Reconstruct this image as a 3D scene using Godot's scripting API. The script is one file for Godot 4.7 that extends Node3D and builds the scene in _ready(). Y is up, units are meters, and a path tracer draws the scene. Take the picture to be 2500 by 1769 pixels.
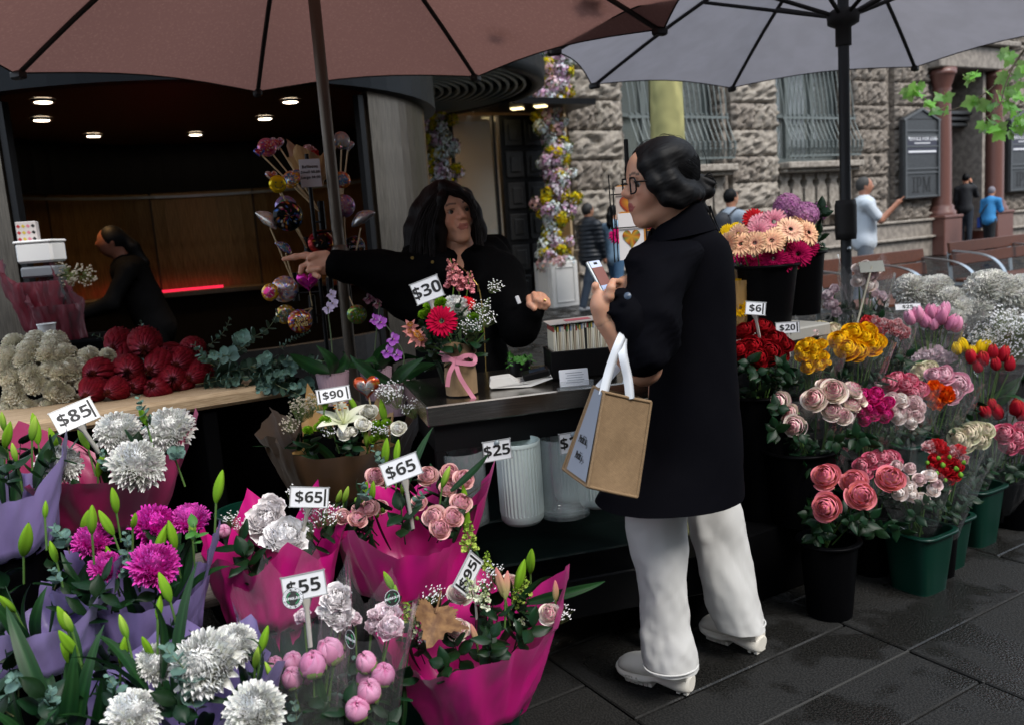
extends Node3D
# A flower stall on a city pavement, under two market umbrellas. x runs along the street, z towards the viewer's side, y up, metres.

const EYE := Vector3(0, 1.37, 0)
var rng := RandomNumberGenerator.new()
var M := {}
var G := {}
var used := {}
var noise := FastNoiseLite.new()


class B:
	# collects triangles for one mesh; smooth normals come from shared vertices
	var v := PackedVector3Array()
	var c := PackedColorArray()
	var u := PackedVector2Array()
	var ix := PackedInt32Array()
	func vert(p: Vector3, col := Color.WHITE, uv := Vector2.ZERO) -> int:
		v.append(p); c.append(col); u.append(uv)
		return v.size() - 1
	func tri(a: int, b: int, d: int) -> void:
		ix.append(a); ix.append(b); ix.append(d)
	func quad(a: int, b: int, d: int, e: int) -> void:
		tri(a, b, d); tri(a, d, e)
	func face(pts: Array, col := Color.WHITE) -> void:
		var n := v.size()
		for p in pts: vert(p, col)
		for i in range(1, pts.size() - 1): tri(n, n + i, n + i + 1)
	func sheet(rows: Array, cols: Array, closed := false, flip := false) -> void:
		# rows of points; neighbours are joined
		var n := v.size()
		var w: int = rows[0].size()
		for j in rows.size():
			for i in w: vert(rows[j][i], cols[j][i] if cols else Color.WHITE, Vector2(float(i) / maxf(1, w - 1), float(j) / maxf(1, rows.size() - 1)))
		for j in rows.size() - 1:
			for i in (w if closed else w - 1):
				var a := n + j * w + i
				var b := n + j * w + (i + 1) % w
				if flip: quad(a, a + w, b + w, b)
				else: quad(a, b, b + w, a + w)
	func add(o: B, t: Transform3D, tint := Color.WHITE) -> void:
		var n := v.size()
		for k in o.v.size():
			v.append(t * o.v[k]); c.append(o.c[k] * tint); u.append(o.u[k])
		for k in o.ix: ix.append(n + k)
	func box(at: Vector3, s: Vector3, bas := Basis(), col := Color.WHITE, ch := 0.0) -> void:
		# box centred at «at»; with ch its edges are chamfered
		var h := s / 2
		if ch <= 0.0:
			for f in [[0, 1, 2], [1, 2, 0], [2, 0, 1]]:
				for sg in [-1.0, 1.0]:
					var p := []
					for q in [[-1, -1], [1, -1], [1, 1], [-1, 1]]:
						var l := Vector3.ZERO
						l[f[0]] = sg * h[f[0]]; l[f[1]] = q[0] * h[f[1]]; l[f[2]] = q[1] * h[f[2]]
						p.append(at + bas * l)
					if sg > 0: p.reverse()
					face(p, col)
			return
		ch = minf(ch, minf(h.x, minf(h.y, h.z)) * 0.9)
		for f in [[0, 1, 2], [1, 2, 0], [2, 0, 1]]:
			for sg in [-1.0, 1.0]:
				var p := []
				for q in [[-1, -1], [1, -1], [1, 1], [-1, 1]]:
					var l := Vector3.ZERO
					l[f[0]] = sg * h[f[0]]; l[f[1]] = q[0] * (h[f[1]] - ch); l[f[2]] = q[1] * (h[f[2]] - ch)
					p.append(at + bas * l)
				if sg > 0: p.reverse()
				face(p, col)
			for s1 in [-1.0, 1.0]:
				for s2 in [-1.0, 1.0]:
					var p := []
					for q in [[0, -1], [0, 1], [1, 1], [1, -1]]:
						var l := Vector3.ZERO
						l[f[0]] = q[1] * (h[f[0]] - ch)
						l[f[1]] = s1 * (h[f[1]] - (ch if q[0] == 1 else 0.0)); l[f[2]] = s2 * (h[f[2]] - (0.0 if q[0] == 1 else ch))
						p.append(at + bas * l)
					if s1 * s2 < 0: p.reverse()
					face(p, col)
		for sx in [-1.0, 1.0]:
			for sy in [-1.0, 1.0]:
				for sz in [-1.0, 1.0]:
					var p := [at + bas * Vector3(sx * h.x, sy * (h.y - ch), sz * (h.z - ch)), at + bas * Vector3(sx * (h.x - ch), sy * h.y, sz * (h.z - ch)), at + bas * Vector3(sx * (h.x - ch), sy * (h.y - ch), sz * h.z)]
					if sx * sy * sz > 0: p.reverse()
					face(p, col)
	func done(m: Material = null) -> ArrayMesh:
		var n := PackedVector3Array(); n.resize(v.size())
		for k in range(0, ix.size(), 3):
			var a := ix[k]
			var b := ix[k + 1]
			var d := ix[k + 2]
			var f := (v[d] - v[a]).cross(v[b] - v[a])
			n[a] += f; n[b] += f; n[d] += f
		for k in n.size(): n[k] = n[k].normalized() if n[k].length_squared() > 1e-20 else Vector3.UP
		var arr := []; arr.resize(Mesh.ARRAY_MAX)
		arr[Mesh.ARRAY_VERTEX] = v; arr[Mesh.ARRAY_NORMAL] = n; arr[Mesh.ARRAY_COLOR] = c; arr[Mesh.ARRAY_TEX_UV] = u; arr[Mesh.ARRAY_INDEX] = ix
		var me := ArrayMesh.new()
		me.add_surface_from_arrays(Mesh.PRIMITIVE_TRIANGLES, arr)
		if m: me.surface_set_material(0, m)
		return me


func lin(h: String) -> Color: return Color(h).srgb_to_linear()
func mixc(a: Color, b: Color, t: float) -> Color: return a.lerp(b, clampf(t, 0, 1))
func jit(c: Color, k: float) -> Color:
	var f := 1.0 + rng.randf_range(-k, k)
	return Color(c.r * f, c.g * f * (1 + rng.randf_range(-k, k) * 0.3), c.b * f)
func frame(y: Vector3, hint := Vector3(0.31, 0.2, 0.93)) -> Basis:
	y = y.normalized()
	if absf(y.dot(hint.normalized())) > 0.97: hint = Vector3(0.9, 0.1, 0.2)
	var x := hint.cross(y).normalized()
	return Basis(x, y, x.cross(y))
func facing(p: Vector3, up := 0.5, spread := 0.25) -> Vector3:
	# a direction between straight up and the open side of the stall, with some scatter
	var o := Vector3(EYE.x - p.x, 0.25, EYE.z - p.z).normalized()
	return (o * (1 - up) + Vector3.UP * up + Vector3(rng.randf_range(-1, 1), rng.randf_range(-1, 1), rng.randf_range(-1, 1)) * spread).normalized()

func V(a: Array) -> Array:
	var o := []
	for k in range(0, a.size(), 3): o.append(Vector3(a[k], a[k + 1], a[k + 2]))
	return o
func Q(a: Array) -> Array:
	# points with a radius
	var o := []
	for k in range(0, a.size(), 4): o.append([Vector3(a[k], a[k + 1], a[k + 2]), float(a[k + 3])])
	return o

# ---- naming and tagging
func numbered(s: String) -> String:
	used[s] = used.get(s, -1) + 1
	return s if used[s] == 0 else "%s_%03d" % [s, used[s]]
func thing(called: String, label: String, category: String, at := Vector3.ZERO, group := "") -> Node3D:
	var o := Node3D.new(); o.name = numbered(called); add_child(o); o.position = at
	o.set_meta("label", label); o.set_meta("category", category)
	if group: o.set_meta("group", group)
	return o
func part(parent: Node, called: String, mesh: Mesh, m: Material = null, t := Transform3D()) -> MeshInstance3D:
	var o := MeshInstance3D.new(); o.mesh = mesh; o.name = called
	if m: o.material_override = m
	parent.add_child(o, true); o.transform = t
	return o
func own(parent: Node, called: String, b: B, m: Material) -> MeshInstance3D:
	# a part whose points were given in world axes
	var o := part(parent, called, b.done(), m)
	var p := parent
	var off := Vector3.ZERO
	while p != self:
		off += (p as Node3D).position; p = p.get_parent()
	o.position = -off
	return o
func single(called: String, label: String, category: String, b: B, m: Material, group := "") -> MeshInstance3D:
	var c := Vector3.ZERO
	var lo := Vector3.INF
	var hi := -Vector3.INF
	for p in b.v: lo = lo.min(p); hi = hi.max(p)
	c = Vector3((lo.x + hi.x) / 2, lo.y, (lo.z + hi.z) / 2)
	for k in b.v.size(): b.v[k] -= c
	var o := part(self, numbered(called), b.done(), m); o.position = c
	o.set_meta("label", label); o.set_meta("category", category)
	if group: o.set_meta("group", group)
	return o
func structure(called: String, b: B, m: Material) -> MeshInstance3D:
	var o := part(self, numbered(called), b.done(), m); o.set_meta("kind", "structure")
	return o

# ---- shapes
func smoothed(pts: Array, n := 6) -> Array:
	var o := []
	for i in pts.size() - 1:
		var a: Variant = pts[maxi(i - 1, 0)]
		var b: Variant = pts[i]
		var c: Variant = pts[i + 1]
		var d: Variant = pts[mini(i + 2, pts.size() - 1)]
		for k in n:
			var t := float(k) / n
			o.append(b + (c - a) * (t * 0.5) + (2 * a - 5 * b + 4 * c - d) * (t * t * 0.5) + (3 * b - a - 3 * c + d) * (t * t * t * 0.5))
	o.append(pts[-1])
	return o
func tube(b: B, pts: Array, radii: Array, sides := 8, col := Color.WHITE, col2 = null) -> void:
	# swept round bar; closed ends
	var rows := []
	var cols := []
	var x := Vector3.ZERO
	for i in pts.size():
		var d: Vector3 = (pts[mini(i + 1, pts.size() - 1)] - pts[maxi(i - 1, 0)]).normalized()
		x = (x - d * x.dot(d)) if x != Vector3.ZERO else frame(d).x
		x = x.normalized() if x.length() > 0.01 else frame(d).x
		var y := d.cross(x)
		var t := float(i) / maxf(1, pts.size() - 1)
		var r: float = radii[i] if radii.size() == pts.size() else lerpf(radii[0], radii[-1], t)
		var row := []
		var cr := []
		for k in sides:
			var a := TAU * k / sides
			row.append(pts[i] + (x * cos(a) + y * sin(a)) * r); cr.append(mixc(col, col2, t) if col2 != null else col)
		rows.append(row); cols.append(cr)
	b.sheet(rows, cols, true, true)
	for e in [0, rows.size() - 1]:
		var p: Array = rows[e].duplicate()
		if e == 0: p.reverse()
		p.reverse()
		b.face(p, cols[e][0])
func lathe(b: B, prof: Array, sides := 24, col := Color.WHITE, at := Vector3.ZERO, flute := 0, depth := 0.0, cols = null) -> void:
	# prof: Vector2(radius, height) from bottom to top, outside
	var rows := []
	var cs := []
	for j in prof.size():
		var row := []
		var cr := []
		for k in sides:
			var a := TAU * k / sides
			var r: float = prof[j].x
			if flute > 0 and r > 0.01: r -= depth * (0.5 - 0.5 * cos(a * flute)) * (1.0 if j > 0 else 0.0)
			row.append(at + Vector3(cos(a) * r, prof[j].y, sin(a) * r)); cr.append(cols[j] if cols else col)
		rows.append(row); cs.append(cr)
	b.sheet(rows, cs, true)
func loft(b: B, rings: Array, sides := 28, n := 5, fold := 0.0, fs := 12.0, col := Color.WHITE, caps := true, seed_ := 0.0) -> void:
	# rings: [centre, half axis, other half axis]; smooth between them; «fold» pushes the cloth in and out along slanting creases
	var cc := []
	var xs := []
	var ys := []
	for r in rings: cc.append(r[0]); xs.append(r[1]); ys.append(r[2])
	cc = smoothed(cc, n); xs = smoothed(xs, n); ys = smoothed(ys, n)
	var rows := []
	for j in cc.size():
		var row := []
		for k in sides:
			var a := TAU * k / sides
			var d: Vector3 = xs[j] * cos(a) + ys[j] * sin(a)
			var p: Vector3 = cc[j] + d
			if fold > 0: p += d.normalized() * fold * ((noise.get_noise_3d(p.x * fs * 90 + p.y * fs * 40 + seed_ * 70, p.y * fs * 16 - p.x * fs * 20, p.z * fs * 90) * 2.0 + (0.5 - absf(noise.get_noise_3d(p.x * fs * 70 - p.y * fs * 70, p.y * fs * 18 + seed_ * 50, p.z * fs * 70))) * 0.9 - 0.3))
			row.append(p)
		rows.append(row)
	var cols := []
	for j in rows.size():
		var cr := []
		for k in sides: cr.append(col)
		cols.append(cr)
	b.sheet(rows, cols, true)
	if caps:
		for e in [0, rows.size() - 1]:
			var n0 := b.v.size()
			b.vert(cc[e], col)
			for k in sides: b.vert(rows[e][k], col)
			for k in sides:
				if e == 0: b.tri(n0, n0 + 1 + (k + 1) % sides, n0 + 1 + k)
				else: b.tri(n0, n0 + 1 + k, n0 + 1 + (k + 1) % sides)

# ---- solid modelling by blended distances (bodies, heads, hands)
class Blend:
	var prim := []   # [kind, a, b, ra, rb, smooth, colour]
	func cap(a: Vector3, b: Vector3, ra: float, rb: float, k := 0.02) -> Blend:
		prim.append([0, a, b, ra, rb, k]); return self
	func ball(c: Vector3, r: Vector3, bas := Basis(), k := 0.02) -> Blend:
		prim.append([1, c, r, bas, 0.0, k]); return self
	func cut(c: Vector3, r: Vector3, bas := Basis(), k := 0.01) -> Blend:
		prim.append([2, c, r, bas, 0.0, k]); return self
	func chain(pts: Array, rad: Array, k := 0.015) -> Blend:
		for i in pts.size() - 1: cap(pts[i], pts[i + 1], rad[i], rad[i + 1], k)
		return self
	func mesh(b: B, cell: float, paint: Callable, ripple = null) -> void:
		var lo := Vector3.INF
		var hi := -Vector3.INF
		for p in prim:
			if p[0] == 0:
				var r := maxf(p[3], p[4]) + cell * 2
				lo = lo.min(p[1] - Vector3.ONE * r).min(p[2] - Vector3.ONE * r); hi = hi.max(p[1] + Vector3.ONE * r).max(p[2] + Vector3.ONE * r)
			elif p[0] == 1:
				var r: float = maxf(p[2].x, maxf(p[2].y, p[2].z)) + cell * 2
				lo = lo.min(p[1] - Vector3.ONE * r); hi = hi.max(p[1] + Vector3.ONE * r)
		var nx := int((hi.x - lo.x) / cell) + 2
		var ny := int((hi.y - lo.y) / cell) + 2
		var nz := int((hi.z - lo.z) / cell) + 2
		var f := PackedFloat32Array(); f.resize(nx * ny * nz); f.fill(1.0)
		for p in prim:
			var k: float = p[5]
			var kind: int = p[0]
			var a: Vector3 = p[1]
			var c0: Vector3
			var c1: Vector3
			var m := k + cell * 2
			var inv := Basis()
			var rr := Vector3.ONE
			var d := Vector3.ZERO
			var dd := 1.0
			var ra := 0.0
			var rb := 0.0
			if kind == 0:
				ra = p[3]; rb = p[4]; d = p[2] - a; dd = maxf(d.length_squared(), 1e-9)
				var r := maxf(ra, rb) + m
				c0 = a.min(p[2]) - Vector3.ONE * r; c1 = a.max(p[2]) + Vector3.ONE * r
			else:
				rr = p[2]; inv = (p[3] as Basis).inverse()
				var r := maxf(rr.x, maxf(rr.y, rr.z)) + m
				c0 = a - Vector3.ONE * r; c1 = a + Vector3.ONE * r
			var small := minf(rr.x, minf(rr.y, rr.z))
			var i0 := clampi(int((c0.x - lo.x) / cell), 0, nx - 1)
			var i1 := clampi(int((c1.x - lo.x) / cell) + 1, 0, nx - 1)
			var j0 := clampi(int((c0.y - lo.y) / cell), 0, ny - 1)
			var j1 := clampi(int((c1.y - lo.y) / cell) + 1, 0, ny - 1)
			var k0 := clampi(int((c0.z - lo.z) / cell), 0, nz - 1)
			var k1 := clampi(int((c1.z - lo.z) / cell) + 1, 0, nz - 1)
			for z in range(k0, k1 + 1):
				for y in range(j0, j1 + 1):
					var row := (z * ny + y) * nx
					for x in range(i0, i1 + 1):
						var q := Vector3(lo.x + x * cell, lo.y + y * cell, lo.z + z * cell) - a
						var s: float
						if kind == 0:
							var t := clampf(q.dot(d) / dd, 0.0, 1.0)
							s = (q - d * t).length() - ra - (rb - ra) * t
						else:
							var w := inv * q
							var e := (w / rr).length()
							s = (e - 1.0) * e / maxf((w / (rr * rr)).length(), 1e-6) if e > 0.05 else -small
						var o := f[row + x]
						if kind == 2:
							var h := maxf(k - absf(o + s), 0.0) / k
							f[row + x] = maxf(o, -s) + h * h * k * 0.25
						else:
							var h := maxf(k - absf(o - s), 0.0) / k
							f[row + x] = minf(o, s) - h * h * k * 0.25
		var id := PackedInt32Array(); id.resize(nx * ny * nz); id.fill(-1)
		var off := [0, 1, nx, nx + 1, nx * ny, nx * ny + 1, nx * ny + nx, nx * ny + nx + 1]
		var pos := [Vector3(0, 0, 0), Vector3(1, 0, 0), Vector3(0, 1, 0), Vector3(1, 1, 0), Vector3(0, 0, 1), Vector3(1, 0, 1), Vector3(0, 1, 1), Vector3(1, 1, 1)]
		var edges := [[0, 1], [2, 3], [4, 5], [6, 7], [0, 2], [1, 3], [4, 6], [5, 7], [0, 4], [1, 5], [2, 6], [3, 7]]
		for z in nz - 1:
			for y in ny - 1:
				var row := (z * ny + y) * nx
				for x in nx - 1:
					var at := row + x
					var v0 := f[at]
					if v0 > cell * 2.5 or v0 < -cell * 2.5: continue
					var inside := 0
					for o in off:
						if f[at + o] < 0.0: inside += 1
					if inside == 0 or inside == 8: continue
					var sum := Vector3.ZERO
					var cnt := 0
					for e in edges:
						var fa := f[at + off[e[0]]]
						var fb := f[at + off[e[1]]]
						if (fa < 0.0) != (fb < 0.0):
							sum += pos[e[0]].lerp(pos[e[1]], fa / (fa - fb)); cnt += 1
					var p: Vector3 = lo + (Vector3(x, y, z) + sum / cnt) * cell
					if ripple != null: p += ripple.call(p)
					id[at] = b.vert(p, paint.call(p))
		for z in range(1, nz - 1):
			for y in range(1, ny - 1):
				var row := (z * ny + y) * nx
				for x in range(1, nx - 1):
					var at := row + x
					if id[at] < 0 and f[at] > cell * 2.5: continue
					var s0 := f[at] < 0.0
					for ax in 3:
						var st: int = [1, nx, nx * ny][ax]
						if s0 == (f[at + st] < 0.0): continue
						var u1: int = [nx, nx * ny, 1][ax]
						var u2: int = [nx * ny, 1, nx][ax]
						var a0 := id[at - u1 - u2]
						var a1 := id[at - u2]
						var a2 := id[at]
						var a3 := id[at - u1]
						if a0 < 0 or a1 < 0 or a2 < 0 or a3 < 0: continue
						if s0: b.quad(a0, a3, a2, a1)
						else: b.quad(a0, a1, a2, a3)


# ---- flowers: each kind is built once at about its real size (axis +y) and shared
func petal(b: B, t: Transform3D, L: float, W: float, bend: float, cup: float, c0: Color, c1: Color, kind := 0, nv := 4, nu := 2, ruffle := 0.0, edge = null) -> void:
	# base at the origin, grows along +y, its inner face looks to +z; bend > 0 curls it inwards
	var rows := []
	var cols := []
	var y := 0.0
	var z := 0.0
	for j in nv + 1:
		var s := float(j) / nv
		var a := bend * s
		if j > 0: y += L / nv * cos(a); z += L / nv * sin(a)
		var w := W * 0.5
		match kind:
			0: w *= sqrt(maxf(0.02, sin(PI * (0.1 + 0.86 * s))))          # rounded tongue
			1: w *= pow(maxf(0.0, sin(PI * pow(0.03 + 0.965 * s, 0.8))), 0.9) # pointed at both ends
			2: w *= 0.25 + 0.85 * sin(PI * 0.53 * s) if s < 0.99 else 0.72   # broad fan
			3: w *= pow(maxf(0.0, sin(PI * pow(0.02 + 0.975 * s, 1.0))), 0.55)    # round leaf
		var row := []
		var cr := []
		for i in nu + 1:
			var q := 2.0 * i / nu - 1
			var up := cup * W * (q * q - 0.35)
			var rf := ruffle * sin(q * 7.0 + s * 5 + t.origin.x * 900) * s * W
			row.append(t * Vector3(q * w, y - sin(a) * (up + rf), z + cos(a) * (up + rf)))
			var k := mixc(c0, c1, s)
			if edge != null: k = mixc(k, edge, pow(maxf(absf(q) if j > 1 else 0.0, pow(s, 5)), 3.0))
			cr.append(k)
		rows.append(row); cols.append(cr)
	b.sheet(rows, cols)
func out_frame(th: float, ph: float, base := Vector3.ZERO) -> Transform3D:
	# petal frame: y points outwards at angle th from the axis, z turns to the axis
	var y := Vector3(sin(th) * cos(ph), cos(th), sin(th) * sin(ph))
	var z := (Vector3.UP - y * y.y)
	z = z.normalized() if z.length() > 0.02 else Vector3(-cos(ph), 0, -sin(ph))
	if th < 0.02: z = Vector3(-cos(ph), 0, -sin(ph))
	return Transform3D(Basis(y.cross(z), y, z), base)
func shell(b: B, ph: float, half: float, H: float, r0: float, r1: float, flare: float, c0: Color, c1: Color, edge: Color, ball := 0.0, y0 := 0.0, nu := 6, nv := 5, point := 0.25) -> void:
	# a petal wrapped round the flower's axis
	var rows := []
	var cols := []
	for j in nv + 1:
		var s := float(j) / nv
		var row := []
		var cr := []
		for i in nu + 1:
			var q := 2.0 * i / nu - 1
			var wid := half * sqrt(maxf(0.03, sin(PI * (0.12 + 0.72 * s))))
			var a := ph + q * wid
			var rad := lerpf(r0, r1, pow(s, 0.75))
			if ball > 0.0: rad = maxf(0.001, ball * sin(PI * (0.1 + 0.87 * s)))
			rad += flare * pow(s, 4) * (1 - 0.35 * q * q)
			rad *= 1.0 + 0.05 * q * s
			var y := y0 + H * s - flare * 0.7 * pow(s, 6) - H * point * q * q * pow(s, 2.5)
			if ball > 0.0: y = y0 + ball * (1.0 - cos(PI * (0.1 + 0.87 * s))) * H - ball * point * q * q * s
			row.append(Vector3(cos(a) * rad, y, sin(a) * rad))
			cr.append(mixc(mixc(c0, c1, s), edge, pow(maxf(pow(s, 3), absf(q) * s), 4.0)))
		rows.append(row); cols.append(cr)
	b.sheet(rows, cols)
func core(b: B, r: float, y: float, c: Color) -> void:
	# plain ball added inside the bloom to fill dark gaps between petals
	var p := []
	for j in 9: p.append(Vector2(sin(PI * j / 8.0) * r, y - cos(PI * j / 8.0) * r))
	lathe(b, p, 16, c)
func rose(c0: Color, c1: Color, edge: Color, D := 0.065, n := 28) -> ArrayMesh:
	# inner petals lean over the heart, outer ones roll outwards; their tips fill the flower's face evenly
	var b := B.new()
	var R := D * 0.5
	core(b, R * 0.16, R * 0.88, c0)
	for k in n:
		var f := float(k) / (n - 1)
		var rt := R * (0.03 + 0.97 * pow(f, 1.15))
		var rm := R * (0.2 + 0.58 * f)
		var rc := 2.0 * rm - 0.5 * (R * 0.1 + rt)
		var H := R * (1.15 - 0.5 * f * f) * rng.randf_range(0.97, 1.04)
		var half := lerpf(1.5, 0.85, f)
		var ph := k * 2.4 + rng.randf() * 0.4
		var ci := jit(c0, 0.06)
		var co := jit(mixc(c0, c1, 0.1 + 0.9 * f), 0.08)
		var rows := []
		var cols := []
		for j in 7:
			var s := j / 6.0
			var row := []
			var cr := []
			for i in 8:
				var q := 2.0 * i / 7 - 1
				var a := ph + q * half * sqrt(maxf(0.03, sin(PI * (0.12 + 0.74 * s))))
				var rad := ((1 - s) * (1 - s) * R * 0.1 + 2 * s * (1 - s) * rc + s * s * rt) * (1.0 - 0.07 * q * q * s * f) + R * 0.015 * q
				var y := H * (s - 0.22 * f * pow(s, 5)) - H * (0.03 + 0.2 * f) * q * q * pow(s, 2.5) - R * 0.1 * f
				row.append(Vector3(cos(a) * rad, y, sin(a) * rad))
				cr.append(mixc(mixc(ci, co, s), edge, pow(maxf(pow(s, 3), absf(q) * s), 4.0)))
			rows.append(row); cols.append(cr)
		b.sheet(rows, cols)
	for k in 5: petal(b, out_frame(1.9, k * TAU / 5), R * 0.8, R * 0.25, -0.5, 0.0, lin("3f6b2a"), lin("4f7a35"), 1, 3, 1)
	return b.done(M.petal)
func peony_bud(c0: Color, c1: Color, edge: Color, D := 0.055) -> ArrayMesh:
	var b := B.new()
	var R := D * 0.5
	for k in 20:
		var f := float(k) / 19
		var one := mixc(c1, edge, rng.randf() * 0.55)
		var sh := B.new()
		shell(sh, 0.0, 1.3 - 0.6 * f, 1.0 + 0.08 * (1 - f), 0, 0, R * 0.2 * f * rng.randf(), jit(c0, 0.15), one, mixc(edge, c1, rng.randf() * 0.8), R * (0.84 + 0.18 * f), -R * 0.9, 6, 6, 0.2 + 0.7 * rng.randf())
		b.add(sh, Transform3D(Basis(Vector3.UP, k * 2.4) * Basis(Vector3(1, 0, rng.randf()).normalized(), rng.randf_range(-0.3, 0.3)), Vector3.ZERO))
	for k in 4: shell(b, k * 1.6, 0.6, 0.7, 0, 0, 0, lin("5d7a3a"), lin("6f7c46"), lin("8a5a52"), R * 1.05, -R * 0.98, 4, 4)
	return b.done(M.petal)
func mum(c0: Color, c1: Color, D := 0.12, n := 11, wide := 1.0, incurve := 0.75, low := 1.95, heart = null) -> ArrayMesh:
	# a ball of tongue petals that curl to the middle
	var b := B.new()
	var R := D * 0.5
	core(b, R * 0.5, R * 0.1, c0)
	for k in n:
		var f := float(k) / (n - 1)
		var th := lerpf(0.10, low, f)
		var cnt := int(6 + 32 * sin(minf(th, 1.75)))
		for i in cnt:
			var ph := TAU * (i + 0.5 * (k % 2) + rng.randf_range(-0.22, 0.22)) / cnt
			var L := R * lerpf(0.62, 1.02, f) * rng.randf_range(0.9, 1.08)
			var base := Vector3(0, R * lerpf(0.25, 0.0, f), 0)
			petal(b, out_frame(th * rng.randf_range(0.94, 1.05), ph, base), L, R * 0.2 * wide, incurve * rng.randf_range(0.7, 1.25), 0.5, jit(c0, 0.05) if heart == null else mixc(heart, c0, f * 2.5), jit(c1, 0.07), 0, 4, 2)
	return b.done(M.petal)
func ruffled(c0: Color, c1: Color, edge: Color, D := 0.1, n := 7, wide := 0.62) -> ArrayMesh:
	# open peony or carnation: broad crumpled petals
	var b := B.new()
	var R := D * 0.5
	core(b, R * 0.5, R * 0.1, c0)
	for k in n:
		var f := float(k) / (n - 1)
		var th := lerpf(0.2, 1.6, f)
		var cnt := int(4 + 7 * sin(th))
		for i in cnt:
			var ph := TAU * (i + rng.randf() * 0.7) / cnt
			petal(b, out_frame(th, ph, Vector3(0, R * 0.15 * (1 - f), 0)), R * lerpf(0.72, 1.0, f) * rng.randf_range(0.85, 1.1), R * wide * rng.randf_range(0.85, 1.3), rng.randf_range(0.5, 1.15), 0.3, jit(c0, 0.06), jit(c1, 0.06), 2, 4, 4, 0.07, edge)
	return b.done(M.petal)
func gerbera(c0: Color, c1: Color, heart: Color, D := 0.1) -> ArrayMesh:
	var b := B.new()
	var R := D * 0.5
	for k in 3:
		var cnt: int = [24, 22, 18][k]
		for i in cnt:
			var ph := TAU * (i + 0.5 * k + rng.randf_range(-0.2, 0.2)) / cnt
			var base := Vector3(cos(ph) * R * 0.16, 0.002 * k, sin(ph) * R * 0.16)
			petal(b, out_frame([1.55, 1.38, 1.05][k] + rng.randf_range(-0.07, 0.07), ph, base), R * [0.86, 0.8, 0.34][k] * rng.randf_range(0.93, 1.05), R * [0.23, 0.23, 0.1][k], -0.25, 0.25, jit(c0, 0.06), jit(c1, 0.08), 0, 4, 2)
	for i in 60:
		var rr := R * 0.2 * sqrt(i / 60.0)
		petal(b, out_frame(0.3 + rr / R, i * 2.4, Vector3(cos(i * 2.4) * rr, R * 0.03, sin(i * 2.4) * rr)), R * 0.09, R * 0.045, 0.3, 0.0, heart, jit(heart * 1.6, 0.3), 1, 2, 1)
	return b.done(M.petal)
func tulip(c0: Color, c1: Color, edge: Color, D := 0.045) -> ArrayMesh:
	var b := B.new()
	var R := D * 0.5
	for k in 6: shell(b, k * TAU / 3 + (0.0 if k < 3 else PI / 3), 0.95, 1.0, 0, 0, R * 0.12, jit(c0, 0.06), jit(c1, 0.08), edge, R * (0.93 if k < 3 else 1.02), 0.0, 6, 6, 0.6)
	for p in range(b.v.size()): b.v[p].y *= 1.55
	return b.done(M.petal)
func protea(D := 0.085) -> ArrayMesh:
	# goblet of overlapping pointed bracts
	var b := B.new()
	var R := D * 0.5
	for k in 6:
		var cnt := 8 + k
		for i in cnt:
			var ph := TAU * (i + 0.5 * (k % 2)) / cnt
			shell(b, ph, 0.42, 1.25 - 0.13 * k, 0, 0, R * rng.randf_range(0.0, 0.12), jit(lin("3a0a10"), 0.2), jit(lin("7a1420"), 0.3), jit(lin("b8687a"), 0.25), R * (0.74 + 0.055 * k), -R * 1.25, 4, 6, 0.9)
	for i in 60:
		var rr := R * 0.3 * sqrt(i / 60.0)
		petal(b, out_frame(0.1, i * 2.4, Vector3(cos(i * 2.4) * rr, R * 0.2, sin(i * 2.4) * rr)), R * 0.7, R * 0.06, 0.2, 0.0, lin("2a0a0c"), lin("6d2b26"), 1, 2, 1)
	return b.done(M.petal)
func hydrangea(c: Color, D := 0.13) -> ArrayMesh:
	var b := B.new()
	for i in 150:
		var y := 1 - 1.55 * (i + 0.5) / 150
		var ph := i * 2.39996
		var d := Vector3(sqrt(1 - y * y) * cos(ph), y, sqrt(1 - y * y) * sin(ph))
		var bs := frame(d)
		var k := jit(mixc(c, lin("d098bc"), rng.randf() * 0.7), 0.2)
		for q in 4:
			var t := Transform3D(bs * Basis(Vector3.UP, q * PI / 2) * Basis(Vector3.RIGHT, 1.25), d * D * 0.46 * rng.randf_range(0.94, 1.06))
			petal(b, t, D * 0.09, D * 0.085, 0.2, 0.1, k * 0.8, k, 3, 2, 2)
	return b.done(M.petal)
func orchid(c: Color, D := 0.07) -> ArrayMesh:
	var b := B.new()
	var R := D * 0.5
	var pale := mixc(c, Color.WHITE, 0.35)
	for a in [0.0, 2.2, -2.2]: petal(b, out_frame(1.45, a), R * 0.95, R * 0.55, -0.15, 0.1, pale, c, 3, 4, 2)
	for a in [1.15, -1.15]: petal(b, out_frame(1.4, a, Vector3(0, 0.001, 0)), R * 1.0, R * 1.0, -0.1, 0.1, c, mixc(c, pale, 0.3), 3, 4, 4)
	petal(b, out_frame(0.9, PI), R * 0.5, R * 0.4, 0.9, 0.6, lin("5a0f4a"), c * 0.7, 2, 3, 2)
	petal(b, out_frame(0.2, PI), R * 0.25, R * 0.2, 0.9, 0.6, Color.WHITE, lin("e8d060"), 0, 3, 2)
	return b.done(M.petal)
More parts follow.
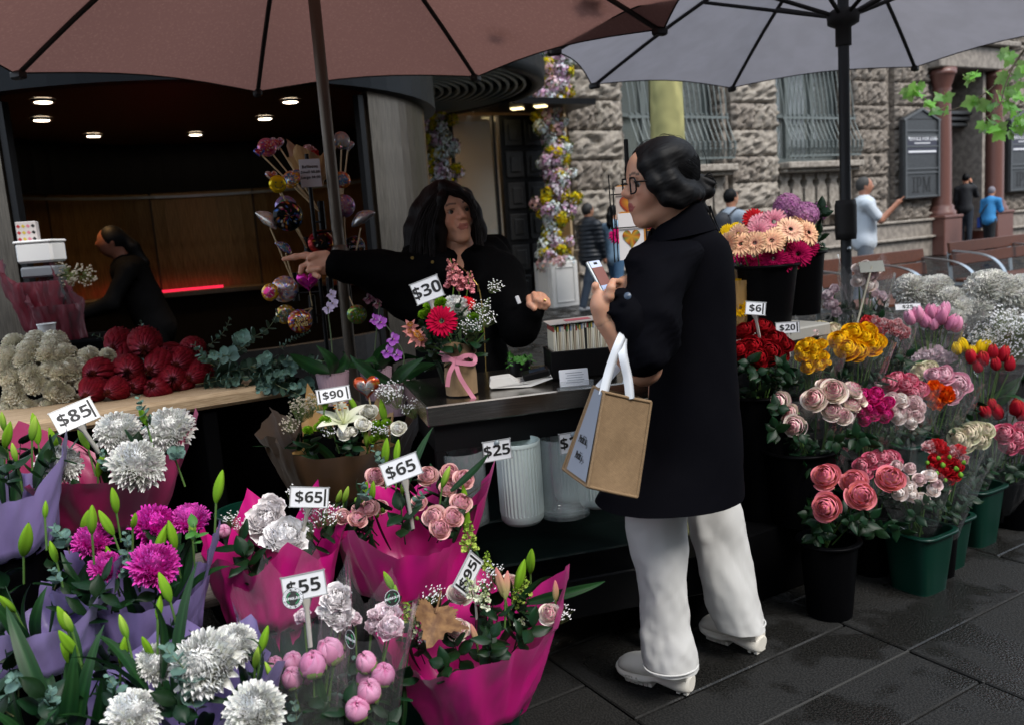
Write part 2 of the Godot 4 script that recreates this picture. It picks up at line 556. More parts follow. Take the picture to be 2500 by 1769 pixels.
func bud(L := 0.075, W := 0.02, c0 := Color.BLACK, c1 := Color.BLACK) -> ArrayMesh:
	# closed lily bud: three-sided spindle with grooves
	var b := B.new()
	var rows := []
	var cols := []
	for j in 12:
		var s := float(j) / 11
		var r := W * 0.5 * pow(sin(PI * pow(0.04 + 0.94 * s, 0.85)), 0.75)
		var row := []
		var cr := []
		for k in 18:
			var a := TAU * k / 18
			var g := 1.0 + 0.13 * cos(a * 3) - 0.12 * pow(maxf(0, cos(a * 3 + PI)), 8)
			row.append(Vector3(cos(a) * r * g, s * L, sin(a) * r * g))
			cr.append(mixc(c0, c1, s))
		rows.append(row); cols.append(cr)
	b.sheet(rows, cols, true)
	return b.done(M.petal)
func lily(c0: Color, c1: Color, D := 0.15) -> ArrayMesh:
	var b := B.new()
	var R := D * 0.5
	for k in 6: petal(b, out_frame(0.75, k * TAU / 6 + 0.1), R * 1.25, R * (0.55 if k % 2 else 0.42), -0.9, 0.18, c0, c1, 1, 7, 4)
	for k in 7:
		var d := out_frame(0.28, k * TAU / 7).basis.y
		tube(b, [Vector3.ZERO, d * R * 0.9], [0.0012, 0.001], 5, lin("d8dcae")); b.box(d * R * 0.92, Vector3(0.009, 0.0025, 0.003), frame(d), lin("a86a2a"))
	return b.done(M.petal)
func blade(L: float, W: float, bend: float, c0: Color, c1: Color, fold := 0.18) -> ArrayMesh:
	# lily leaf: long, pointed, with lighter parallel veins
	var b := B.new()
	var rows := []
	var cols := []
	var y := 0.0
	var z := 0.0
	for j in 10:
		var s := float(j) / 9
		var a := bend * s * s
		if j > 0: y += L / 9 * cos(a); z -= L / 9 * sin(a)
		var w := W * 0.5 * pow(maxf(0.0, sin(PI * pow(0.06 + 0.935 * s, 0.75))), 0.8)
		var row := []
		var cr := []
		for i in 9:
			var q := i / 4.0 - 1
			var up := fold * w * (absf(q)) + 0.03 * w * (i % 2)
			row.append(Vector3(q * w, y + sin(a) * up, z + cos(a) * up))
			cr.append(mixc(c0, c1, 0.25 * s + (0.32 if i == 4 else 0.12 * (i % 2))))
		rows.append(row); cols.append(cr)
	b.sheet(rows, cols)
	return b.done(M.leaf)
func eucalyptus(n := 7, L := 0.2, W := 0.045, c := Color.BLACK) -> ArrayMesh:
	var b := B.new()
	var pts := []
	for k in n + 1: pts.append(Vector3(0.012 * sin(k * 0.9), L * k / n, 0.02 * pow(float(k) / n, 2)))
	tube(b, pts, [0.0018, 0.0008], 5, lin("6b6a45"), lin("8a9a78"))
	for k in range(1, n + 1):
		var w := W * lerpf(1.0, 0.4, pow(float(k) / n, 1.6))
		for s in [0, 1]:
			var ph = k * 1.45 + s * PI + rng.randf_range(-0.3, 0.3)
			var t := out_frame(rng.randf_range(0.75, 1.35), ph, pts[k])
			petal(b, t, w, w * 0.95, rng.randf_range(-0.4, 0.5), rng.randf_range(0.05, 0.2), jit(c, 0.12), jit(c, 0.16), 3, 5, 4)
	return b.done(M.leaf)
func sprig(n := 5, L := 0.12, W := 0.04, c := Color.BLACK) -> ArrayMesh:
	# a stalk of glossy pointed leaves, as under roses
	var b := B.new()
	tube(b, [Vector3.ZERO, Vector3(0, L, 0)], [0.002, 0.001], 5, c * 1.3)
	for k in n:
		var t := out_frame(rng.randf_range(0.6, 1.35), k * 2.4 + rng.randf(), Vector3(0, L * (0.3 + 0.7 * k / n), 0))
		petal(b, t, W * 1.6 * rng.randf_range(0.8, 1.2), W, rng.randf_range(-0.7, 0.1), -0.12, jit(c, 0.2), jit(c * 1.25, 0.2), 1, 5, 4)
	return b.done(M.leaf)
func gypsophila(n := 40, R := 0.06, H := 0.1, puff := 0.0045, c := Color.WHITE) -> ArrayMesh:
	var b := B.new()
	for i in n:
		var rr := R * sqrt(rng.randf())
		var ph := rng.randf() * TAU
		var p := Vector3(cos(ph) * rr, H * rng.randf_range(0.55, 1.0), sin(ph) * rr)
		tube(b, [Vector3(p.x * 0.2, p.y * 0.3, p.z * 0.2), p], [0.0006, 0.0005], 3, lin("6f7d4e"))
		for q in 7:
			petal(b, out_frame(0.5 + 1.2 * (q % 3) / 2.0, q * 2.4, p), puff, puff * 0.9, 0.5, 0.2, c * 0.95, c, 2, 2, 1)
	return b.done(M.petal)
func snapdragon(n := 20, L := 0.14, c0 := Color.BLACK, c1 := Color.BLACK) -> ArrayMesh:
	var b := B.new()
	tube(b, [Vector3.ZERO, Vector3(0, L, 0)], [0.0025, 0.001], 5, lin("6f8f3f"))
	for k in n:
		var s := float(k) / n
		var r := lerpf(0.014, 0.004, s)
		var ph := k * 2.4
		var p := Vector3(cos(ph) * r, L * (0.25 + 0.75 * s), sin(ph) * r)
		for q in 5: petal(b, Transform3D(out_frame(0.9, ph).basis * Basis(Vector3.UP, q * TAU / 5), p), r * 1.5, r * 1.1, 0.7, 0.4, mixc(c0, c1, s), jit(mixc(c0, c1, s), 0.1), 0, 3, 2)
	return b.done(M.petal)
func floret_ball(R: float, n: int, cols: Array, leaf: Color, size := 0.02) -> B:
	# many tiny blossoms with a little green between (garlands)
	var b := B.new()
	for i in n:
		var d := Vector3(rng.randfn(), rng.randfn(), rng.randfn()).normalized()
		var p := d * R * rng.randf_range(0.75, 1.1)
		var k: Color = jit(cols[rng.randi() % cols.size()], 0.15)
		var bs := frame(d)
		for q in 4: petal(b, Transform3D(bs * Basis(Vector3.UP, q * PI / 2) * Basis(Vector3.RIGHT, 1.1), p), size, size * 0.9, 0.4, 0.2, k * 0.9, k, 3, 2, 1)
		if i % 3 == 0: petal(b, Transform3D(bs * Basis(Vector3.UP, rng.randf() * 6) * Basis(Vector3.RIGHT, 0.9), d * R * 0.8), size * 2.2, size, -0.4, 0.1, jit(leaf, 0.3), jit(leaf, 0.3), 1, 2, 1)
	return b

func make_flowers() -> void:
	var W := lin("e6e4de")
	var g0 := lin("55801f")
	var g1 := lin("9cb84a")
	G.mum_white = [mum(lin("eef0de"), lin("f8f8f6"), 0.125, 13, 1.35, 1.0), mum(lin("eef0de"), lin("f7f7f5"), 0.125, 13, 1.4, 0.8)]
	G.mum_pink = [mum(lin("d010a0"), lin("f050d0"), 0.12, 15, 0.95, 1.1), mum(lin("cc0e9c"), lin("ee60d0"), 0.12, 15, 0.95, 1.0)]
	G.mum_cream = [mum(lin("eae4bc"), lin("f4f0de"), 0.08, 9, 1.6, 0.6, 1.8, lin("d6c868")), mum(lin("e8e2bc"), lin("f4f0e0"), 0.076, 8, 1.5, 0.4, 1.75, lin("d2c66c"))]
	G.mum_shaggy = [mum(lin("eceedc"), lin("f6f5f0"), 0.15, 14, 1.1, 0.6, 2.3)]
	G.mum_green = [mum(lin("5f8f10"), lin("86b52a"), 0.045, 8, 1.3, 0.8)]
	G.rose_blush = [rose(lin("e8b8ae"), lin("eecbc6"), lin("cf6f92"), 0.05), rose(lin("e8bcae"), lin("f0d2cc"), lin("d07f9a"), 0.05)]
	G.rose_pink = [rose(lin("e0825e"), lin("e890a0"), lin("d2668a"), 0.075, 28), rose(lin("e28a66"), lin("e6869c"), lin("c75a80"), 0.075, 27)]
	G.rose_rim = [rose(lin("eadcc4"), lin("f2eae2"), lin("b82a60"), 0.07, 27), rose(lin("eadfca"), lin("f0e8e2"), lin("c04a78"), 0.07, 25)]
	G.rose_white = [rose(lin("ecead2"), lin("f2f0ea"), lin("f6f5f2"), 0.055)]
	G.rose_cream = [rose(lin("d0d2a0"), lin("dddcc4"), lin("dcc0b0"), 0.065)]
	G.rose_red = [rose(lin("5a0309"), lin("8d0a14"), lin("a3141c"), 0.07, 27), rose(lin("5a0309"), lin("84070f"), lin("980f18"), 0.07, 26)]
	G.rose_yellow = [rose(lin("d88a04"), lin("eab308"), lin("edc21c"), 0.07, 24)]
	G.spray_yellow = [rose(lin("d99a06"), lin("e8b40a"), lin("efc62a"), 0.042, 20)]
	G.spray_white = [rose(lin("eed8cc"), lin("f2eae6"), lin("f6f4f2"), 0.042, 20), rose(lin("dcc0b8"), lin("e2d4d2"), lin("dca8b4"), 0.04, 20)]
	G.spray_hot = [rose(lin("a8084e"), lin("cf1a70"), lin("d8388a"), 0.045, 20)]
	G.spray_red = [rose(lin("8c0610"), lin("b81420"), lin("c42630"), 0.03, 17)]
	G.rose_coral = [rose(lin("c83a58"), lin("d8688a"), lin("e2a0ac"), 0.06, 23)]
	G.rose_orange = [ruffled(lin("c83004"), lin("e2500a"), lin("f0701c"), 0.075, 6)]
	G.rose_pale = [rose(lin("dc90a8"), lin("e4b4c4"), lin("e6c4cc"), 0.068, 25)]
	G.carnation = [ruffled(lin("b01028"), lin("d2304a"), lin("e8d0d0"), 0.06, 7, 0.5), ruffled(lin("c01820"), lin("cc2030"), lin("d84a50"), 0.06, 7, 0.5)]
	G.peony_white = [ruffled(lin("f0eae8"), lin("f6f4f4"), lin("f8f6f6"), 0.115, 10, 0.7), ruffled(lin("eee4e6"), lin("f4f0f0"), lin("f8f4f4"), 0.11, 10, 0.65)]
	G.peony_pale = [ruffled(lin("e4b8cc"), lin("ecd4de"), lin("f4e8ec"), 0.09, 10, 0.65)]
	G.peony_bud = [peony_bud(lin("b05a86"), lin("d49abc"), lin("b84a80"), 0.05), peony_bud(lin("b8688e"), lin("d8a4c0"), lin("a83a70"), 0.05)]
	G.gerbera_peach = [gerbera(lin("e09a84"), lin("eac49a"), lin("1c0c08"), 0.105), gerbera(lin("e4a494"), lin("eccba6"), lin("180a08"), 0.1)]
	G.gerbera_pink = [gerbera(lin("d8708c"), lin("e0a0ac"), lin("200a0c"), 0.1)]
	G.gerbera_hot = [gerbera(lin("90084a"), lin("c01868"), lin("14060a"), 0.1), gerbera(lin("780634"), lin("a8104c"), lin("0c0406"), 0.1)]
	G.gerbera_red = [gerbera(lin("a01018"), lin("c0202a"), lin("180606"), 0.1)]
	G.gerbera_yellow = [gerbera(lin("d8b010"), lin("e0c020"), lin("4a5a10"), 0.085)]
	G.gerbera_crimson = [gerbera(lin("8c0424"), lin("b40a38"), lin("100305"), 0.1)]
	G.sunflower = [gerbera(lin("c88a06"), lin("d8a80c"), lin("1c0e06"), 0.12)]
	G.tulip_pink = [tulip(lin("c87a98"), lin("d890b0"), lin("e0b8c8"), 0.042), tulip(lin("c07090"), lin("d484a8"), lin("dca8bc"), 0.042)]
	G.tulip_red = [tulip(lin("8c1020"), lin("b02030"), lin("c0503c"), 0.04)]
	G.tulip_yellow = [tulip(lin("c8a010"), lin("dcb818"), lin("e0c84a"), 0.04)]
	G.protea = [protea(0.085), protea(0.082)]
	G.hydrangea = [hydrangea(lin("a8649c"), 0.135), hydrangea(lin("b06aa2"), 0.13)]
	G.orchid = [orchid(lin("9a3ab0"), 0.065)]
	G.orchid_pale = [orchid(lin("c4b4d4"), 0.06)]
	G.orchid_wine = [orchid(lin("5a1030"), 0.055)]
	G.lily_white = [lily(lin("c8cfa4"), lin("e0ded4"), 0.15)]
	G.alstroemeria = [lily(lin("c8746c"), lin("d89a94"), 0.055)]
	G.bud_green = [bud(0.078, 0.024, g0, lin("7ea82c")), bud(0.07, 0.021, lin("4a7a1c"), g1), bud(0.085, 0.025, lin("5e8a20"), lin("7aa428"))]
	G.bud_pink = [bud(0.08, 0.022, lin("8a9a58"), lin("c87a78"))]
	G.blade = []
	for k in 6: G.blade.append(blade(rng.randf_range(0.17, 0.24), rng.randf_range(0.032, 0.046), rng.randf_range(0.3, 1.6), jit(lin("0e2813"), 0.25), lin("305a2e")))
	G.eucalyptus = []
	for k in 3: G.eucalyptus.append(eucalyptus(4 + k, 0.11 + 0.015 * k, 0.052 - 0.003 * k, lin("5f7d72")))
	G.eucalyptus_long = []
	for k in 3: G.eucalyptus_long.append(eucalyptus(11, 0.36, 0.05, lin("42594c")))
	G.sprig = []
	for k in 3: G.sprig.append(sprig(6, 0.12, 0.034, lin("0f2814")))
	G.sprig_light = [sprig(5, 0.1, 0.03, lin("3a6a2c"))]
	G.gyp = [gypsophila(55, 0.055, 0.1, 0.005), gypsophila(42, 0.045, 0.09)]
	G.gyp_big = [gypsophila(190, 0.13, 0.2, 0.0075)]
	G.gyp_brown = [gypsophila(60, 0.05, 0.09, 0.005, lin("c8bfae"))]
	G.snap_green = [snapdragon(20, 0.13, lin("a8b858"), lin("86a83a"))]
	G.snap_white = [snapdragon(14, 0.11, lin("d8dcc8"), lin("b8c488"))]
	G.snap_pink = [snapdragon(16, 0.1, lin("d48890"), lin("cc8a84"))]
	G.bead = [bud(0.018, 0.014, g0, lin("6f9a3a"))]

func put(parent: Node3D, kind: String, called: String, p: Vector3, dir: Vector3, s := 1.0, spin := -1.0) -> MeshInstance3D:
	var set_: Array = G[kind]
	var bs := frame(dir) * Basis(Vector3.UP, rng.randf() * TAU if spin < 0 else spin)
	return part(parent, called, set_[rng.randi() % set_.size()], null, Transform3D(bs.scaled_local(Vector3.ONE * s), p - parent.position))


# ---- materials
func mat(c: Color, rough := 0.6, metal := 0.0, spec := 0.5) -> StandardMaterial3D:
	var m := StandardMaterial3D.new()
	m.albedo_color = c.linear_to_srgb(); m.roughness = rough; m.metallic = metal; m.metallic_specular = spec
	return m
func noisy(c0: Color, c1: Color, scale: float, freq := 0.02, rough := 0.8, bump := 0.0, seed_ := 1, stretch := Vector3.ONE, size := 512, oct := 5) -> StandardMaterial3D:
	# a surface whose colour wanders between two tones, laid in world axes
	var m := mat(Color.WHITE, rough)
	var n := FastNoiseLite.new(); n.seed = seed_; n.frequency = freq; n.fractal_octaves = oct; n.noise_type = FastNoiseLite.TYPE_SIMPLEX
	var t := NoiseTexture2D.new(); t.width = size; t.height = size; t.seamless = true; t.noise = n
	var g := Gradient.new(); g.colors = PackedColorArray([c0.linear_to_srgb(), c1.linear_to_srgb()]); g.offsets = PackedFloat32Array([0.25, 0.75])
	t.color_ramp = g
	m.albedo_texture = t; m.uv1_triplanar = true; m.uv1_world_triplanar = true; m.uv1_scale = stretch / scale
	if bump > 0:
		var t2 := NoiseTexture2D.new(); t2.width = size; t2.height = size; t2.seamless = true; t2.noise = n; t2.as_normal_map = true; t2.bump_strength = bump * 8
		m.normal_enabled = true; m.normal_texture = t2
	return m
func weave(c0: Color, c1: Color, scale: float) -> StandardMaterial3D:
	# hessian: threads over and under, uneven in tone
	var im := Image.create(256, 256, false, Image.FORMAT_RGB8)
	for y in 256:
		for x in 256:
			var a := absf(sin(PI * x / 8.0)) * (0.75 + 0.25 * noise.get_noise_2d(x / 8 * 13.0, y * 1.5))
			var b := absf(sin(PI * y / 8.0)) * (0.75 + 0.25 * noise.get_noise_2d(x * 1.5, y / 8 * 17.0 + 99))
			var over := ((x / 8) + (y / 8)) % 2 == 0
			im.set_pixel(x, y, c0.lerp(c1, clampf((a if over else b) * 0.8 + 0.1 * noise.get_noise_2d(x * 3.0, y * 3.0) + 0.35 * noise.get_noise_2d(x * 60.0, y * 14.0), 0, 1)).linear_to_srgb())
	var m := mat(Color.WHITE, 0.95)
	m.albedo_texture = ImageTexture.create_from_image(im); m.uv1_triplanar = true; m.uv1_scale = Vector3.ONE / scale
	return m
func glass(a := 0.08, rough := 0.06, tint := Color(0.8, 0.85, 0.85)) -> StandardMaterial3D:
	var m := mat(tint, rough); m.transparency = BaseMaterial3D.TRANSPARENCY_ALPHA; m.albedo_color.a = a
	return m
func glow(c: Color, e: float) -> StandardMaterial3D:
	var m := mat(c, 0.5); m.emission_enabled = true; m.emission = c.linear_to_srgb(); m.emission_energy_multiplier = e
	return m

func make_materials() -> void:
	for k in ["petal", "leaf"]:
		var m := mat(Color.WHITE, 0.8 if k == "petal" else 0.45, 0.0, 0.22 if k == "petal" else 0.35)
		m.vertex_color_use_as_albedo = true; m.backlight_enabled = true; m.backlight = Color(0.28, 0.28, 0.28) if k == "petal" else Color(0.35, 0.4, 0.3)
		M[k] = m
	M.paint = mat(Color.WHITE, 0.55); M.paint.vertex_color_use_as_albedo = true
	M.skin = mat(Color.WHITE, 0.5, 0.0, 0.4); M.skin.vertex_color_use_as_albedo = true; M.skin.subsurf_scatter_enabled = true; M.skin.subsurf_scatter_strength = 0.15
	M.hair = mat(Color(0.0028, 0.0026, 0.003), 0.55, 0.0, 0.28)
	M.hair_brown = mat(Color(0.0045, 0.0022, 0.0018), 0.5, 0.0, 0.25)
	M.slab = noisy(lin("141413"), lin("262523"), 1.5, 0.14, 0.55, 0.12, 3, Vector3.ONE, 1024, 4)
	var rn := NoiseTexture2D.new(); rn.width = 512; rn.height = 512; rn.seamless = true
	var nn := FastNoiseLite.new(); nn.seed = 12; nn.frequency = 0.008; nn.fractal_octaves = 5; rn.noise = nn
	var rg := Gradient.new(); rg.colors = PackedColorArray([Color(0.14, 0.14, 0.14), Color(0.8, 0.8, 0.8)]); rg.offsets = PackedFloat32Array([0.38, 0.6]); rn.color_ramp = rg
	M.slab.roughness = 1.0; M.slab.metallic_specular = 0.35; M.slab.roughness_texture = rn
	M.joint = mat(lin("131312"), 0.9)
	M.stone = noisy(lin("6b635b"), lin("938a80"), 1.6, 0.02, 0.9, 0.35, 5, Vector3.ONE, 512, 6)
	M.stone_pale = noisy(lin("827a71"), lin("a39b90"), 1.9, 0.02, 0.85, 0.3, 6, Vector3.ONE, 512, 6)
	M.stone_dark = noisy(lin("3c3835"), lin("6c645c"), 1.2, 0.012, 0.9, 0.35, 7, Vector3.ONE, 512, 6)
	M.dressed = noisy(lin("7a726a"), lin("948c82"), 2.2, 0.02, 0.7, 0.06, 8)
	M.granite = noisy(lin("5a3a34"), lin("7d564c"), 0.35, 0.05, 0.35, 0.0, 9)
	M.iron = mat(lin("6f7674"), 0.45, 0.3)
	M.bronze = noisy(lin("2b2d2f"), lin("3c3e40"), 0.8, 0.02, 0.4, 0.0, 10)
	M.black = mat(Color(0.004, 0.004, 0.0045), 0.4, 0.0, 0.3)
	M.black_matt = mat(Color(0.0022, 0.0022, 0.0025), 0.9, 0.0, 0.1)
	M.dark_panel = noisy(Color(0.004, 0.004, 0.0045), Color(0.010, 0.0095, 0.0095), 0.7, 0.02, 0.45, 0.0, 11)
	M.fascia = mat(lin("0e1216"), 0.45, 0.0, 0.25)
	M.white = mat(lin("d8d6d2"), 0.45)
	M.white_card = mat(lin("dcdde0"), 0.35)
	M.ink = mat(Color(0.008, 0.008, 0.008), 0.6)
	M.steel = noisy(lin("8f8a84"), lin("b3aea6"), 0.6, 0.03, 0.3, 0.0, 13, Vector3(4, 0.15, 4)); M.steel.metallic = 1.0
	M.steel_top = noisy(lin("8f8a84"), lin("aaa59e"), 0.6, 0.03, 0.24, 0.0, 13, Vector3(0.25, 5, 0.25)); M.steel_top.metallic = 1.0
	M.steel_warm_tint = noisy(lin("7a6246"), lin("a88a60"), 0.5, 0.03, 0.3, 0.0, 24, Vector3(5, 0.12, 5)); M.steel_warm_tint.metallic = 1.0  # stainless steel with the warm lamp reflections tinted into its colour
	M.steel_wall = noisy(lin("4a443d"), lin("6e655a"), 0.5, 0.03, 0.34, 0.0, 14, Vector3(5, 0.12, 5)); M.steel_wall.metallic = 1.0
	M.alu = mat(lin("a9b0b4"), 0.28, 1.0)
	M.pole = mat(lin("5f574e"), 0.4, 0.7)
	M.pole_dark = mat(lin("3a3c3e"), 0.5, 0.4)
	M.timber = noisy(lin("43210f"), lin("5e3019"), 0.5, 0.04, 0.5, 0.0, 15, Vector3(0.3, 5, 5))
	M.timber_raw = noisy(lin("a58a68"), lin("c4aa88"), 0.5, 0.03, 0.7, 0.1, 16, Vector3(0.35, 6, 6))
	M.timber_grey = noisy(lin("5c544c"), lin("827970"), 0.5, 0.03, 0.85, 0.1, 17, Vector3(0.35, 6, 6))
	M.ceiling = noisy(lin("2a1810"), lin("342015"), 1.5, 0.02, 0.45, 0.0, 18)
	var can := noisy(lin("7c5b52"), lin("856459"), 1.2, 0.01, 0.9, 0.0, 19); can.backlight_enabled = true; can.backlight = Color(0.9, 0.86, 0.84); (can.albedo_texture as NoiseTexture2D).color_ramp.offsets = PackedFloat32Array([0.66, 0.9]); (can.albedo_texture as NoiseTexture2D).color_ramp.colors = PackedColorArray([Color("80605a"), Color("96766d")]); (can.albedo_texture as NoiseTexture2D).noise.frequency = 0.09; M.canvas_rose = can
	var cag := noisy(lin("a6a3a5"), lin("aeabae"), 1.2, 0.01, 0.9, 0.0, 20); cag.backlight_enabled = true; cag.backlight = Color(0.8, 0.8, 0.82); M.canvas_grey = cag
	M.rib = mat(lin("1d1b1a"), 0.6)
	for w in [["wrap_pink", "c20d78"], ["wrap_crimson", "96104f"], ["wrap_lilac", "8272a8"], ["wrap_brown", "3a2816"], ["wrap_kraft", "a5814e"], ["wrap_red", "5e0a1e"]]:
		var m := mat(lin(w[1]), 0.38, 0.0, 0.45); m.backlight_enabled = true; m.backlight = Color(0.4, 0.4, 0.4); m.clearcoat_enabled = w[0] == "wrap_lilac"; m.clearcoat = 0.3; M[w[0]] = m
	M.cello = glass(0.03, 0.07, Color(0.95, 0.96, 0.97)); M.cello.metallic_specular = 0.46
	M.pane = glass(0.12, 0.02, Color(0.5, 0.58, 0.58))
	M.vase_glass = glass(0.10, 0.03, Color(0.7, 0.8, 0.8))
	M.bucket_green = mat(lin("042a20"), 0.35, 0.0, 0.4)
	M.bucket_black = mat(Color(0.002, 0.002, 0.0024), 0.4, 0.0, 0.14)
	M.hessian = weave(lin("5a4530"), lin("a68a66"), 0.1)
	M.ceramic = mat(lin("c3d0cc"), 0.3)
	M.pot_pink = mat(lin("a58a94"), 0.5)
	M.gold = mat(lin("b89a5a"), 0.3, 1.0)
	M.ribbon = mat(lin("c87f92"), 0.4); M.ribbon.backlight_enabled = true; M.ribbon.backlight = Color(0.3, 0.3, 0.3)
	M.coat = mat(Color(0.0026, 0.0026, 0.004), 0.8, 0.0, 0.12)
	M.jacket = mat(Color(0.002, 0.002, 0.0023), 0.85, 0.0, 0.15)
	M.trousers = noisy(lin("bfbeba"), lin("c3c2bf"), 0.05, 0.2, 0.85, 0.0, 21); M.trousers.uv1_world_triplanar = false
	M.shoe = mat(lin("d2cdc2"), 0.5); M.strap = mat(lin("c9cdd2"), 0.85)
	M.foil = mat(Color.WHITE, 0.18, 0.6); M.foil.vertex_color_use_as_albedo = true
	M.stick = mat(lin("c9b48c"), 0.6)
	M.leaf_dry = noisy(lin("5e4028"), lin("86643f"), 0.25, 0.02, 0.75, 0.2, 22); M.leaf_dry.uv1_world_triplanar = false
	M.bark = noisy(lin("8f8c5c"), lin("b4ae74"), 1.4, 0.008, 0.85, 0.1, 23, Vector3(1, 0.6, 1), 512, 2)

func letters(parent: Node, text: String, size: float, t: Transform3D, m: Material, weight := 700, called := "lettering", font := "Droid Sans") -> void:
	var f := SystemFont.new(); f.font_names = PackedStringArray([font]); f.font_weight = weight
	var tm := TextMesh.new(); tm.text = text; tm.font = f; tm.font_size = 64; tm.pixel_size = size / 46.0; tm.depth = 0.0012; tm.curve_step = 2.0
	part(parent, called, tm, m, t)

# ---- ground: slabs of dark stone in running bond, joints recessed
func pavement() -> void:
	var base := B.new(); base.box(Vector3(20, -0.06, -20), Vector3(240, 0.08, 240))
	var g := structure("pavement", base, M.joint)
	var shapes := []
	for k in 5:
		var b := B.new(); b.box(Vector3(0, -0.015, 0), Vector3(0.893, 0.03, 0.452), Basis(Vector3(0, 0, 1), rng.randf_range(-0.0012, 0.0012)), Color.WHITE, 0.004); shapes.append(b.done(M.slab))
	var cnt := 0
	var far := B.new()
	for i in range(-6, 34):
		var x := 2.25 + 0.9 * (i + 0.5)
		for j in range(-42, 4):
			var z := -1.527 + 0.459 * j + (0.2295 if (i % 2 != 0) else 0.0) - 0.2295 + 0.0 + (0.0 if i % 2 == 0 else 0.0)
			var p := Vector3(x, 0, z)
			var fwd := p.x * 0.5075 - p.z * 0.862
			var side := absf(p.x * 0.862 + p.z * 0.5075)
			if fwd < 0.4 or side > fwd * 0.72 + 0.9: continue
			if cnt < 290 and fwd < 11 and (p.z > -2.6 or p.z < -8.0 or x > 2.0):
				part(g, "paving_slab", shapes[(i * 7 + j * 3 + 999) % 5], null, Transform3D(Basis(), p + Vector3(0, 0.001 * ((i * 5 + j * 11) % 3), 0))); cnt += 1
			else: far.box(p + Vector3(0, -0.015, 0), Vector3(0.892, 0.03, 0.451))
	var o := part(g, "far_paving", far.done(), M.slab); o.set_meta("kind", "stuff")
	var lime := B.new()   # pale mortar left in one of the joints
	lime.box(Vector3(1.9, -0.006, -1.527), Vector3(0.7, 0.012, 0.007)); lime.box(Vector3(2.42, -0.006, -1.292), Vector3(0.34, 0.012, 0.007)); lime.box(Vector3(2.75, -0.008, -1.7525), Vector3(0.88, 0.012, 0.006))
	part(g, "mortar", lime.done(), mat(lin("32312e"), 0.9))

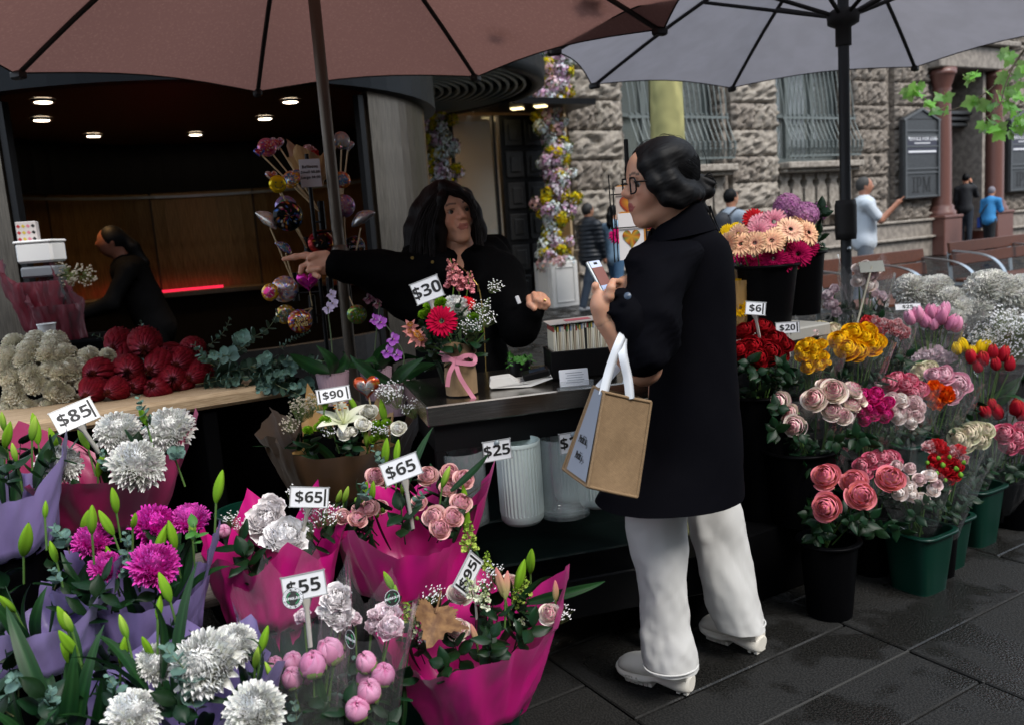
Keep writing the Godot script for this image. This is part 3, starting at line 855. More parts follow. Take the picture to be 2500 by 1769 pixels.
# ---- sandstone building across the street
func rock(seed_: int, w: float, h: float) -> ArrayMesh:
	# rock-faced block, front to +z, margin drafted flat
	var b := B.new()
	var rows := []
	for j in 14:
		var row := []
		for i in 18:
			var u := i / 17.0
			var q := j / 13.0
			var e := minf(minf(u, 1 - u) * w, minf(q, 1 - q) * h)
			var n := noise.get_noise_3d(u * w * 420 + seed_ * 77, q * h * 520, seed_ * 31) + 0.6 * noise.get_noise_3d(u * w * 1500, q * h * 1700 + seed_ * 50, 7)
			row.append(Vector3((u - 0.5) * w, (q - 0.5) * h, clampf(e / 0.05, 0, 1) * (0.07 + 0.15 * n)))
		rows.append(row)
	b.sheet(rows, [], false, true)
	var bx := B.new(); bx.box(Vector3(0, 0, -0.075), Vector3(w, h, 0.148))
	b.add(bx, Transform3D())
	return b.done()
func facade() -> void:
	var F := -13.2
	var t := thing("sandstone_building", "tall rusticated sandstone building with barred windows and a columned doorway", "building", Vector3(16, 0, F))
	var core := B.new()
	for s in [[9.3, 10.62], [13.35, 14.9], [17.4, 20.9], [23.1, 40.0]]: core.box(Vector3((s[0] + s[1]) / 2, 3.2, F - 0.55), Vector3(s[1] - s[0], 6.4, 0.8))
	core.box(Vector3(22, 10.4, F - 0.7), Vector3(34, 8, 1.1)); core.box(Vector3(12, 5.6, F - 0.55), Vector3(2.75, 1.6, 0.8)); core.box(Vector3(16.1, 5.6, F - 0.55), Vector3(2.5, 1.6, 0.8)); core.box(Vector3(22, 5.6, F - 0.55), Vector3(2.2, 1.6, 0.8))
	core.box(Vector3(22, 7, F - 4.6), Vector3(34, 14, 0.3))
	own(t, "wall", core, M.stone)
	var rocks := [rock(1, 1.0, 0.54), rock(2, 1.0, 0.54), rock(3, 1.0, 0.54), rock(4, 1.0, 0.54), rock(5, 1.0, 0.54)]
	var course := 0.55
	for s in [[9.35, 10.6, 2], [13.5, 14.86, 2], [17.42, 17.88, 0], [17.9, 18.62, 1], [18.95, 20.3, 2], [23.35, 24.6, 2], [24.62, 26.0, 2]]:
		for k in 10:
			var y := 0.95 + course * k
			var cuts := [s[0], s[1]]
			if s[2] == 2 and k % 2 == 0: cuts = [s[0], lerpf(s[0], s[1], 0.5 + 0.08 * ((k % 3) - 1)), s[1]]
			for c in cuts.size() - 1:
				var w: float = cuts[c + 1] - cuts[c]
				var m: Material = M.stone if s[2] == 0 else ([M.stone, M.stone_pale][(k + c) % 2] if s[0] < 17 else M.stone)
				part(t, "stone_block", rocks[(k * 3 + c + int(s[0])) % 5], m, Transform3D(Basis().scaled(Vector3(w - 0.012, 0.992, 1)), Vector3((cuts[c] + cuts[c + 1]) / 2, y + course / 2, F) - t.position))
	for x in [10.62, 13.36, 14.88, 17.38]:   # reveals of the bays
		for k in 10:
			var bs := Basis(Vector3.UP, PI / 2 if x == 10.62 or x == 14.88 else -PI / 2).scaled_local(Vector3(0.34, 0.99, 0.5))
			part(t, "reveal_block", rocks[k % 5], M.stone, Transform3D(bs, Vector3(x + (0.03 if x == 10.62 or x == 14.88 else -0.03), 0.95 + course * (k + 0.5), F - 0.22) - t.position))
	# plinth with two ledges
	var pl := B.new(); var led := B.new()
	for s in [[9.3, 20.35], [23.2, 40.0]]:
		var c: float = (s[0] + s[1]) / 2
		var w: float = s[1] - s[0]
		pl.box(Vector3(c, 0.45, F - 0.2), Vector3(w, 0.9, 0.7), Basis(), Color.WHITE, 0.02)
		led.box(Vector3(c, 0.925, F - 0.14), Vector3(w + 0.01, 0.06, 0.72), Basis(), Color.WHITE, 0.015); led.box(Vector3(c, 0.5, F - 0.03), Vector3(w + 0.02, 0.06, 0.56), Basis(), Color.WHITE, 0.015)
	own(t, "plinth", pl, M.dressed); own(t, "plinth_ledge", led, M.stone_pale)
	for wn in [[10.65, 13.33], [14.9, 17.36]]: window_bay(t, wn[0], wn[1], F)
	entrance(t, F)
func window_bay(t: Node3D, x0: float, x1: float, F: float) -> void:
	var c := (x0 + x1) / 2
	var w := x1 - x0
	var fr := B.new()
	for x in [x0 + 0.06, c - w * 0.17, c + w * 0.17, x1 - 0.06]: fr.box(Vector3(x, 3.65, F - 0.5), Vector3(0.12, 2.4, 0.12), Basis(), Color.WHITE, 0.01)
	fr.box(Vector3(c, 2.5, F - 0.5), Vector3(w, 0.12, 0.13)); fr.box(Vector3(c, 3.5, F - 0.5), Vector3(w - 0.02, 0.07, 0.11)); fr.box(Vector3(c, 4.82, F - 0.5), Vector3(w, 0.12, 0.13))
	var win := own(t, "window", fr, M.iron)
	for k in 3:
		var b := B.new(); var xa := lerpf(x0, x1, k / 3.0) + 0.05
		b.box(Vector3(xa + w / 6 - 0.05, 3.65, F - 0.53), Vector3(w / 3 - 0.08, 2.3, 0.01)); own(win, "pane", b, M.pane)
	var room := B.new()
	room.box(Vector3(c, 3.6, F - 1.6), Vector3(w, 2.6, 0.05)); own(t, "blind", room, mat(lin("6d6f5e"), 0.9))
	for k in 3:
		var b := B.new(); b.box(Vector3(x0 + 0.35 + k * w * 0.36, 3.6, F - 1.0), Vector3(0.16, 2.4, 0.05)); own(t, "curtain", b, mat(lin(["5a241c", "2c2a28", "6b6a5a"][k]), 0.9))
	# sill, apron with flat balusters
	var s := B.new(); s.box(Vector3(c, 2.36, F + 0.02), Vector3(w + 0.06, 0.14, 0.62), Basis(), Color.WHITE, 0.02); s.box(Vector3(c, 2.25, F - 0.03), Vector3(w, 0.08, 0.5), Basis(), Color.WHITE, 0.02)
	own(t, "sill", s, M.stone_pale)
	var bk := B.new(); bk.box(Vector3(c, 1.6, F - 0.42), Vector3(w, 1.2, 0.1)); own(t, "apron", bk, M.stone)
	var bl := B.new()
	var prof := [[0.14, 0.0], [0.14, 0.12], [0.1, 0.14], [0.16, 0.32], [0.16, 0.62], [0.09, 0.72], [0.09, 0.8], [0.16, 0.84], [0.16, 0.94]]
	for j in prof.size() - 1:
		var a: Array = prof[j]
		var d: Array = prof[j + 1]
		for sg in [[-1, 0], [1, 0], [0, 1], [0, -1]]:
			var q := []
			for e in [[a, -1], [a, 1], [d, 1], [d, -1]]:
				q.append(Vector3((sg[0] if sg[0] else e[1]) * e[0][0], e[0][1], (sg[1] if sg[1] else e[1] * (1 if sg[0] else 1)) * 0.1 if sg[0] == 0 else e[1] * 0.1))
			bl.face(q)
	var bm := bl.done(M.stone_pale)
	var n := int(w / 0.375)
	for k in n: part(t, "baluster", bm, null, Transform3D(Basis(), Vector3(x0 + (k + 0.5) * w / n, 1.24, F - 0.12) - t.position))
	# pot-bellied iron grille
	var band := B.new()
	for yy in [[2.56, 0.36], [3.38, 0.22], [4.9, 0.0]]: band.box(Vector3(c, yy[0], F - 0.1 + yy[1]), Vector3(w - 0.05, 0.05, 0.03))
	for k in 36:
		var a := []
		for q in 9: a.append(Vector3(x0 + (k + 0.5) * w / 36 + 0.06 * cos(TAU * q / 8.0), 2.68 + 0.07 * sin(TAU * q / 8.0), F + 0.26))
		tube(band, a, [0.008], 4)
	var gr := own(t, "grille", band, M.iron)
	var bb := B.new()
	tube(bb, smoothed([Vector3(0, 2.5, 0.2), Vector3(0, 2.62, 0.3), Vector3(0, 2.85, 0.32), Vector3(0, 3.15, 0.2), Vector3(0, 3.38, 0.12), Vector3(0, 3.7, 0.1), Vector3(0, 4.2, 0.02), Vector3(0, 4.9, -0.08)], 3), [0.013], 6)
	for y in [3.36, 3.44]: bb.box(Vector3(0, y, 0.12), Vector3(0.045, 0.035, 0.045))
	for q in 3: bb.box(Vector3(0, 2.74 + q * 0.06, 0.33), Vector3(0.05, 0.04, 0.04))
	var barm := bb.done(M.iron)
	var nb := int(w / 0.14)
	for k in nb: part(gr, "bar", barm, null, Transform3D(Basis(), Vector3(x0 + (k + 0.5) * w / nb, 0, F) - t.position - gr.position))
func entrance(t: Node3D, F: float) -> void:
	var lb := B.new()
	lb.box(Vector3(21.75, 4.85, F - 0.05), Vector3(3.2, 0.55, 0.9), Basis(), Color.WHITE, 0.03); lb.box(Vector3(21.75, 5.2, F), Vector3(3.4, 0.14, 1.1), Basis(), Color.WHITE, 0.03)
	own(t, "lintel", lb, M.dressed)
	for x in [20.62, 22.95]:
		var b := B.new()
		lathe(b, [Vector2(0.34, 1.0), Vector2(0.34, 1.08), Vector2(0.28, 1.16), Vector2(0.3, 1.2), Vector2(0.235, 1.28), Vector2(0.23, 2.6), Vector2(0.2, 4.05), Vector2(0.23, 4.08), Vector2(0.2, 4.12), Vector2(0.3, 4.42), Vector2(0.33, 4.44), Vector2(0.33, 4.57), Vector2(0, 4.57)], 20, Color.WHITE, Vector3(x, 0, F + 0.15))
		own(t, "column", b, M.granite)
		var p := B.new(); p.box(Vector3(x, 0.46, F + 0.1), Vector3(0.75, 0.92, 0.75), Basis(), Color.WHITE, 0.02); p.box(Vector3(x, 0.955, F + 0.1), Vector3(0.8, 0.08, 0.8), Basis(), Color.WHITE, 0.02)
		own(t, "pedestal", p, M.granite)
	var st := B.new(); st.box(Vector3(21.8, 0.11, F - 0.2), Vector3(1.5, 0.22, 1.1), Basis(), Color.WHITE, 0.01); own(t, "doorstep", st, M.granite)
	var dk := B.new(); dk.box(Vector3(21.8, 2.3, F - 1.3), Vector3(2.3, 4.6, 0.1)); own(t, "porch_wall", dk, mat(lin("4a4038"), 0.7))
	var side := B.new(); side.box(Vector3(22.45, 2.6, F - 0.5), Vector3(0.12, 4.2, 1.3)); own(t, "porch_cheek", side, M.dressed)
	var dr := B.new(); dr.box(Vector3(21.45, 1.75, F - 0.9), Vector3(0.8, 3.1, 0.08), Basis(Vector3.UP, 0.5), Color.WHITE, 0.01); var d := own(t, "door", dr, M.black)
	var hd := B.new(); tube(hd, [Vector3(21.35, 1.1, F - 0.72), Vector3(21.35, 2.2, F - 0.72)], [0.025], 8); own(d, "handle", hd, M.gold)
	var tr := B.new()
	for k in 3: tr.box(Vector3(21.75, 3.3 + k * 0.14, F - 0.4 + 0.06 * k), Vector3(1.3, 0.1, 0.3), Basis(), Color.WHITE, 0.02)
	own(t, "door_cornice", tr, M.bronze)
	for s in [[19.62, "dark grey gabled notice board beside the granite doorway column, seen whole"], [24.15, "dark grey gabled notice board past the doorway, cut by the plane leaves"]]:
		var o := thing("notice_board", s[1], "sign", Vector3(s[0], 1.45, F + 0.2), "boards by the office doorway")
		var b := B.new()
		b.box(Vector3(0, 0.95, 0), Vector3(1.42, 1.9, 0.14), Basis(), Color.WHITE, 0.02)
		b.face([Vector3(-0.71, 1.9, 0.07), Vector3(0, 2.16, 0.07), Vector3(0.71, 1.9, 0.07)]); b.face([Vector3(-0.71, 1.9, -0.07), Vector3(-0.71, 1.9, 0.07), Vector3(0, 2.16, 0.07), Vector3(0, 2.16, -0.07)]); b.face([Vector3(0, 2.16, -0.07), Vector3(0, 2.16, 0.07), Vector3(0.71, 1.9, 0.07), Vector3(0.71, 1.9, -0.07)])
		part(o, "board", b.done(), M.bronze)
		var fr := B.new()
		for x in [-0.66, 0.66]: fr.box(Vector3(x, 0.95, 0.09), Vector3(0.07, 1.86, 0.05), Basis(), Color.WHITE, 0.008)
		for y in [0.05, 0.62, 0.72, 1.25, 1.5, 1.62]: fr.box(Vector3(0, y, 0.085), Vector3(1.25, 0.04, 0.03), Basis(), Color.WHITE, 0.006)
		for sg in [-1.0, 1.0]: fr.box(Vector3(sg * 0.36, 2.0, 0.085), Vector3(0.78, 0.06, 0.05), Basis(Vector3(0, 0, 1), -sg * 0.35), Color.WHITE, 0.008)
		part(o, "frame", fr.done(), mat(lin("4a4d4f"), 0.4))
		var pn := B.new(); pn.box(Vector3(0, 1.3, 0.082), Vector3(1.18, 0.44, 0.012)); part(o, "notice", pn.done(), mat(lin("2a2a3a"), 0.4))
		letters(o, "OFFICE FOR LEASE", 0.1, Transform3D(Basis(), Vector3(0.08, 1.44, 0.091)), M.white_card)
		var ln := B.new()
		for y in [1.33, 1.25]: ln.box(Vector3(0, y, 0.09), Vector3(0.62 + 0.2 * (1.33 - y) / 0.08, 0.025, 0.003))
		ln.box(Vector3(0, 1.13, 0.09), Vector3(1.1, 0.045, 0.003)); ln.box(Vector3(-0.52, 1.47, 0.09), Vector3(0.07, 0.07, 0.003)); part(o, "small_print", ln.done(), M.white_card)
		letters(o, "IPM", 0.34, Transform3D(Basis().scaled(Vector3(0.85, 1.1, 1)), Vector3(0, 0.33, 0.075)), M.ink, 400, "monogram", "Droid Serif")

# ---- unseen office block added behind the viewer to cut low sky light
func added_office_block() -> void:
	var t := thing("added_office_building", "plain stone office block added unseen behind the viewer to cut sky light", "building", Vector3(5, 0, 15))
	var b := B.new(); b.box(Vector3(5, 5.5, 15), Vector3(70, 11, 6)); own(t, "wall", b, M.stone_dark)
	var wm := B.new(); wm.box(Vector3.ZERO, Vector3(1.6, 2.0, 0.1)); var me := wm.done(M.pane)
	for k in 40: part(t, "window", me, null, Transform3D(Basis(), Vector3(-20 + (k % 20) * 2.6, 3.5 + (k / 20) * 3.6, 11.98) - t.position))

# ---- shop with a glazed front, a round canopy and a floral arch
func shop() -> void:
	var F := -13.2
	var t := thing("shop_front", "glazed shop front with black coffered door and round louvred canopy", "shop", Vector3(6.5, 0, F))
	var gl := B.new(); gl.box(Vector3(5.6, 1.7, F), Vector3(4.4, 3.4, 0.012)); own(t, "shop_window", gl, M.pane)
	for x in [3.5, 5.35, 6.9, 7.72]:
		var fr := B.new(); fr.box(Vector3(x, 1.7, F + 0.01), Vector3(0.05, 3.4, 0.06)); own(t, "mullion", fr, M.black)
	var bk := B.new(); bk.box(Vector3(5.0, 1.8, F - 2.2), Vector3(9, 3.9, 0.1)); bk.box(Vector3(5.0, 3.65, F - 1.1), Vector3(9, 0.1, 2.2)); bk.box(Vector3(9.28, 1.8, F - 1.1), Vector3(0.05, 3.6, 2.2)); own(t, "shop_wall", bk, mat(lin("a08a6a"), 0.7))
	var pn := B.new()
	for k in 3: pn.box(Vector3(6.3 + k * 0.62, 1.6, F - 2.1), Vector3(0.6, 2.6, 0.03), Basis(), Color.WHITE, 0.01)
	own(t, "wall_panel", pn, mat(lin("8a775a"), 0.6))
	var sh := B.new(); sh.box(Vector3(6.95, 1.3, F - 1.2), Vector3(0.5, 0.5, 0.06), Basis(), Color.WHITE, 0.01); own(t, "display_case", sh, mat(lin("cfc8bc"), 0.6))
	var gs := B.new(); gs.box(Vector3(6.55, 1.95, F - 1.9), Vector3(0.14, 0.4, 0.03)); own(t, "green_panel", gs, mat(lin("6f9a3a"), 0.6))
	var cn := B.new(); cn.box(Vector3(6.3, 0.45, F - 1.3), Vector3(2.2, 0.9, 0.5), Basis(), Color.WHITE, 0.02); own(t, "shop_counter", cn, mat(lin("4a4a44"), 0.4))
	var tr := B.new(); tr.box(Vector3(8.6, 4.15, F + 0.05), Vector3(1.5, 1.2, 0.1)); tr.box(Vector3(5.2, 4.6, F - 0.1), Vector3(6, 2.2, 0.1)); own(t, "transom", tr, mat(lin("5a646c"), 0.25, 0.4))
	var cl0 := B.new(); cl0.box(Vector3(6.2, 3.58, F - 1.2), Vector3(1.6, 0.03, 0.5)); own(t, "added_light_panel", cl0, glow(Color(1, 0.86, 0.66), 2.0))  # glowing panel added to brighten the shop interior
	var al := AreaLight3D.new(); add_child(al); al.name = "added_shop_lamp"; al.area_size = Vector2(1.6, 0.5); al.position = Vector3(6.2, 3.55, F - 1.2); al.rotation_degrees = Vector3(-90, 0, 0); al.light_color = Color(1, 0.86, 0.66); al.light_energy = 3.0; al.shadow_enabled = true  # added warm lamp that goes with the panel above
	var sf := B.new(); sf.box(Vector3(8.3, 3.5, F + 0.5), Vector3(1.9, 0.1, 1.0)); own(t, "soffit", sf, M.black)
	for x in [7.95, 8.25]:
		var b := B.new(); b.box(Vector3(x, 3.44, F + 0.55 + (x - 8) * 0.9), Vector3(0.2, 0.015, 0.2), Basis(Vector3.UP, 0.78)); own(t, "soffit_light", b, glow(Color(1, 0.8, 0.4), 1.6))
	var up := B.new(); up.box(Vector3(4, 9.5, F - 0.7), Vector3(11, 8, 1.1)); up.box(Vector3(4, 3.5, F - 4), Vector3(11, 7, 0.3)); own(t, "upper_wall", up, M.stone)
	var dr := B.new(); dr.box(Vector3(8.3, 1.7, F + 0.02), Vector3(0.95, 3.4, 0.1)); var d := own(t, "door", dr, M.black)
	var cof := B.new(); cof.box(Vector3.ZERO, Vector3(0.36, 0.46, 0.03), Basis(), Color.WHITE, 0.012); cof.box(Vector3(0, 0, 0.025), Vector3(0.2, 0.28, 0.03), Basis(), Color.WHITE, 0.012)
	var cm := cof.done(M.dark_panel)
	for k in 6:
		for q in 2: part(d, "coffer", cm, null, Transform3D(Basis(), Vector3(8.08 + q * 0.43, 0.35 + k * 0.55, F + 0.085) - t.position - d.position))
	# round canopy: a ring fascia with concentric louvre rings under it
	var C := Vector3(4.7, 3.42, -12.0)
	var fa := B.new(); lathe(fa, [Vector2(2.62, 0.02), Vector2(2.68, 0.0), Vector2(2.8, 0.02), Vector2(2.82, 0.3), Vector2(0, 0.32)], 64, Color.WHITE, C)
	var can := own(t, "canopy", fa, M.fascia)
	var mir := B.new(); lathe(mir, [Vector2(2.62, 0.16), Vector2(0.0, 0.16)], 64, Color.WHITE, C); own(can, "canopy_mirror", mir, mat(lin("6f7d88"), 0.06, 1.0))
	for k in 17:
		var r := 2.52 - k * 0.12
		var b := B.new(); lathe(b, [Vector2(r - 0.02, 0.03), Vector2(r + 0.02, 0.03), Vector2(r + 0.02, 0.1), Vector2(r - 0.02, 0.1), Vector2(r - 0.02, 0.03)], 56, Color.WHITE, C); own(can, "louvre_ring", b, M.iron)
	# floral arch: two planters, two flower columns
	var cl := []
	var pal := [[lin("d8b8d0"), lin("e6dce6"), lin("cc9cbc")], [lin("e8eaee"), lin("d4e2e8"), lin("dce2d8")], [lin("c8a80c"), lin("d4bc18"), lin("b8b030")], [lin("d8acb0"), lin("e4c8cc"), lin("cfa090")]]
	for k in 8: cl.append(floret_ball(0.12, 60, pal[[0, 1, 0, 2, 2, 3, 1, 0][k]], lin("4a5a2a"), 0.034).done(M.petal))
	for s in [[0, V([8.424,.756,-12.54,8.456,1.319,-12.621,8.547,1.862,-12.664,8.647,2.326,-12.688,8.679,2.795,-12.752,8.645,3.231,-12.849,8.73,3.538,-12.854,8.82,3.885,-12.863,8.904,4.192,-12.868,8.962,4.502,-12.889]), "flower column of pink, white and yellow blossom beside the stone pier"], [1, V([6.495,.855,-12.99,6.525,1.759,-13.132,6.61,2.129,-13.148,6.62,2.43,-13.196,6.598,2.734,-13.263,6.608,3.036,-13.31,6.627,3.261,-13.339,6.747,3.552,-13.321,6.821,3.848,-13.329,6.896,4.144,-13.338]), "flower column of pink, white and yellow blossom behind the steel kiosk panel"]]:
		var path := smoothed(s[1], 10)
		var o := thing("flower_garland", s[2], "garland", Vector3(path[0].x, 0.8, path[0].z), "blossom columns of the shop arch")
		var pole := B.new(); tube(pole, path, [0.05], 6); own(o, "core", pole, mat(lin("2a3018"), 0.9))
		for k in path.size():
			for q in 3:
				var wv := 0.8 + 0.5 * sin(k * 0.42 + s[0])
				var p: Vector3 = path[k] + Vector3(rng.randf_range(-0.27, 0.27) * wv, rng.randf_range(-0.07, 0.07), rng.randf_range(-0.1, 0.22))
				part(o, "blossom_cluster", cl[rng.randi() % 8], null, Transform3D(Basis(Vector3.UP, rng.randf() * 6).scaled(Vector3.ONE * rng.randf_range(0.7, 1.15)), p - o.position))
		var pb := Vector3(path[0].x, 0, path[0].z)
		var pt := thing("planter", "white panelled planter box under the %s flower column" % ["stone pier's", "far"][s[0]], "planter", pb, "white planters")
		var b := B.new(); b.box(Vector3(0, 0.4, 0), Vector3(0.56, 0.8, 0.56), Basis(), Color.WHITE, 0.015); part(pt, "box", b.done(), M.white)
		for sd in 4:
			var f := B.new()
			for e in [[0, 0.7, 0.4, 0.02], [0, 0.1, 0.4, 0.02], [-0.19, 0.4, 0.02, 0.6], [0.19, 0.4, 0.02, 0.6]]: f.box(Vector3(e[0], e[1], 0.288), Vector3(e[2], e[3], 0.015), Basis(), Color.WHITE, 0.004)
			part(pt, "panel_moulding", f.done(), M.white, Transform3D(Basis(Vector3.UP, sd * PI / 2), Vector3.ZERO))

# ---- the round steel flower kiosk
func kiosk() -> void:
	var C := Vector3(1.55, 0, -7.53)
	var R := 1.9
	var t := thing("flower_kiosk", "round stainless steel flower kiosk with dark fascia and lit brown ceiling", "kiosk", C)
	var face := atan2(7.53, -1.55)     # towards the viewer's side, angle in xz
	var arc := func(a0: float, a1: float, n: int, r: float, y0: float, y1: float, th: float) -> B:
		var b := B.new()
		for k in n:
			var q := []
			for e in [k, k + 1]:
				var a := lerpf(a0, a1, float(e) / n)
				q.append(Vector3(cos(a), 0, sin(a)))
			var o0: Vector3 = q[0] * r
			var o1: Vector3 = q[1] * r
			var i0: Vector3 = q[0] * (r - th)
			var i1: Vector3 = q[1] * (r - th)
			var up := Vector3.UP
			b.face([o0 + up * y0, o1 + up * y0, o1 + up * y1, o0 + up * y1]); b.face([i0 + up * y0, i0 + up * y1, i1 + up * y1, i1 + up * y0])
			b.face([o0 + up * y1, o1 + up * y1, i1 + up * y1, i0 + up * y1]); b.face([o0 + up * y0, i0 + up * y0, i1 + up * y0, o1 + up * y0])
			if k == 0: b.face([o0 + up * y0, o0 + up * y1, i0 + up * y1, i0 + up * y0])
			if k == n - 1: b.face([o1 + up * y0, i1 + up * y0, i1 + up * y1, o1 + up * y1])
		return b
	var op := 0.66
	# wall panels all round except the serving side
	var n := 9
	for k in n:
		var a0 := face + op + (TAU - 2 * op) * k / n
		var a1 := face + op + (TAU - 2 * op) * (k + 1) / n - 0.012
		part(t, "steel_panel", (arc.call(a0, a1, 8, R, 0.0, 2.43, 0.06) as B).done(), M.steel_wall if k == 0 or k == n - 1 else M.steel_warm_tint)
	for sg in [-1.0, 1.0]:
		var a: float = face + sg * (op - 0.02)
		var b := B.new(); b.box(Vector3(cos(a) * R * 0.98, 1.2, sin(a) * R * 0.98), Vector3(0.05, 2.4, 0.05), Basis(Vector3.UP, -a)); part(t, "jamb", b.done(), M.black)
	part(t, "wall_core", (arc.call(face + op, face + TAU - op, 60, R - 0.025, 0.0, 2.42, 0.02) as B).done(), M.steel_wall)
	part(t, "base_wall", (arc.call(face - op, face + op, 12, R - 0.02, 0.0, 0.72, 0.08) as B).done(), M.dark_panel)
	var fa: B = arc.call(0.0, TAU, 72, R + 0.1, 2.43, 2.95, 0.12)
	part(t, "fascia", fa.done(), M.fascia)
	var ce := B.new(); lathe(ce, [Vector2(0.0, 2.5), Vector2(R + 0.02, 2.5), Vector2(R + 0.02, 2.56), Vector2(0.0, 2.56)], 64); part(t, "ceiling", ce.done(), M.ceiling)
	var rf := B.new(); lathe(rf, [Vector2(R + 0.3, 2.95), Vector2(R + 0.3, 3.02), Vector2(0, 3.3)], 64); lathe(rf, [Vector2(0, 2.94), Vector2(R + 0.3, 2.95)], 64); part(t, "roof", rf.done(), M.fascia)
	var fl := B.new(); lathe(fl, [Vector2(R - 0.1, 0.01), Vector2(R - 0.1, 0.06), Vector2(0, 0.06)], 40); part(t, "floor", fl.done(), M.black_matt)
	# dark band and rail along the top of the back wall, rear worktop with red paper edges given an added glow
	part(t, "wall_band", (arc.call(face + PI * 0.62, face + PI * 1.38, 24, R - 0.07, 2.02, 2.49, 0.03) as B).done(), M.black)
	part(t, "rail", (arc.call(face + PI * 0.66, face + PI * 1.34, 24, R - 0.14, 1.96, 1.985, 0.03) as B).done(), M.alu)
	part(t, "worktop", (arc.call(face + PI * 0.6, face + PI * 1.4, 24, R - 0.08, 0.98, 1.02, 0.45) as B).done(), M.steel)
	part(t, "work_cupboard", (arc.call(face + PI * 0.6, face + PI * 1.4, 24, R - 0.1, 0.06, 0.97, 0.38) as B).done(), M.black)
	part(t, "glowing_paper_edge", (arc.call(face + PI * 0.86, face + PI * 1.02, 12, R - 0.5, 1.03, 1.055, 0.03) as B).done(), glow(Color(0.9, 0.02, 0.07), 0.55))  # paper edges, no lamp here: the glow is added to brighten the red
	var k := 0
	for p in [Vector3(0.421, 2.49, -6.782), Vector3(0.444, 2.49, -7.611), Vector3(0.887, 2.49, -8.544), Vector3(1.749, 2.49, -8.486), Vector3(2.133, 2.49, -7.489), Vector3(2.101, 2.49, -6.635)]:
		var b := B.new(); lathe(b, [Vector2(0.0, -0.012), Vector2(0.055, -0.012), Vector2(0.055, 0.0)], 20, Color.WHITE)
		var dl := part(t, "downlight", b.done(), glow(Color(1, 0.82, 0.6), 5.0), Transform3D(Basis(), p - C))
		var rg := B.new(); lathe(rg, [Vector2(0.055, -0.004), Vector2(0.075, -0.014), Vector2(0.08, 0.008)], 20); part(dl, "trim_ring", rg.done(), M.alu)
		var l := SpotLight3D.new(); add_child(l); l.name = "downlight_lamp_%d" % k; k += 1
		l.position = p + Vector3(0, -0.03, 0); l.rotation_degrees = Vector3(-90, 0, 0); l.light_color = Color(1, 0.78, 0.52); l.light_energy = 0.7; l.spot_angle = 52; l.spot_range = 6; l.light_size = 0.05; l.shadow_enabled = true; l.spot_attenuation = 2.0

# ---- market umbrellas
func umbrella(label: String, foot: Vector3, R: float, rim: float, spin: float, canvas: Material, pole_m: Material, pr: float, hub: float, peak: float) -> Node3D:
	# foot: where the pole stands; rim and peak: heights of the canopy edge and top; spin: direction of the first rib
	var t := thing("market_umbrella", label, "umbrella", foot)
	var tips := []
	for k in 8: tips.append(Vector3(cos(spin + k * PI / 4) * R, rim, sin(spin + k * PI / 4) * R))
	var top := Vector3(0, peak, 0)
	for k in 8:
		var a: Vector3 = tips[k]
		var c: Vector3 = tips[(k + 1) % 8]
		var rows := []
		for j in 9:
			var s := j / 8.0
			var row := []
			for i in 9:
				var q := i / 8.0
				var e := a.lerp(c, q)
				var edge := sin(PI * q)
				e = Vector3(e.x, 0, e.z) * (1.0 - 0.015 * edge) + Vector3(0, rim + 0.035 * edge, 0)
				var p := top.lerp(e, s)
				p.y += 0.05 * sin(PI * s) * (1.0 - 0.6 * edge) - 0.03 * edge * s * (1 - s) * 2
				row.append(p)
			rows.append(row)
		var b := B.new(); b.sheet(rows, [])
		var pn := part(t, "canopy_panel", b.done(), canvas)
		var hem := B.new(); tube(hem, rows[8], [0.004], 5); part(pn, "hem", hem.done(), M.rib)
	for k in 8:
		var b := B.new()
		var tip: Vector3 = tips[k]
		var pts := []
		for j in 9:
			var p := top.lerp(tip, j / 8.0) + Vector3(0, 0.05 * sin(PI * j / 8.0) - 0.02, 0)
			pts.append(p)
		tube(b, pts, [0.011], 8)
		var r := part(t, "rib", b.done(), M.rib)
		var e := B.new(); e.box(tip * Vector3(0.985, 1, 0.985) + Vector3(0, -0.012, 0), Vector3(0.07, 0.035, 0.04), Basis(Vector3.UP, -(spin + k * PI / 4)), Color.WHITE, 0.008); part(r, "rib_end", e.done(), M.rib)
		var st := B.new(); tube(st, [Vector3(cos(spin + k * PI / 4) * 0.05, hub + 0.03, sin(spin + k * PI / 4) * 0.05), pts[4]], [0.011], 6); part(r, "strut", st.done(), M.rib)
	var p := B.new(); tube(p, [Vector3(0, 0.02, 0), Vector3(0, peak, 0)], [pr, pr], 20); part(t, "pole", p.done(), pole_m)
	var h := B.new(); lathe(h, [Vector2(pr, hub - 0.12), Vector2(pr + 0.012, hub - 0.12), Vector2(pr + 0.012, hub - 0.03), Vector2(pr + 0.05, hub - 0.01), Vector2(pr + 0.055, hub + 0.04), Vector2(pr + 0.03, hub + 0.06), Vector2(pr, hub + 0.06)], 24); part(t, "hub", h.done(), M.rib)
	var bs := B.new(); bs.box(Vector3(0, 0.03, 0), Vector3(0.5, 0.06, 0.5), Basis(), Color.WHITE, 0.01); part(t, "base_plate", bs.done(), M.bronze)
	return t
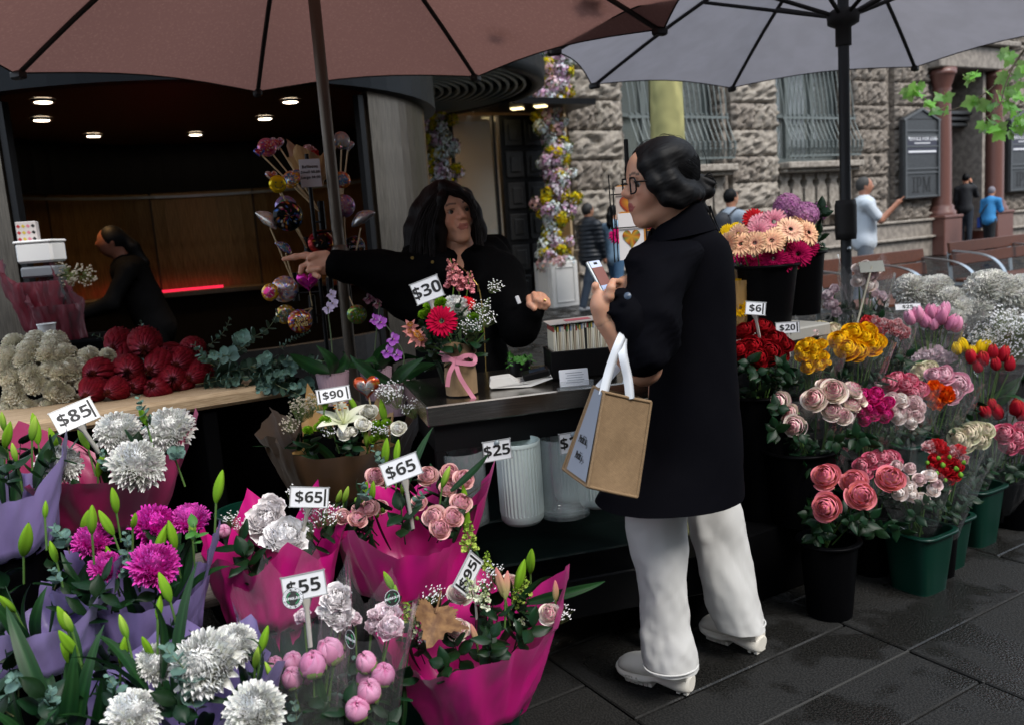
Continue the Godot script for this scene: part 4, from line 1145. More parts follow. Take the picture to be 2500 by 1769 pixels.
func umbrellas() -> void:
	var far := atan2(-0.862, 0.5075)   # away from the viewer's side
	var f1 := Vector3(1.139, 0, -3.183)
	var u1 := umbrella("dusty rose market umbrella with dark ribs and fallen leaves on top", Vector3(f1.x, 0, f1.z), 1.55, 2.213, far - 0.416, M.canvas_rose, M.pole, 0.0225, 2.55, 2.83)
	var col := B.new(); lathe(col, [Vector2(0.022, 1.31), Vector2(0.032, 1.315), Vector2(0.036, 1.34), Vector2(0.03, 1.36), Vector2(0.022, 1.37)], 20); part(u1, "pole_joint", col.done(), M.pole)
	var ch := B.new()
	for k in 16:
		var a := []
		for q in 9: a.append(Vector3(-0.032 + (0.005 * cos(TAU * q / 8.0) if k % 2 else 0.0), 2.62 - k * 0.018 + 0.012 * sin(TAU * q / 8.0), 0.02 + (0.0 if k % 2 else 0.005 * cos(TAU * q / 8.0))))
		tube(ch, a, [0.0018], 4)
	part(u1, "chain", ch.done(), M.pole)
	var f2 := Vector3(3.917, 0, -3.021)
	var u2 := umbrella("pale grey market umbrella with black ribs and hub over the bucket stand", Vector3(f2.x, 0, f2.z), 1.55, 2.253, far - 0.114, M.canvas_grey, M.pole_dark, 0.028, 2.321, 2.85)
	var cl := B.new(); lathe(cl, [Vector2(0.02, 1.2), Vector2(0.052, 1.2), Vector2(0.056, 1.24), Vector2(0.056, 1.38), Vector2(0.05, 1.41), Vector2(0.02, 1.41)], 20); part(u2, "clamp", cl.done(), M.rib)
	var sc := B.new(); lathe(sc, [Vector2(0.0, 0.0), Vector2(0.014, 0.0), Vector2(0.014, 0.01), Vector2(0.0, 0.012)], 12); part(u2, "screw", sc.done(), M.alu, Transform3D(Basis(Vector3.RIGHT, PI / 2), Vector3(-0.012, 1.15, 0.022)))
	# leaves that fell on the rose canopy
	for s in [[Vector3(2.279, 2.393, -3.712), 0.1, "small fallen leaf lying on the rose umbrella canvas"], [Vector3(2.412, 2.296, -3.146), 0.16, "large fallen plane leaf lying on the rose umbrella canvas"]]:
		var p: Vector3 = s[0]
		var q := p - u1.position
		var fr := Vector2(q.x, q.z).length() / 1.55
		p.y = lerpf(2.83, 2.213, fr) + 0.062
		var o := part(self, numbered("fallen_leaf"), maple(s[1]), M.leaf_dry, Transform3D(frame(Vector3(-q.z, 0, q.x)) * Basis(Vector3.UP, 1.0), p))
		o.basis = Basis(Vector3.UP, rng.randf() * 6) * Basis(Vector3.RIGHT, PI / 2)
		o.basis = Basis(Vector3(-q.z, 0, q.x).normalized(), -0.39).inverse() * o.basis if false else Basis(Vector3(q.z, 0, -q.x).normalized(), 0.39) * o.basis
		o.set_meta("label", s[2]); o.set_meta("category", "leaf")
func maple(s: float, curl := 0.0) -> ArrayMesh:
	# plane-tree leaf: five toothed lobes, in the xy plane
	var b := B.new()
	var pts := []
	var lobes := [[-2.45, 0.5], [-2.0, 0.6], [-1.65, 0.52], [-1.15, 0.88], [-0.62, 0.6], [0.0, 1.0], [0.62, 0.6], [1.15, 0.88], [1.65, 0.52], [2.0, 0.6], [2.45, 0.5], [2.95, 0.22]]
	for k in lobes.size():
		pts.append([lobes[k][0], lobes[k][1]])
		if k < lobes.size() - 1:
			for q in [0.2, 0.4, 0.6, 0.8]: pts.append([lerpf(lobes[k][0], lobes[k + 1][0], q), lerpf(lobes[k][1], lobes[k + 1][1], q) * (0.9 if q in [0.2, 0.6] else 1.03)])
	var fz := func(x: float, y: float) -> float: return curl * s * (1.4 * (x * x) / (s * s) - 0.9 * absf(y) / s * (x / s) + 0.15 * sin(y / s * 5))
	var c := b.vert(Vector3(0, -0.1 * s, 0))
	var n0 := b.v.size()
	for ring in [0.5, 1.0]:
		for p in pts:
			var x: float = sin(p[0]) * p[1] * s * 0.62 * ring
			var y: float = cos(p[0]) * p[1] * s * 0.62 * ring - 0.1 * s
			b.vert(Vector3(x, y, fz.call(x, y)), Color.WHITE, Vector2(x, y))
	var n := pts.size()
	for k in n:
		b.tri(c, n0 + k, n0 + (k + 1) % n)
		b.quad(n0 + k, n0 + n + k, n0 + n + (k + 1) % n, n0 + (k + 1) % n)
	tube(b, [Vector3(0, -0.1 * s, 0.001), Vector3(0.02 * s, -0.5 * s, 0.002)], [0.003, 0.002], 5)
	return b.done()

# ---- benches, plane trees
func benches() -> void:
	for s in [[Vector3(7.519, 0.579, -5.175), 1.7, "timber slat bench with aluminium arms behind the wrapped white mums"], [Vector3(10.689, 0.489, -5.523), 2.6, "farther timber slat bench with aluminium arms, nearer the doorway"]]:
		var c: Vector3 = s[0]
		var w: float = s[1]
		var t := thing("street_bench", s[2], "bench", Vector3(c.x, 0, c.z), "timber benches in the street")
		for k in 5:
			var b := B.new(); b.box(Vector3(0, 0.45, 0.24 - k * 0.11), Vector3(w, 0.035, 0.095), Basis(), Color.WHITE, 0.006); part(t, "seat_slat", b.done(), M.timber)
		for k in 2:
			var b := B.new(); b.box(Vector3(0, 0.68 + k * 0.14, -0.3 - k * 0.03), Vector3(w, 0.13, 0.035), Basis(Vector3.RIGHT, -0.15), Color.WHITE, 0.006); part(t, "back_slat", b.done(), M.timber)
		for x in [-w * 0.48, 0.0, w * 0.48]:
			var a := B.new()
			var pts := smoothed([Vector3(x, 0.0, 0.3), Vector3(x, 0.4, 0.32), Vector3(x, 0.62, 0.24), Vector3(x, 0.74, 0.05), Vector3(x, 0.79, -0.3)], 5)
			for k in pts.size() - 1:
				var d: Vector3 = pts[k + 1] - pts[k]
				a.box((pts[k] + pts[k + 1]) / 2, Vector3(0.06, d.length() * 1.04, 0.012), Basis(Vector3.RIGHT, d, Vector3.RIGHT.cross(d)).orthonormalized())
			a.box(Vector3(x, 0.38, -0.32), Vector3(0.06, 0.8, 0.012), Basis(Vector3.RIGHT, -0.1)); a.box(Vector3(x, 0.41, 0.0), Vector3(0.05, 0.03, 0.6))
			part(t, "arm_frame", a.done(), M.alu)
func trees() -> void:
	for s in [[Vector3(8.387, 2.891, -9.419), 0.24, "plane tree with mottled yellow bark in front of the barred window", 1], [Vector3(10.133, 1.999, -3.535), 0.2, "plane tree outside whose leafy twigs hang by the notice boards", 2]]:
		var p: Vector3 = s[0]
		var t := thing("plane_tree", s[2], "tree", Vector3(p.x, 0, p.z), "street plane trees")
		var b := B.new()
		var h := 7.5
		tube(b, smoothed([Vector3(0.02, 0, 0), Vector3(0, 1, 0), Vector3(-0.02, 3, 0.02), Vector3(0.03, 5, 0), Vector3(0.1, h, 0.1)], 4), [s[1] * 1.2, s[1] * 0.75], 18)
		part(t, "trunk", b.done(), M.bark)
		if s[3] == 1:
			var pt := B.new()     # olive flakes of older bark
			for k in 16:
				var a := rng.randf() * TAU
				var y := rng.randf_range(0.5, 5.5)
				var rows := []
				for j in 6:
					var row := []
					for i in 5:
						var aa := a + (i - 2) * 0.16 * (0.5 + rng.randf())
						var yy := y + (j - 2.5) * rng.randf_range(0.08, 0.13)
						var r: float = lerpf(s[1] * 1.2, s[1] * 0.75, yy / h) + 0.004
						row.append(Vector3(cos(aa) * r, yy, sin(aa) * r))
					rows.append(row)
				pt.sheet(rows, [])
			part(t, "bark_flakes", pt.done(), mat(lin("6c6a4a"), 0.9))
		var lf := [maple(0.11, 0.3), maple(0.09, -0.3), maple(0.13, 0.4)]
		var green := [mat(lin("3f7a1a"), 0.5), mat(lin("5a9a22"), 0.5), mat(lin("2f6418"), 0.5)]
		for g in green: g.backlight_enabled = true; g.backlight = Color(0.7, 0.8, 0.5)
		var crown := B.new()
		for k in 7:
			var d := Vector3(cos(k * 2.4), 0.55, sin(k * 2.4))
			tube(crown, smoothed([Vector3(0, 5.2 + 0.3 * k, 0), Vector3(0, 5.8 + 0.3 * k, 0) + d * 1.0, Vector3(0, 5.9 + 0.3 * k, 0) + d * 2.3], 3), [0.06, 0.015], 6)
		part(t, "limbs", crown.done(), M.bark)
		var lm := MultiMesh.new(); lm.transform_format = MultiMesh.TRANSFORM_3D; lm.mesh = lf[0]; lm.instance_count = 900
		for k in 900:
			var d := Vector3(rng.randfn() * 1.6, rng.randfn() * 0.9 + 7.4, rng.randfn() * 1.6)
			lm.set_instance_transform(k, Transform3D(Basis.from_euler(Vector3(rng.randf() * 6, rng.randf() * 6, rng.randf() * 6)), d))
		var mi := MultiMeshInstance3D.new(); mi.multimesh = lm; mi.material_override = green[0]; mi.name = "crown"; mi.set_meta("kind", "stuff"); t.add_child(mi)
		if s[3] == 2:
			# low twigs that reach into view
			var tw := B.new()
			var roots := [Vector3(0, 5.0, 0)]
			for path in [V([7.048,2.934,-3.405,6.743,2.57,-3.52,6.535,2.294,-3.594,6.311,2.102,-3.692,6.073,2.009,-3.816,5.912,2.071,-3.921]), V([6.741,2.701,-3.31,6.392,2.353,-3.454,6.267,2.144,-3.491,6.204,1.992,-3.5,6.083,1.907,-3.557]), V([7.306,2.579,-3.426,6.9,2.177,-3.593,6.766,2.054,-3.65,6.582,1.986,-3.746])]:
				var loc := []
				for q in path: loc.append(q - t.position)
				tube(tw, smoothed([roots[0]] + loc, 4), [0.012, 0.0015], 6)
			part(t, "twigs", tw.done(), mat(lin("4a4030"), 0.9))
			for q in V([5.748,2.161,-3.917,5.802,2.147,-3.883,5.773,2.137,-3.898,5.887,2.063,-3.818,5.92,2.003,-3.787,6.003,2.098,-3.756,6.159,2.223,-3.686,6.189,2.242,-3.671,6.389,2.379,-3.578,6.416,2.338,-3.555,6.364,2.205,-3.562,6.164,2.062,-3.654,6.2,2.027,-3.626,6.259,2.012,-3.589,6.319,2.081,-3.566,6.359,2.014,-3.531,6.385,1.963,-3.506,6.284,1.934,-3.561,6.18,1.885,-3.613,6.219,1.866,-3.587,6.301,1.859,-3.537,6.381,1.836,-3.486,6.431,1.896,-3.467,6.281,1.812,-3.541,6.442,2.071,-3.492,6.498,2.274,-3.495,6.378,2.108,-3.536]):
				for j in 2: part(t, "leaf", lf[rng.randi() % 3], green[rng.randi() % 3], Transform3D(Basis(Vector3.UP, -0.53 + rng.randf_range(-0.8, 0.8)) * Basis.from_euler(Vector3(rng.randf_range(-0.9, 0.4), 0, rng.randf_range(1.8, 4.4))), q - t.position + Vector3(rng.randfn(), rng.randfn(), rng.randfn()) * 0.05 * j))


# ---- bouquets, buckets, tags
const CR := Vector3(0.8616, 0, 0.5075)   # along the stall's open side
const CF := Vector3(0.5075, 0, -0.8616)  # into the stall
var ND := {"mum_white": 0.125, "mum_pink": 0.12, "mum_cream": 0.073, "mum_shaggy": 0.15, "mum_green": 0.045, "rose_blush": 0.036, "rose_pink": 0.065, "rose_rim": 0.060, "rose_white": 0.047, "rose_cream": 0.056, "rose_red": 0.060, "rose_yellow": 0.060, "spray_yellow": 0.036, "spray_white": 0.036, "spray_hot": 0.039, "spray_red": 0.026, "rose_coral": 0.052, "rose_orange": 0.075, "rose_pale": 0.058, "carnation": 0.06, "peony_white": 0.115, "peony_pale": 0.09, "peony_bud": 0.05, "gerbera_peach": 0.103, "gerbera_pink": 0.1, "gerbera_hot": 0.1, "gerbera_red": 0.1, "gerbera_yellow": 0.085, "gerbera_crimson": 0.1, "sunflower": 0.12, "tulip_pink": 0.055, "tulip_red": 0.052, "tulip_yellow": 0.05, "protea": 0.088, "hydrangea": 0.135, "orchid": 0.065, "orchid_pale": 0.06, "orchid_wine": 0.055, "lily_white": 0.16, "alstroemeria": 0.055, "bud_green": 0.078, "bud_pink": 0.08, "eucalyptus": 0.15, "eucalyptus_long": 0.36, "snap_green": 0.13, "snap_white": 0.11, "snap_pink": 0.1, "gyp": 0.1, "gyp_brown": 0.1, "gyp_big": 0.26, "bead": 0.018, "sprig": 0.12, "sprig_light": 0.1}

func paper_cone(base: Vector3, axis: Vector3, neck: float, rim: float, H: float, corners: Array, low := 0.75, fold := 0.012, seed_ := 0.0, tail := 0.1, pw := 0.8) -> B:
	# a sheet folded into a cone; its corners stand up as peaks [degrees from the stall's right towards its back, height]
	var b := B.new()
	var n := 72
	var rows := []
	for j in 13:
		var s := j / 12.0
		var row := []
		for k in n:
			var a := TAU * k / n
			var h := low
			for c in corners:
				var d := absf(angle_difference(a, deg_to_rad(c[0])))
				h = maxf(h, low + (c[1] - low) * (1.0 - d / (c[2] if c.size() > 2 else 0.75)))
			var y := lerpf(-tail, H * h, s)
			var q := clampf((y + tail) / (H + tail), 0, 1.5)
			var r := neck + (rim - neck) * pow(maxf(0, q), pw)
			if y < 0: r = neck * lerpf(0.8, 1.0, (y + tail) / tail)
			var f := noise.get_noise_3d(cos(a) * 130 + seed_ * 91, sin(a) * 130, y * 260 + seed_ * 17)
			var g := noise.get_noise_3d(cos(a) * 330 + seed_ * 57, sin(a) * 330, y * 90)
			var cr := 1.0 - absf(noise.get_noise_3d(cos(a) * 240 + seed_ * 33, sin(a) * 240, y * 600)) * 3.0
			r += fold * (f * 2.2 + absf(g) * 2.4 - 0.3 + maxf(0.0, cr) * 0.45) * (0.5 + 0.8 * s)
			var dir := CR * cos(a) + CF * sin(a)
			row.append(Vector3(base.x, base.y, base.z) + dir * r + axis * y)
		rows.append(row)
	b.sheet(rows, [], true)
	return b
func stem(t: Node3D, a: Vector3, c: Vector3, r := 0.0022, m: Material = null) -> void:
	if not G.has("stem"):
		var b := B.new(); tube(b, [Vector3.ZERO, Vector3(0, 0.5, 0), Vector3(0, 1, 0)], [1.0], 6); G.stem = b.done(); M.stem = mat(lin("4a6b2c"), 0.6)
	var d := c - a
	part(t, "stem", G.stem, m if m else M.stem, Transform3D(frame(d).scaled_local(Vector3(r, d.length(), r)), a - t.position))
func spots(t: Node3D, kind: String, called: String, list: Array, up := 0.5, spread := 0.25, foot = null) -> void:
	for q in list:
		put(t, kind, called, q[0], facing(q[0], up, spread), 2 * q[1] / ND[kind])
		if foot != null: stem(t, foot + Vector3(rng.randf_range(-0.02, 0.02), 0, rng.randf_range(-0.02, 0.02)), q[0] - Vector3(0, 0.01, 0))
func buds(t: Node3D, list: Array, kind := "bud_green", called := "lily_bud") -> void:
	# given at their middle, with half their length
	for q in list:
		var d := (Vector3.UP + CR * rng.randf_range(-0.5, 0.5) + CF * rng.randf_range(-0.4, 0.4)).normalized()
		var L: float = 2 * q[1]
		put(t, kind, called, q[0] - d * q[1], d, L / ND[kind])
		stem(t, q[0] - d * q[1] - (d + Vector3(0, 1, 0)).normalized() * 0.07, q[0] - d * q[1] * 0.96, 0.0025)
func greens(t: Node3D, c: Vector3, R: float, nb: int, ns := 4, ne := 2, tilt := 0.9) -> void:
	for k in nb + ns + ne:
		var a := k * 2.4 + rng.randf()
		var q := sqrt(rng.randf())
		var o := CR * cos(a) + CF * sin(a)
		var d := (Vector3.UP + o * rng.randf_range(0.15, tilt)).normalized()
		var p := c + o * R * q * 0.75 + Vector3(0, -0.06 - 0.05 * rng.randf(), 0)
		if k < nb: put(t, "blade", "lily_leaf", p + CF * 0.03 - Vector3(0, 0.05, 0), d, rng.randf_range(0.7, 1.0))
		elif k < nb + ns: put(t, "sprig", "leaf_sprig", p, d, rng.randf_range(0.8, 1.2))
		else: put(t, "eucalyptus", "eucalyptus_sprig", p, d, rng.randf_range(0.6, 0.9))
func blades(t: Node3D, list: Array, lean := 0.5) -> void:
	# leaves given as base, tip
	for q in list:
		var d: Vector3 = q[1] - q[0]
		var o := put(t, "blade", "lily_leaf", q[0], d, d.length() / 0.18)
		o.basis = o.basis.scaled_local(Vector3(0.8, 1, 0.8))
func bucket(label: String, foot: Vector3, rt: float, rb: float, h: float, m: Material, square := 2.0, group := "") -> Node3D:
	var t := thing("flower_bucket", label, "bucket", foot, group)
	var rows := []
	for p in [[0.0, 0.0], [rb, 0.0], [rb, 0.004], [rt, h - 0.012], [rt + 0.008, h - 0.012], [rt + 0.008, h], [rt - 0.004, h], [rb - 0.004, 0.012], [0.0, 0.012]]:
		var row := []
		for k in 40:
			var a := TAU * k / 40
			var e := pow(pow(absf(cos(a)), square) + pow(absf(sin(a)), square), -1.0 / square)
			row.append(Vector3(cos(a) * e * p[0], p[1], sin(a) * e * p[0]))
		rows.append(row)
	var b := B.new()
	for j in rows.size() - 1: b.sheet([rows[j], rows[j + 1]], [], true)
	part(t, "tub", b.done(), m)
	var r := B.new()
	var lp := []
	for k in 41:
		var a := TAU * k / 40
		var e := pow(pow(absf(cos(a)), square) + pow(absf(sin(a)), square), -1.0 / square)
		lp.append(Vector3(cos(a) * e * (rt + 0.008), h - 0.006, sin(a) * e * (rt + 0.008)))
	tube(r, lp, [0.006], 6); part(t, "rim", r.done(), m)
	return t
func price_tag(text: String, at: Vector3, w: float, h: float, look: Vector3, roll: float, foot = null, bar := "", label := "") -> Node3D:
	# card on a plastic fork; look: where its face points
	var t := thing("price_tag", label if label else "white card price tag reading %s" % text, "price tag", at, "price tags in the flowers")
	var z := look.normalized()
	var x := Vector3.UP.cross(z).normalized()
	var bs := Basis(x, z.cross(x), z) * Basis(Vector3(0, 0, 1), roll)
	var b := B.new(); b.box(Vector3.ZERO, Vector3(w, h, 0.0016), bs, Color.WHITE, 0.0006); part(t, "card", b.done(), M.white_card)
	var e := B.new()
	for q in [[0, h / 2, w + 0.006, 0.0022], [0, -h / 2, w + 0.006, 0.0022], [w / 2, 0, 0.0022, h + 0.004], [-w / 2, 0, 0.0022, h + 0.004]]: e.box(bs * Vector3(q[0], q[1], 0), Vector3(q[2], q[3], 0.004), bs)
	part(t, "sleeve_edge", e.done(), mat(lin("9a9c9c"), 0.25))
	for s in (["r", "l"] if bar == "lr" else ["r"] if bar == "r" else []):
		var k := B.new(); k.box(bs * Vector3((w / 2 - 0.008) * (1 if s == "r" else -1), 0, 0.0012), Vector3(0.005, h * 0.86, 0.0006), bs); part(t, "printed_bar", k.done(), M.ink)
	letters(t, text, h * 0.52, Transform3D(bs.scaled_local(Vector3(1.2, 1.04, 1)), bs * Vector3(-0.001, 0, 0.0014)), M.ink, 900)
	if foot != null:
		var f: Vector3 = foot - at
		var s0 := bs * Vector3(0, -h / 2, -0.001)
		var st := B.new()
		var d := (f - s0)
		var sx := bs.x
		var rows := []
		for q in [[0.0, 0.013], [0.12, 0.009], [0.22, 0.0055], [1.0, 0.005]]: rows.append([s0 + d * q[0] - sx * q[1], s0 + d * q[0] - sx * q[1] * 0.5 + z * 0.003, s0 + d * q[0] + sx * q[1] * 0.5 + z * 0.003, s0 + d * q[0] + sx * q[1], s0 + d * q[0] - z * 0.003])
		st.sheet(rows, [], true); part(t, "stake", st.done(), mat(lin("b9b6ad"), 0.4))
	return t
func seen(p: Vector3, up := 0.35, side := 0.0) -> Vector3:
	# facing the stall's open side, tipped up
	return (Vector3(EYE.x - p.x, 0, EYE.z - p.z).normalized() + Vector3.UP * up + CR * side).normalized()

func bouquets() -> void:
	var t: Node3D
	var b0: Vector3
	var c: Vector3
	# white mums, crimson paper
	b0 = Vector3(0.159, 0.695, -2.428)
	t = thing("bouquet", "bouquet of white mums and lily buds in crimson paper below the timber shelf", "bouquet", b0, "wrapped bouquets")
	c = b0 + Vector3(0, 0.2, 0)
	own(t, "paper", paper_cone(b0, Vector3.UP, 0.07, 0.215, 0.22, [[15, 1.25, 0.8], [165, 1.25, 0.8], [270, 0.72]], 0.66, 0.014, 1), M.wrap_crimson)
	spots(t, "mum_white", "mum", Q([.207,.929,-2.383,.062,.326,.919,-2.335,.07,.221,.869,-2.223,.07,.059,.875,-2.366,.056]), 0.45, 0.2)
	buds(t, Q([.023,.971,-2.405,.036,.057,.942,-2.379,.029,.122,.948,-2.342,.038,.258,.984,-2.269,.025,.15,.873,-2.312,.031,.306,.884,-2.223,.017]))
	greens(t, c, 0.19, 9, 5, 0)
	spots(t, "eucalyptus", "eucalyptus_sprig", Q([.277,.951,-2.252,.045,.299,.872,-2.224,.045,.162,.85,-2.302,.038]), 0.7, 0.5)
	price_tag("$85", Vector3(0.108, 1.011, -2.28), 0.096, 0.056, seen(b0, 0.5, 0.1), 0.28, Vector3(0.15, 0.905, -2.295), "r", "white price tag reading $85 above the crimson bouquet")
	# lilac bouquet at the stall's end, mostly leaves
	b0 = Vector3(-0.078, 0.726, -2.28)
	t = thing("bouquet", "lilac wrapped bouquet of lily leaves standing beside the crimson bouquet", "bouquet", b0, "wrapped bouquets")
	own(t, "paper", paper_cone(b0, Vector3.UP, 0.07, 0.16, 0.2, [[10, 1.35, 0.7], [180, 1.1, 0.8], [250, 0.8]], 0.7, 0.01, 2), M.wrap_lilac)
	greens(t, b0 + Vector3(0, 0.22, 0), 0.13, 10, 5, 0)
	buds(t, Q([.019,1.01,-2.214,.033,-.036,.994,-2.244,.031,-.028,.958,-2.233,.025,-.04,1.03,-2.253,.025]))
	# lilac bouquet, low left
	b0 = Vector3(-0.053, 0.525, -2.053)
	t = thing("bouquet", "lilac wrapped bouquet of unopened lilies beside the magenta mums", "bouquet", b0, "wrapped bouquets")
	own(t, "paper", paper_cone(b0, Vector3.UP, 0.08, 0.17, 0.15, [[20, 1.35, 0.8], [150, 1.1, 0.8], [280, 0.9, 0.6]], 0.75, 0.014, 3), M.wrap_lilac)
	greens(t, b0 + Vector3(0, 0.16, 0), 0.15, 10, 5, 0)
	buds(t, Q([-.031,.788,-2.087,.044,-.086,.652,-2.095,.027,.016,.757,-2.054,.025,.098,.82,-2.017,.033,.014,.849,-2.071,.019,.176,.811,-1.969,.021]))
	spots(t, "eucalyptus", "eucalyptus_sprig", Q([.045,.76,-2.002,.048,.006,.687,-2.012,.034]), 0.75, 0.3)
	# magenta mums, lilac paper
	b0 = Vector3(0.177, 0.479, -2.085)
	t = thing("bouquet", "bouquet of magenta mums and lily buds in glossy lilac wrap", "bouquet", b0, "wrapped bouquets")
	own(t, "paper", paper_cone(b0, Vector3.UP, 0.075, 0.175, 0.22, [[8, 1.3, 0.55], [170, 1.05, 0.8], [235, 0.95, 0.6]], 0.66, 0.012, 4), M.wrap_lilac)
	spots(t, "mum_pink", "mum", Q([.2,.695,-1.97,.059,.229,.741,-2.125,.057,.096,.734,-2.132,.047,.113,.692,-2.044,.042,.31,.734,-2.112,.052]), 0.5, 0.2)
	buds(t, Q([.13,.781,-2.108,.033,.153,.83,-2.103,.031,.255,.739,-2.027,.033,.298,.756,-2.005,.031,.23,.729,-2.04,.035,.09,.789,-2.133,.027,.126,.699,-2.096,.027,.363,.841,-1.982,.035]))
	greens(t, b0 + Vector3(0, 0.21, 0), 0.17, 10, 5, 0, 0.8)
	spots(t, "eucalyptus", "eucalyptus_sprig", Q([.157,.689,-2.017,.045,.141,.665,-2.022,.03]), 0.7, 0.2); spots(t, "sprig_light", "leaf_sprig", Q([.291,.717,-1.944,.036]), 0.7, 0.2)
	# white mums, lilac paper, nearest
	b0 = Vector3(0.182, 0.312, -1.725)
	t = thing("bouquet", "bouquet of white mums and eucalyptus in lilac wrap, beside the clear-wrapped peonies", "bouquet", b0, "wrapped bouquets")
	own(t, "paper", paper_cone(b0, Vector3.UP, 0.08, 0.2, 0.25, [[60, 1.1, 0.7], [110, 1.15, 0.7], [175, 1.05, 0.7], [350, 1.1]], 0.72, 0.012, 5), M.wrap_lilac)
	spots(t, "mum_white", "mum", Q([.236,.598,-1.626,.07,.305,.573,-1.721,.049,.158,.567,-1.76,.043,.29,.535,-1.512,.057,.095,.552,-1.607,.052]), 0.5, 0.2)
	buds(t, Q([.112,.66,-1.78,.028,.193,.728,-1.745,.032,.178,.689,-1.747,.023,.148,.613,-1.751,.023,.106,.612,-1.776,.03,.346,.609,-1.634,.026,.33,.58,-1.638,.026,.353,.541,-1.617,.023,.012,.681,-1.843,.03,.013,.606,-1.829,.03,.345,.552,-1.624,.021]))
	greens(t, b0 + Vector3(0, 0.24, 0), 0.17, 11, 5, 0, 0.8)
	spots(t, "eucalyptus", "eucalyptus_sprig", Q([.202,.568,-1.617,.063,.203,.526,-1.609,.05,.078,.562,-1.689,.034]), 0.8, 0.15)
	blades(t, [V([.146,.512,-1.663,.063,.676,-1.742]), V([.133,.527,-1.721,.089,.674,-1.773]), V([.173,.544,-1.653,.211,.736,-1.665]), V([.136,.513,-1.67,.069,.586,-1.722]), V([.192,.552,-1.62,.263,.538,-1.576]), V([.304,.512,-1.618,.383,.645,-1.595]), V([.16,.56,-1.711,.198,.722,-1.717])])
	# greenery at the corner
	b0 = Vector3(-0.069, 0.379, -1.814)
	t = thing("greenery_bunch", "bunch of dark lily leaves and eucalyptus below the lilac bouquets", "foliage", b0)
	greens(t, b0 + Vector3(0, 0.2, 0), 0.15, 18, 4, 1, 0.7)
	blades(t, [V([-.033,.482,-1.787,-.074,.692,-1.849]), V([-.019,.481,-1.779,.055,.681,-1.771]), V([-.016,.458,-1.749,.024,.658,-1.762]), V([-.08,.467,-1.835,-.096,.616,-1.872]), V([.001,.473,-1.742,.044,.648,-1.748])])
	spots(t, "eucalyptus", "eucalyptus_sprig", Q([-.079,.585,-1.762,.046,-.05,.541,-1.737,.042]), 0.75, 0.4); buds(t, Q([.019,.701,-1.772,.024,.014,.659,-1.767,.029]))
	# white peonies, pink paper
	b0 = Vector3(0.508, 0.418, -2.173)
	t = thing("bouquet", "bouquet of big white peonies and baby's breath in pink paper", "bouquet", b0, "wrapped bouquets")
	own(t, "paper", paper_cone(b0, Vector3.UP, 0.085, 0.175, 0.24, [[20, 1.1, 0.6], [60, 1.3, 0.5], [120, 1.25, 0.6], [185, 1.2, 0.5], [245, 0.95, 0.5], [300, 1.05, 0.5]], 0.72, 0.012, 6), M.wrap_pink)
	spots(t, "peony_white", "peony", Q([.511,.66,-2.203,.061,.521,.641,-2.076,.065,.538,.673,-2.26,.048]), 0.5, 0.15)
	spots(t, "gyp", "gypsophila_spray", Q([.595,.673,-2.109,.039,.62,.636,-2.088,.039,.597,.615,-2.097,.035,.564,.704,-2.132,.035,.428,.658,-2.205,.03,.651,.645,-2.071,.03,.44,.64,-2.194,.028]), 0.8, 0.3); spots(t, "peony_bud", "peony_bud", Q([.394,.677,-2.169,.018]), 0.5, 0.2); greens(t, b0 + Vector3(0, 0.2, 0), 0.13, 3, 5, 0)
	price_tag("$65", Vector3(0.584, 0.755, -2.036), 0.094, 0.05, seen(b0, 0.25, 0.15), -0.22, Vector3(0.566, 0.662, -2.065), "r", "white price tag reading $65 standing in the white peonies")
	# blush spray roses, pink paper
	b0 = Vector3(0.858, 0.428, -2.086)
	t = thing("bouquet", "bouquet of blush spray roses and green lily buds in pink paper", "bouquet", b0, "wrapped bouquets")
	own(t, "paper", paper_cone(b0, Vector3.UP, 0.085, 0.215, 0.24, [[5, 1.4, 0.6], [70, 1.1], [120, 1.1], [180, 1.15, 0.6], [238, 1.0, 0.5]], 0.66, 0.012, 7), M.wrap_pink)
	spots(t, "rose_blush", "spray_rose", Q([.877,.655,-1.939,.025,.913,.648,-1.917,.024,.874,.63,-1.913,.024,.957,.665,-1.953,.025,1.017,.7,-2.041,.025,.998,.714,-2.09,.023,.957,.703,-2.136,.025,.822,.717,-2.194,.024,.859,.705,-2.194,.023,.709,.652,-2.061,.022,.756,.672,-2.073,.022,.69,.658,-2.109,.017,.727,.667,-2.088,.019,.791,.657,-2.108,.019,.905,.646,-2.097,.019,.974,.677,-2.062,.02]), 0.45, 0.25)
	buds(t, Q([.755,.708,-2.115,.031,.776,.712,-2.103,.029,.714,.711,-2.14,.029,.951,.739,-2.005,.034,.821,.813,-2.094,.034,.847,.811,-2.079,.029,.98,.617,-1.966,.031,.984,.682,-1.975,.026,.85,.724,-2.061,.029,.697,.707,-2.148,.026]))
	spots(t, "bead", "rose_bud", Q([.726,.694,-2.094,.008,.737,.664,-2.082,.008,.766,.65,-2.063,.008,.783,.662,-2.055,.008,.703,.637,-2.098,.008,.821,.604,-2.022,.008,.856,.636,-2.007,.007]), 0.9, 0.2)
	greens(t, b0 + Vector3(0, 0.23, 0), 0.19, 7, 13, 0); spots(t, "eucalyptus", "eucalyptus_sprig", Q([.723,.697,-2.037,.042,.834,.67,-1.967,.039,.772,.791,-2.026,.035]), 0.7, 0.3)
	blades(t, [V([.884,.652,-1.994,1.013,.7,-1.926]), V([.942,.706,-1.969,1.035,.78,-1.928]), V([.846,.677,-2.079,.849,.839,-2.106]), V([.848,.688,-2.08,.915,.828,-2.065]), V([.804,.67,-2.044,.676,.74,-2.131])])
